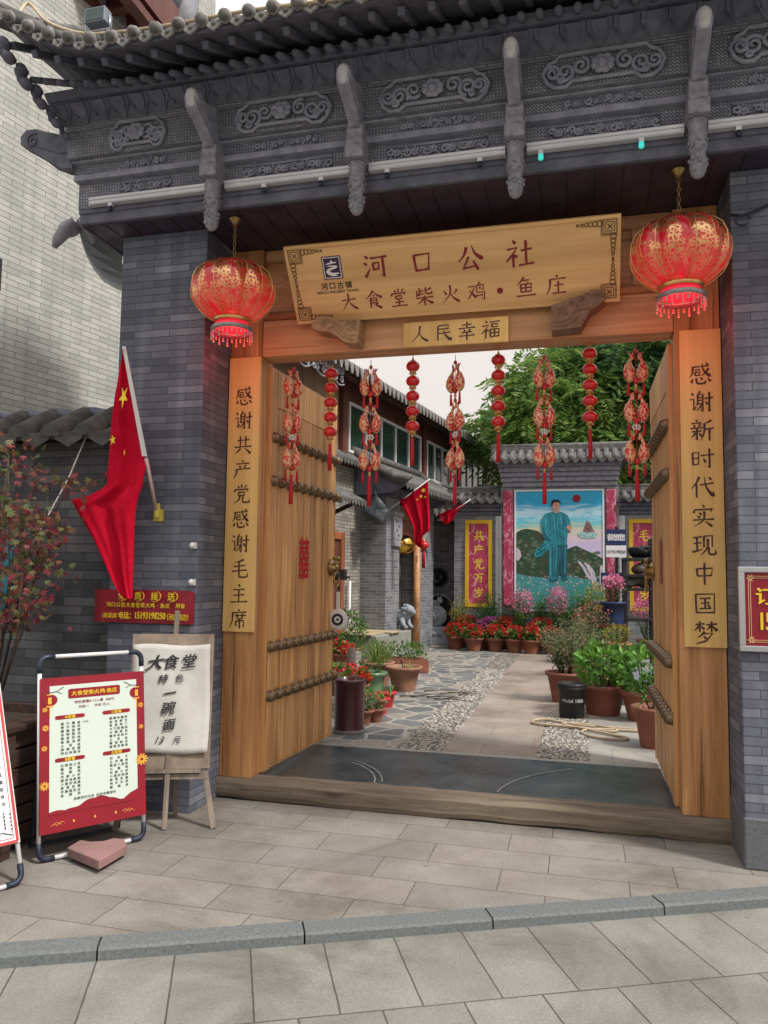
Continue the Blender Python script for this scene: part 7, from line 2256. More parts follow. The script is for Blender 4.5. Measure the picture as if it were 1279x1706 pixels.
# ------------------------------------------------------------------ potted plants
def pot_mesh(r, h, taper=0.72, rim=0.03, rimh=0.05):
    b = MB()
    b.lathe([(r * taper, 0), (r * (taper + 0.3 * (1 - taper)), h * 0.3), (r * 0.97, h - rimh), (r + rim * 0.3, h - rimh), (r + rim, h - rimh * 0.5), (r + rim, h), (r - 0.012, h), (r - 0.02, h * 0.86)], n=26, cap=False)
    b.lathe([(r * taper, 0.0), (0.0001, 0.001)], n=26, cap=False)
    return b
def soil_mesh(r, h):
    return MB().lathe([(r - 0.016, h * 0.86), (r * 0.5, h * 0.9), (0.0001, h * 0.92)], n=22, cap=False)

def geranium(e, r, h, petal=PETR, n_l=150, n_f=10, hh=0.2, spread=1.25):
    P, Nn = ell(n_l, (0, 0, h + hh * 0.42), (r * spread, r * spread, hh * 0.6), 0.3)
    D = Nn * 0.7 + rng.normal(size=P.shape) * 0.45 + np.array([0, 0, 0.15])
    V, F = leaf_quads(P, D, rng.uniform(0.05, 0.085, n_l), rng.uniform(0.05, 0.08, n_l))
    L_ = Leaves().add(V, F)
    L_.build('foliage', GREEN1, e, world=False)
    Q = Leaves()
    for k in range(n_f):
        a, q = rng.uniform(0, 2 * PI), rng.uniform(0.1, 1.15) ** 0.7 * r * spread
        c = np.array([q * math.cos(a), q * math.sin(a), h + hh * rng.uniform(0.85, 1.2) - 0.35 * q * q / max(r, 0.05)])
        P, Nn = ell(26, c, (0.045, 0.045, 0.035), 0.7)
        V, F = leaf_quads(P, Nn + rng.normal(size=P.shape) * 0.5, 0.032, 0.03)
        Q.add(V, F)
    Q.build('flowers', petal, e, world=False)
def potted(label, loc, r, h, potm, kind, group=None, taper=0.72, rim=0.025, rz=0.0, **k):
    e = thing('potted_plant', label, 'potted plant', loc, (0, 0, rz), group)
    pot_mesh(r, h, taper, rim, min(0.05, h * 0.2)).build('pot', potm, e, world=False)
    soil_mesh(r, h).build('soil', SOIL, e, world=False)
    kind(e, r, h, **k)
    return e
def bushy(e, r, h, leaf=GREEN2, n=170, ls=0.1, lw=0.07, hh=0.35, sp=1.5, droop=0.0):
    P, Nn = ell(n, (0, 0, h + hh * 0.5), (r * sp, r * sp, hh * 0.55), 0.35)
    D = Nn * 0.8 + rng.normal(size=P.shape) * 0.5 + np.array([0, 0, 0.1 - droop])
    V, F = leaf_quads(P, D, rng.uniform(0.4, 1.3, n) * ls, rng.uniform(0.5, 1.3, n) * lw)
    Leaves().add(V, F).build('foliage', leaf, e, world=False)
    b = MB()
    for k in range(7):
        a = k * 0.9
        b.tube([(0.3 * r * math.cos(a), 0.3 * r * math.sin(a), h * 0.88), (0.9 * r * math.cos(a), 0.9 * r * math.sin(a), h + hh * 0.7)], 0.006, 4)
    b.build('stems', GREEND, e, world=False)
def wispy(e, r, h, leaf=GREEN3, n=900, hh=0.8, wid=0.36, petal=None, npet=360):
    npet = 200 if petal is PETC else npet
    b = MB()
    Q = Leaves()
    for k in range(34):
        a, s = rng.uniform(0, 2 * PI), rng.uniform(0.15, 1.0)
        tip = np.array([wid * s * math.cos(a), wid * s * math.sin(a), h + hh * rng.uniform(0.55, 1.05) * (1.05 - 0.3 * s)])
        b0 = np.array([0.3 * r * math.cos(a), 0.3 * r * math.sin(a), h * 0.88])
        mid = (b0 + tip) / 2 + np.array([0, 0, 0.1 * hh])
        b.tube([b0, mid, tip], [0.004, 0.003, 0.0015], 4)
        m = n // 34
        t = rng.uniform(0.2, 1, m)[:, None]
        P = (1 - t) ** 2 * b0 + 2 * t * (1 - t) * mid + t ** 2 * tip + rng.normal(size=(m, 3)) * 0.035
        V, F = leaf_quads(P, rng.normal(size=P.shape) + np.array([0, 0, 0.4]), rng.uniform(0.025, 0.05, m), 0.018)
        Q.add(V, F)
    Q.build('foliage', leaf, e, world=False)
    b.build('stems', GREEND, e, world=False)
    if petal:
        P, Nn = ell(npet, (0, 0, h + hh * 0.74), (wid * 0.8, wid * 0.8, hh * 0.36), 0.4)
        V, F = leaf_quads(P, rng.normal(size=P.shape), rng.uniform(0.03, 0.055, npet), 0.04)
        Leaves().add(V, F).build('flowers', petal, e, world=False)
def grassy(e, r, h, leaf=GREEN2, n=110, l=0.35):
    V, F = [], []
    o = 0
    for k in range(n):
        a, s = rng.uniform(0, 2 * PI), rng.uniform(0.0, 0.75) * r
        dx = np.array([math.cos(a), math.sin(a), 0])
        sd = np.array([-math.sin(a), math.cos(a), 0]) * 0.006
        ll = l * rng.uniform(0.6, 1.15)
        out = rng.uniform(0.2, 0.8)
        prev = None
        b0 = dx * s + np.array([0, 0, h * 0.88])
        for q in range(5):
            t = q / 4
            c = b0 + dx * (out * ll * t * t) + np.array([0, 0, ll * (t - 0.35 * out * t * t)])
            V += [c - sd * (1 - t * 0.9), c + sd * (1 - t * 0.9)]
            if q: F.append([o + 2 * q - 2, o + 2 * q - 1, o + 2 * q + 1, o + 2 * q])
        o += 10
    link_mesh('blades', np.array(V), F, leaf, e, world=False)
def bare(e, r, h): 
    V, F = leaf_quads(np.array([[0.3 * r, 0, h * 0.9], [-0.3 * r, 0.2 * r, h * 0.9], [0.1 * r, -0.4 * r, h * 0.9]] * 4) + rng.normal(size=(12, 3)) * 0.03, rng.normal(size=(12, 3)) + np.array([0, 0, 1.2]), 0.07, 0.03)
    Leaves().add(V, F).build('seedlings', GREEN2, e, world=False)

YELLG = leafmat('leaf_lime_blade', [(0.14, 0.22, 0.04), (0.2, 0.28, 0.055), (0.27, 0.32, 0.07)])
# row of red geraniums before the mural wall
gx = [(-1.62, 10.1), (-1.22, 9.85), (-0.82, 9.95), (-0.45, 9.85), (-0.12, 9.75), (0.24, 9.8)]
glab = ['terracotta pot of red geraniums, first from the left in the row below the mural', 'terracotta pot of red geraniums with fresh green leaves, second from the left below the mural',
        'terracotta pot of red geraniums before the magenta cluster, third from the left below the mural', 'terracotta pot of red geraniums, fourth from the left, under the mural left edge',
        'terracotta pot of red geraniums, fifth from the left, beside the path end', 'terracotta pot of red geraniums at the right row end, half behind the wispy shrub']
g0 = potted(glab[0], (gx[0][0], gx[0][1], FZ), 0.165, 0.25, TERRA, geranium, 'geranium pots below the mural', n_l=190, n_f=24)
g1 = potted(glab[1], (gx[1][0], gx[1][1], FZ), 0.165, 0.25, TERRA, geranium, 'geranium pots below the mural', n_l=240, n_f=17)
for i in (2, 3, 4, 5):
    place_copy((g0, g1)[i % 2], (gx[i][0], gx[i][1], FZ), i * 1.3, glab[i])
for i, (x, y, lab) in enumerate(((-1.45, 10.42, 'back row pot of red geraniums against the scroll wall'), (-0.62, 10.3, 'back row pot of red geraniums under the left painted column'), (0.05, 10.25, 'back row pot of red geraniums under the middle of the mural'))):
    place_copy((g1, g0)[i % 2], (x, y, FZ + 0.12), 2 + i, lab, 1.05)
potted('pot of magenta flowers in the middle of the geranium row', (-1.0, 10.25, FZ + 0.14), 0.15, 0.24, TERRA, geranium, petal=PETM, n_l=120, n_f=16)
# taller shrubs behind the row
def tall(label, x, y, r, h, hh, wid, leaf, petal=None, n=900, potm=TERRA):
    return potted(label, (x, y, FZ), r, h, potm, wispy, hh=hh, wid=wid, leaf=leaf, n=n, petal=petal)
for k in ('a',):
    tall('dark green conifer like shrub in front of the left wall scroll', -1.0, 10.45, 0.18, 0.3, 0.85, 0.36, GREEND, None, 1600)
    tall('yellow green spiky shrub at the far left of the mural wall', -1.6, 10.45, 0.16, 0.3, 0.75, 0.28, YELL, None, 800)
    tall('pink azalea shrub under the left edge of the mural', -0.35, 10.32, 0.18, 0.34, 0.8, 0.3, GREEN1, PETP, 800)
    tall('low dark green bush left of the pink azaleas', -0.62, 10.45, 0.18, 0.3, 0.55, 0.34, GREEND, None, 1300)
    tall('slim green shrub between the two pink azaleas', 0.03, 10.42, 0.15, 0.34, 0.8, 0.2, GREEN1, None, 900)
    tall('tall pink azalea shrub below the painted man', 0.34, 10.3, 0.18, 0.34, 0.86, 0.27, GREEN1, PETP, 800)
    tall('dark green bush under the right half of the mural', 0.68, 10.35, 0.2, 0.34, 0.85, 0.36, GREEN1, None, 2000)
    tall('lily like bush with yellow blooms under the right edge of the mural', 1.05, 10.3, 0.18, 0.34, 0.92, 0.3, GREEN1, YELL, 900)
# right of the path, far
tall('coral flowered bush halfway along the right of the path', 0.98, 8.2, 0.2, 0.32, 0.66, 0.46, GREEN3, PETC, 1700)
tall('blush leaved bush behind the wispy shrub right of the path', 0.75, 6.6, 0.2, 0.3, 0.55, 0.4, GREEN3, None, 1300)
bl = potted('blue pot of grey green flowers raised on a stand by the message sign', (1.3, 8.25, 0.78), 0.19, 0.36, BLUEPOT, wispy, taper=0.8, hh=0.42, wid=0.22, n=500, petal=PETP, leaf=GREEN3)
tag(MB().box(1.1, 1.5, 8.05, 8.45, 0.72, 0.778).box(1.13, 1.17, 8.08, 8.12, 0.1, 0.72).box(1.43, 1.47, 8.08, 8.12, 0.1, 0.72).box(1.13, 1.17, 8.38, 8.42, 0.1, 0.72).box(1.43, 1.47, 8.38, 8.42, 0.1, 0.72).build('plant_stand', WRED), 'small red brown stand under the blue flower pot', 'plant stand')
potted('red pot with a mixed green bush under the plant stand', (1.12, 7.75, FZ), 0.17, 0.3, REDPOT, bushy, hh=0.3, sp=1.4, n=220, ls=0.06, lw=0.03, leaf=GREEN1)
potted('striped terracotta pot of yellow leaves beside the black rack', (1.33, 7.2, FZ + 0.12), 0.19, 0.34, TERRAB, bushy, hh=0.24, sp=1.1, n=260, ls=0.07, lw=0.02, leaf=YELL, taper=0.6)
tag(MB().box(1.1, 1.56, 6.98, 7.42, FZ, FZ + 0.118).build('stone_step', GRAN, bevel=0.01), 'low grey stone step under the striped pot', 'step')
tall('fan of dark palm like leaves behind the black rack', 1.95, 9.6, 0.2, 0.34, 0.7, 0.34, GREEN1, PETP, 500)
# right of the path, near
potted('terracotta pot with a large wispy grey green shrub at the path edge', (0.62, 4.25, FZ), 0.215, 0.34, TERRA, wispy, hh=0.62, wid=0.36, n=2100)
potted('shallow terracotta pot of scraggly weeds behind the black bucket', (0.98, 4.5, FZ), 0.2, 0.28, TERRA, wispy, hh=0.45, wid=0.3, n=900)
potted('wide terracotta pot of broad bright green leaves right of the black bucket', (1.02, 3.55, FZ), 0.235, 0.31, TERRA, bushy, hh=0.4, sp=1.25, n=300, ls=0.11, lw=0.075, leaf=GREEN2)
potted('second wide terracotta pot of broad green leaves, next to the door leaf', (1.42, 3.3, FZ), 0.225, 0.3, TERRA, bushy, hh=0.42, sp=1.3, n=300, ls=0.11, lw=0.075, leaf=GREEN2)
potted('terracotta pot with a sparse plant peeking out behind the right door leaf', (1.43, 2.02, FZ), 0.19, 0.34, TERRA, bushy, hh=0.3, sp=0.95, n=90, ls=0.07, lw=0.03, leaf=GREEN1)
bt = thing('black_bucket', 'black plastic bucket with white lettering right of the path', 'bucket', (0.70, 3.22, FZ))
b = MB().lathe([(0.12, 0), (0.125, 0.005), (0.138, 0.29), (0.148, 0.295), (0.148, 0.31), (0.142, 0.315), (0.15, 0.33), (0.15, 0.35), (0.138, 0.352), (0.125, 0.05), (0.0001, 0.05)], n=30)
b.build('bucket', BLACKP, bt, world=False)
t = Letters(); t.line('Mobil 1000', 0.0, 0.185, 0.05, thin=0.0015)
V = []
for v in t.mb.v:
    a = -PI / 2 + (v[0] + 0.02) / 0.135
    V.append((0.1365 * math.cos(a), 0.1365 * math.sin(a), v[2]))
t.mb.v = V
t.mb.build('lettering', WHITE, bt, world=False)
# hose
rr = random.Random(5)
pts = []
ctrl = [(1.9, 2.75), (1.45, 2.66), (1.1, 2.70), (0.8, 2.72), (0.52, 2.86), (0.36, 2.84), (0.34, 2.70), (0.5, 2.60), (0.8, 2.56), (1.05, 2.50), (1.12, 2.58), (0.98, 2.68), (0.74, 2.80), (0.62, 2.74), (0.7, 2.60), (0.92, 2.46), (1.14, 2.30), (1.2, 2.2), (1.08, 2.14), (0.88, 2.22), (0.80, 2.40), (0.92, 2.56), (1.2, 2.60), (1.9, 2.58)]
for i in range(len(ctrl) - 1):
    p0, p1, p2, p3 = (Vector(ctrl[max(0, min(len(ctrl) - 1, j))]) for j in (i - 1, i, i + 1, i + 2))
    for k in range(8):
        t_ = k / 8
        q = 0.5 * ((2 * p1) + (p2 - p0) * t_ + (2 * p0 - 5 * p1 + 4 * p2 - p3) * t_ * t_ + (3 * p1 - p0 - 3 * p2 + p3) * t_ ** 3)
        pts.append((q.x, q.y, FZ + 0.016 + 0.010 * (0.5 + 0.5 * math.sin(i * 1.9 + t_ * 1.5)) * (1 if 3 < i < 16 else 0.2)))
tag(MB().tube(pts, 0.0125, 8).build('garden_hose', HOSE), 'tan garden hose lying in loops on the path before the bucket', 'hose')
# planted bed behind the pots, stone edging
tag(MB().box(1.15, 2.2, 4.2, 6.2, FZ, FZ + 0.2).build('stone_slab', GRAN, bevel=0.015), 'grey stone block behind the broad leaved pots', 'stone')

# left of the path
br_ = thing('barrel', 'dark maroon drum standing just inside the left door leaf', 'barrel', (-1.265, 1.80, FZ))
b = MB().lathe([(0.135, 0), (0.142, 0.01), (0.14, 0.03), (0.136, 0.05), (0.138, 0.3), (0.142, 0.44), (0.15, 0.455), (0.152, 0.475), (0.145, 0.485), (0.138, 0.48), (0.13, 0.42), (0.0001, 0.42)], n=30)
b.build('drum', MAROON, br_, world=False)
MB().lathe([(0.143, 0.0), (0.146, 0.004), (0.146, 0.03), (0.142, 0.034)], n=30, cap=False).build('foot_band', simple('grey_band', (0.2, 0.19, 0.19), None, 9, 0.6), br_, world=False)
potted('wide brown terracotta pot with almost bare soil left of the path', (-1.36, 4.45, FZ), 0.205, 0.3, TERRAB, bare, taper=0.68, rim=0.03)
potted('green glazed pot beside the wide brown pot', (-1.68, 4.1, FZ), 0.165, 0.26, GREENPOT, bushy, taper=0.75, hh=0.16, sp=0.9, n=80, ls=0.05, lw=0.02, leaf=GREEN1)
potted('brown pot of long arching grass behind the green glazed pot', (-1.82, 4.85, FZ), 0.215, 0.3, TERRAB, grassy, l=0.38, leaf=YELLG)
r0_ = potted('small bright red plastic pot, nearest of the three, left of the path', (-1.23, 2.78, FZ), 0.085, 0.165, REDPOT, bare, 'small red pots')
place_copy(r0_, (-1.26, 3.2, FZ), 1.0, 'small bright red plastic pot on the right, behind the nearest one')
place_copy(r0_, (-1.44, 3.05, FZ), 2.2, 'small bright red plastic pot on the left, behind the nearest one')
s0_ = potted('small terracotta pot of low green leaves beside the maroon barrel', (-1.24, 2.22, FZ), 0.075, 0.13, TERRA, bushy, 'small terracotta pots', hh=0.1, sp=1.2, n=50, ls=0.045, lw=0.022, leaf=GREEN3)
place_copy(s0_, (-1.16, 2.36, FZ), 1.4, 'small terracotta pot of low green leaves, second out from the barrel')
place_copy(s0_, (-1.33, 2.5, FZ), 2.4, 'small terracotta pot of low green leaves behind the barrel', 0.95)
place_copy(s0_, (-1.45, 2.75, FZ + 0.02), 3.1, 'small terracotta pot of low green leaves left of the red plastic pots', 1.1)
potted('small dark green pot with seedlings among the red pots', (-1.32, 2.62, FZ + 0.02), 0.075, 0.14, simple('dark_green_pot', (0.02, 0.09, 0.05), None, 5, 0.4), bushy, hh=0.12, sp=1.1, n=50, ls=0.05, lw=0.02, leaf=GREEN2)
potted('terracotta pot of orange red geraniums above the barrel', (-1.68, 3.45, FZ), 0.13, 0.2, TERRA, geranium, petal=PETO, n_l=90, n_f=12, hh=0.14)
potted('terracotta pot of red geraniums high beside the left door leaf', (-1.60, 2.58, FZ + 0.2), 0.11, 0.18, TERRA, geranium, n_l=60, n_f=6, hh=0.13)
potted('terracotta pot of red geraniums on a box behind the barrel', (-2.05, 3.95, FZ + 0.3), 0.12, 0.18, TERRA, geranium, n_l=80, n_f=8, hh=0.14)
potted('terracotta pot of red geraniums farthest back by the door leaf edge', (-2.62, 5.3, FZ + 0.35), 0.13, 0.2, TERRA, geranium, n_l=80, n_f=8, hh=0.14)
tag(MB().box(-1.75, -1.42, 2.4, 2.75, FZ, FZ + 0.198).build('brick_step', BRIN, bevel=0.006), 'brick step under the red geranium next to the left door leaf', 'step')
tag(MB().box(-2.25, -1.88, 3.78, 4.12, FZ, FZ + 0.298).build('wooden_crate', WOLD, bevel=0.006), 'weathered wooden crate under a red geranium pot', 'crate')
tag(MB().box(-2.8, -2.25, 5.05, 5.6, FZ, FZ + 0.348).build('brick_step', BRIN, bevel=0.006), 'brick step under the farthest red geranium', 'step')
tag(MB().tube([(-1.62, 2.95, FZ), (-1.6, 2.97, 0.75)], [0.045, 0.05], 8).build('cut_trunk', BARK), 'short dark tree stump between the geranium pots', 'stump')
def trough(loc, L_, W_, H_, label, leaf, rz=0.0, n=260, ls=0.09):
    e = thing('planter_trough', label, 'planter', loc, (0, 0, rz))
    b = MB()
    b.box(-L_, L_, -W_, -W_ + 0.02, 0, H_); b.box(-L_, L_, W_ - 0.02, W_, 0, H_); b.box(-L_, -L_ + 0.02, -W_ + 0.02, W_ - 0.02, 0, H_); b.box(L_ - 0.02, L_, -W_ + 0.02, W_ - 0.02, 0, H_)
    b.build('trough', TERRA, e, world=False, bevel=0.006)
    MB().box(-L_ + 0.02, L_ - 0.02, -W_ + 0.02, W_ - 0.02, 0.01, H_ - 0.03).build('soil', SOIL, e, world=False)
    P = np.stack([rng.uniform(-L_, L_, n), rng.uniform(-W_, W_, n), rng.uniform(H_ * 0.9, H_ + 0.22, n)], 1)
    V, F = leaf_quads(P, rng.normal(size=P.shape) * 0.5 + np.array([0, 0, 0.8]), rng.uniform(0.6, 1.2, n) * ls, ls * 0.35)
    Leaves().add(V, F).build('foliage', leaf, e, world=False)
trough((-2.25, 6.0, FZ), 0.35, 0.14, 0.16, 'terracotta trough of yellow green sprigs left of the grass pot', GREEN2, 0.2, 90)
trough((-2.0, 6.7, FZ), 0.42, 0.15, 0.16, 'terracotta trough of grey green bushes in front of the basin', GREEN1, 0.1, 420, 0.07)
trough((-1.62, 6.3, FZ), 0.2, 0.13, 0.18, 'small terracotta trough right of the basin plants', REDPOT and GREEN1, 0.3, 90, 0.06)
potted('green bush against the house wall behind the door leaf', (-2.75, 6.6, FZ), 0.2, 0.3, TERRA, bushy, hh=0.55, sp=1.5, n=420, ls=0.08, lw=0.04, leaf=GREEN1)
# dry twigs on the flagstones
b = MB()
for k in range(9):
    x, y, a = -0.95 + rr.uniform(-0.35, 0.35), 4.1 + rr.uniform(-0.3, 0.35), rr.uniform(-0.4, 0.5)
    l = rr.uniform(0.2, 0.5)
    b.tube([(x, y, FZ + 0.01), (x + l * 0.5 * math.cos(a), y + l * 0.5 * math.sin(a), FZ + 0.03), (x + l * math.cos(a + 0.3), y + l * math.sin(a + 0.3), FZ + 0.012)], [0.008, 0.006, 0.003], 5)
tag(b.build('dry_twigs', BARK), 'dry dark twigs lying on the flagstones beside the brown pot', 'twigs')

# ------------------------------------------------------------------ trees beyond the mural wall
def frond_tree(name, label, base, height, crown, mat, nf, seed, fl=0.45, group=None):
    global rng
    keep, rng = rng, np.random.default_rng(seed)
    e = thing(name, label, 'tree', base, group=group)
    b = MB()
    cz = crown[2]
    b.tube([(0, 0, 0), (0.05, 0, height * 0.25), (-0.05, 0.05, height * 0.45), (0.0, 0, height * 0.7)], [0.2, 0.17, 0.13, 0.06], 9)
    blobs = []
    for k in range(26):
        v = sph(1)[0]
        q = rng.uniform(0.45, 1.0)
        c = np.array([v[0] * crown[0] * q, v[1] * crown[1] * q, cz + v[2] * crown[3] * q])
        blobs.append((c, rng.uniform(0.45, 0.95)))
        b.tube([(0, 0, height * rng.uniform(0.3, 0.6)), tuple(c * np.array([0.5, 0.5, 0.6]) + np.array([0, 0, cz * 0.35])), tuple(c)], [0.06, 0.035, 0.012], 6)
    b.build('trunk', BARK, e, world=False)
    Q = Leaves()
    per = nf // len(blobs)
    for c, s in blobs:
        r_ = s * 0.95
        P, Nn = ell(per, c, (r_, r_, r_ * 0.75), 0.25)
        for p, n_ in zip(P, Nn):
            d = n_ * 0.7 + rng.normal(size=3) * 0.5 + np.array([0, 0, -0.15])
            d /= np.linalg.norm(d)
            l = fl * rng.uniform(0.6, 1.2)
            side = np.cross(d, np.array([0, 0, 1.0]) + rng.normal(size=3) * 0.3)
            side /= np.linalg.norm(side) + 1e-9
            m = 8
            t = np.linspace(0.12, 1, m)
            sag = np.array([0, 0, -0.45]) * (t ** 2)[:, None] * l
            C_ = p + d * (t * l)[:, None] + sag
            for sg in (-1, 1):
                D = side * sg * 0.85 + d * 0.5 + np.array([0, 0, -0.25])
                V, F = leaf_quads(C_, np.repeat(D[None], m, 0) + rng.normal(size=(m, 3)) * 0.12, l * 0.36, l * 0.10)
                Q.add(V, F)
    Q.build('crown', mat, e, world=False)
    rng = keep
    return e
frond_tree('feathery_tree', 'light green feathery tree rising behind the left half of the mural wall', (0.35, 13.6, 0), 7.2, (1.6, 1.4, 5.35, 1.6), TREEL, 1900, 21, 0.62, group='trees beyond the mural wall')
frond_tree('feathery_tree', 'dark green feathery tree behind the right half of the mural wall', (2.3, 14.8, 0), 8.5, (2.5, 1.8, 6.3, 2.4), TREED, 2400, 22, 0.66, group='trees beyond the mural wall')
frond_tree('feathery_tree', 'deep green tree filling the gap behind the tall tree on the right', (4.3, 17.5, 0), 9.5, (3.0, 2.0, 6.0, 3.2), TREED, 1500, 23, 0.75, group='trees beyond the mural wall')
frond_tree('feathery_tree', 'dark green low crowned tree between the light one and the tall one', (1.9, 16.6, 0), 8.0, (2.0, 1.6, 5.4, 2.2), TREED, 1500, 24, 0.66, group='trees beyond the mural wall')

# ------------------------------------------------------------------ ornaments hanging under the lintel
LZ = 3.09
def tassel(b, x, z, l, r, m=0):
    b.lathe([(r * 0.35, 0.0), (r * 0.9, -0.012), (r * 0.75, -0.03), (r * 1.0, -l * 0.5), (r * 1.05, -l)], (x, 0, z), 10, m)
def lantern_string(loc, label):
    e = thing('lantern_string', label, 'lantern string', loc, group='strings of five small red lanterns')
    b = MB()
    b.tube([(0, 0, 0), (0, 0, -0.74)], 0.003, 4)
    b.build('cord', REDF, e, world=False)
    prof = [(0.02, -0.034), (0.034, -0.03), (0.046, -0.016), (0.05, 0.0), (0.046, 0.016), (0.034, 0.03), (0.02, 0.034)]
    l0 = c0 = None
    for k in range(5):
        z = -0.085 - k * 0.108
        if l0 is None:
            l0 = MB().lathe(prof, n=32, lobes=8, lobe=0.1).build('small_lantern', REDL, e, world=False)
            c = MB(); c.lathe([(0.021, 0.032), (0.022, 0.04), (0.012, 0.042)], n=12); c.lathe([(0.012, -0.048), (0.024, -0.044), (0.022, -0.032)], n=12)
            for q in range(10):
                a = q * PI / 5
                c.ball((0.022 * math.cos(a), 0.022 * math.sin(a), -0.052), 0.006, 5, 4)
            c.ball((0, 0, 0.052), 0.009, 6, 5)
            c0 = c.build('gold_cap', GOLD, l0, world=False)
            o = l0
        else:
            o = copy_tree(l0, e)
        o.location = (0, 0, z)
    b = MB(); b.ball((0, 0, -0.585), 0.011, 8, 6); b.build('bead', GOLD, e, world=False)
    b = MB(); tassel(b, 0, -0.6, 0.2, 0.014); b.build('tassel', REDF, e, world=False)
    return e
FISHM = None
def fish_mat():
    m, nt, b_ = base_mat('red_gold_charm')
    v = coord(nt, 'Object')
    vo = nd(nt, 'ShaderNodeTexVoronoi', {'Vector': v, 'Scale': 55.0})
    f = noise(nt, v, 24, 3, 0.6)
    a = nd(nt, 'ShaderNodeMath', {0: vo.outputs['Distance'], 1: f}, operation='ADD')
    c = ramp(nt, a.outputs[0], [(0.94, (0.58, 0.014, 0.022)), (1.06, (0.58, 0.06, 0.045)), (1.16, (0.72, 0.42, 0.22))])
    nt.links.new(c, b_.inputs['Base Color'])
    b_.inputs['Roughness'].default_value = 0.3
    b_.inputs['Coat Weight'].default_value = 0.4
    bump(nt, b_, vo.outputs['Distance'], 0.5, 0.004)
    return m
FISHM = fish_mat()
SILV = simple('silver_charm', (0.72, 0.70, 0.66), (0.5, 0.48, 0.45), 30, 0.3, metal=0.7)
def fish_charm(loc, label, rz=0.0, silver=(1,)):
    e = thing('fish_charm', label, 'hanging charm', loc, (0, 0, rz), group='strings of red and gold fish charms')
    b = MB(); b.tube([(0, 0, 0), (0, 0, -0.95)], 0.003, 4); b.build('cord', REDF, e, world=False)
    for tier in range(3):
        zc = -0.17 - tier * 0.27
        f = MB()
        for s in (-1, 1):
            # a plump fish arched outward: head low and inward, tail curling up
            pts, rs = [], []
            for k in range(11):
                t = k / 10
                a = -1.35 + t * 2.55
                pts.append((s * (0.020 + 0.034 * math.cos(a)), 0.006 * math.sin(t * 5) * s, zc - 0.005 + 0.078 * math.sin(a)))
                rs.append(0.012 + 0.032 * max(0.0, math.sin(min(1, t * 1.2 + 0.08) * PI)) ** 0.8)
            f.tube(pts, rs, 9)
            for q in (-0.5, 0.1, 0.6):
                f.tube([(s * 0.02, 0, zc + 0.06), (s * (0.02 + 0.03 * (q + 0.6)), 0.015 * q, zc + 0.105)], [0.012, 0.004], 5)
            f.tube([(s * 0.06, 0, zc), (s * 0.085, 0, zc + 0.03)], [0.014, 0.004], 5)
            f.tube([(s * 0.05, 0, zc - 0.03), (s * 0.078, 0, zc - 0.045)], [0.012, 0.004], 5)
        f.build('fish_pair', FISHM, e, world=False)
        k_ = MB(); k_.ball((0, 0, zc + 0.115), 0.016, 8, 6); k_.ball((0, 0, zc - 0.085), 0.021, 8, 6, sc_=(1, 1, 1.1)); k_.build('red_bead', REDL, e, world=False)
        g_ = MB(); g_.ball((0, 0, zc - 0.118), 0.013, 8, 6); g_.ball((0, 0, zc - 0.135), 0.010, 8, 6)
        for s in (-1, 1):
            g_.ball((s * 0.058, 0, zc - 0.09), 0.009, 7, 5)
        if tier in silver:
            for q in range(8):
                g_.ball((0.026 * math.cos(q * PI / 4), 0, zc - 0.128 + 0.018 * math.sin(q * PI / 4)), 0.011, 6, 5)
        g_.build('silver_bead', SILV if tier in silver else GOLD, e, world=False)
        for s in (-1, 1):
            t_ = MB(); t_.tube([(s * 0.055, 0, zc - 0.03), (s * 0.058, 0, zc - 0.1)], 0.002, 4); tassel(t_, s * 0.058, zc - 0.1, 0.085, 0.011)
            t_.build('side_tassel', REDF, e, world=False)
    b = MB(); tassel(b, 0, -0.84, 0.22, 0.017); b.build('long_tassel', REDF, e, world=False)
    return e
ls0 = lantern_string((-0.945, 0.15, LZ), 'string of five small red lanterns, leftmost of the four, against the studded left door')
place_copy(ls0, (-0.335, 0.15, LZ + 0.02), 0.3, 'string of five small red lanterns, second from the left, hanging before the pale sky')
place_copy(ls0, (0.27, 0.15, LZ + 0.03), 0.7, 'string of five small red lanterns, third from the left, before the light green tree')
place_copy(ls0, (0.88, 0.15, LZ + 0.04), 1.1, 'string of five small red lanterns, rightmost of the four, before the dark tree')
_f0 = fish_charm
def fish_charm(*a, **k):
    e = _f0(*a, **k)
    for c in e.children:
        c.scale = (0.84, 0.84, 1.0)
    return e
fc = fish_charm((-1.24, 0.15, LZ + 0.02), 'red and gold fish charm string hanging against the left door leaf', 0.95)
place_copy(fc, (-0.645, 0.15, LZ), 0.15, 'red and gold fish charm string hanging before the house windows')
place_copy(fc, (-0.03, 0.15, LZ), -0.75, 'red and gold fish charm string in the middle, below the small plaque')
place_copy(fc, (0.58, 0.15, LZ), 0.45, 'red and gold fish charm string hanging above the left half of the mural roof')
place_copy(fc, (1.175, 0.15, LZ + 0.01), 0.05, 'red and gold fish charm string next to the right door leaf')
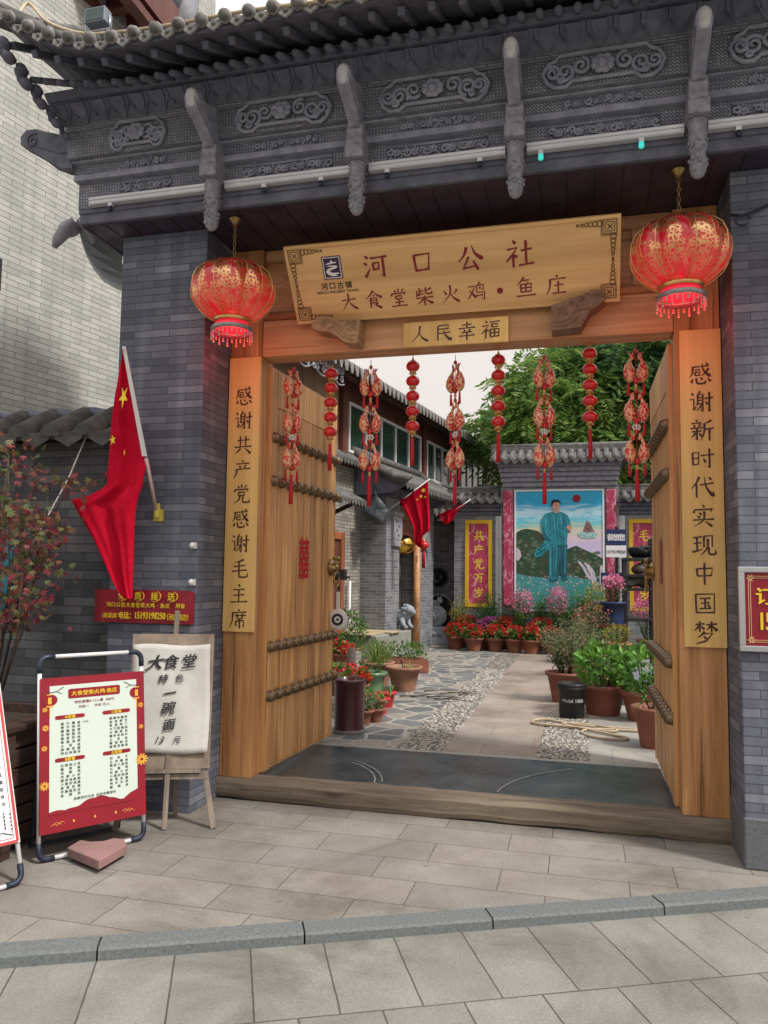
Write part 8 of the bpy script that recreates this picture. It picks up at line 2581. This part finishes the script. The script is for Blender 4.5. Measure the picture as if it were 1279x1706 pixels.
# ------------------------------------------------------------------ on the gate roof and the building above it
rope = [on_y(20, 48, -1.3), on_y(45, 6, -1.0), on_y(75, 34, -1.15), on_y(110, 50, -1.3), on_y(160, 57, -1.38), on_y(270, 44, -1.42), on_y(400, 20, -1.44), on_y(520, 4, -1.46), on_y(640, -12, -1.46), on_y(900, -50, -1.46)]
pts = []
for i in range(len(rope) - 1):
    p0, p1, p2, p3 = (rope[max(0, min(len(rope) - 1, j))] for j in (i - 1, i, i + 1, i + 2))
    for k in range(6):
        t_ = k / 6
        pts.append(0.5 * ((2 * p1) + (p2 - p0) * t_ + (2 * p0 - 5 * p1 + 4 * p2 - p3) * t_ * t_ + (3 * p1 - p0 - 3 * p2 + p3) * t_ ** 3))
tag(MB().tube(pts, 0.011, 6).build('eave_rope', ROPE), 'yellowed rope strung along the tile ends of the gate eave', 'rope')
fl = thing('flood_lamp', 'small grey flood lamp perched on the gate eave at upper left', 'lamp', on_y(165, 45, -1.25))
b = MB().box(-0.07, 0.07, -0.05, 0.02, 0.0, 0.09)
for k in range(7):
    b.box(-0.066 + k * 0.02, -0.06 + k * 0.02, 0.02, 0.045, 0.005, 0.085)
b.build('housing', simple('lamp_housing', (0.3, 0.33, 0.38), (0.2, 0.22, 0.25), 9, 0.4, metal=0.5), fl, world=False, bevel=0.004)
MB().box(-0.06, 0.06, -0.054, -0.05, 0.008, 0.082).build('lens', GLASSG, fl, world=False)
b = MB(); b.tube([(-0.08, -0.01, 0.05), (-0.085, -0.01, -0.03), (0.085, -0.01, -0.03), (0.08, -0.01, 0.05)], 0.006, 5); b.build('bracket', STEEL, fl, world=False)
fin = MB()
p = on_y(315, 14, -0.9)
fin.tube([p + Vector((0, 0, -0.25)), p, p + Vector((0.02, 0, 0.12)), p + Vector((0.08, 0, 0.2))], [0.07, 0.06, 0.045, 0.03], 8)
fin.ball(p + Vector((0.1, 0, 0.2)), 0.055, 9, 7)
fin.tube([p + Vector((-0.02, 0, 0.02)), p + Vector((-0.1, 0, 0.12)), p + Vector((-0.16, 0, 0.22))], [0.05, 0.05, 0.02], 7)
fin.build('roof_beast', CLAYL, gate)
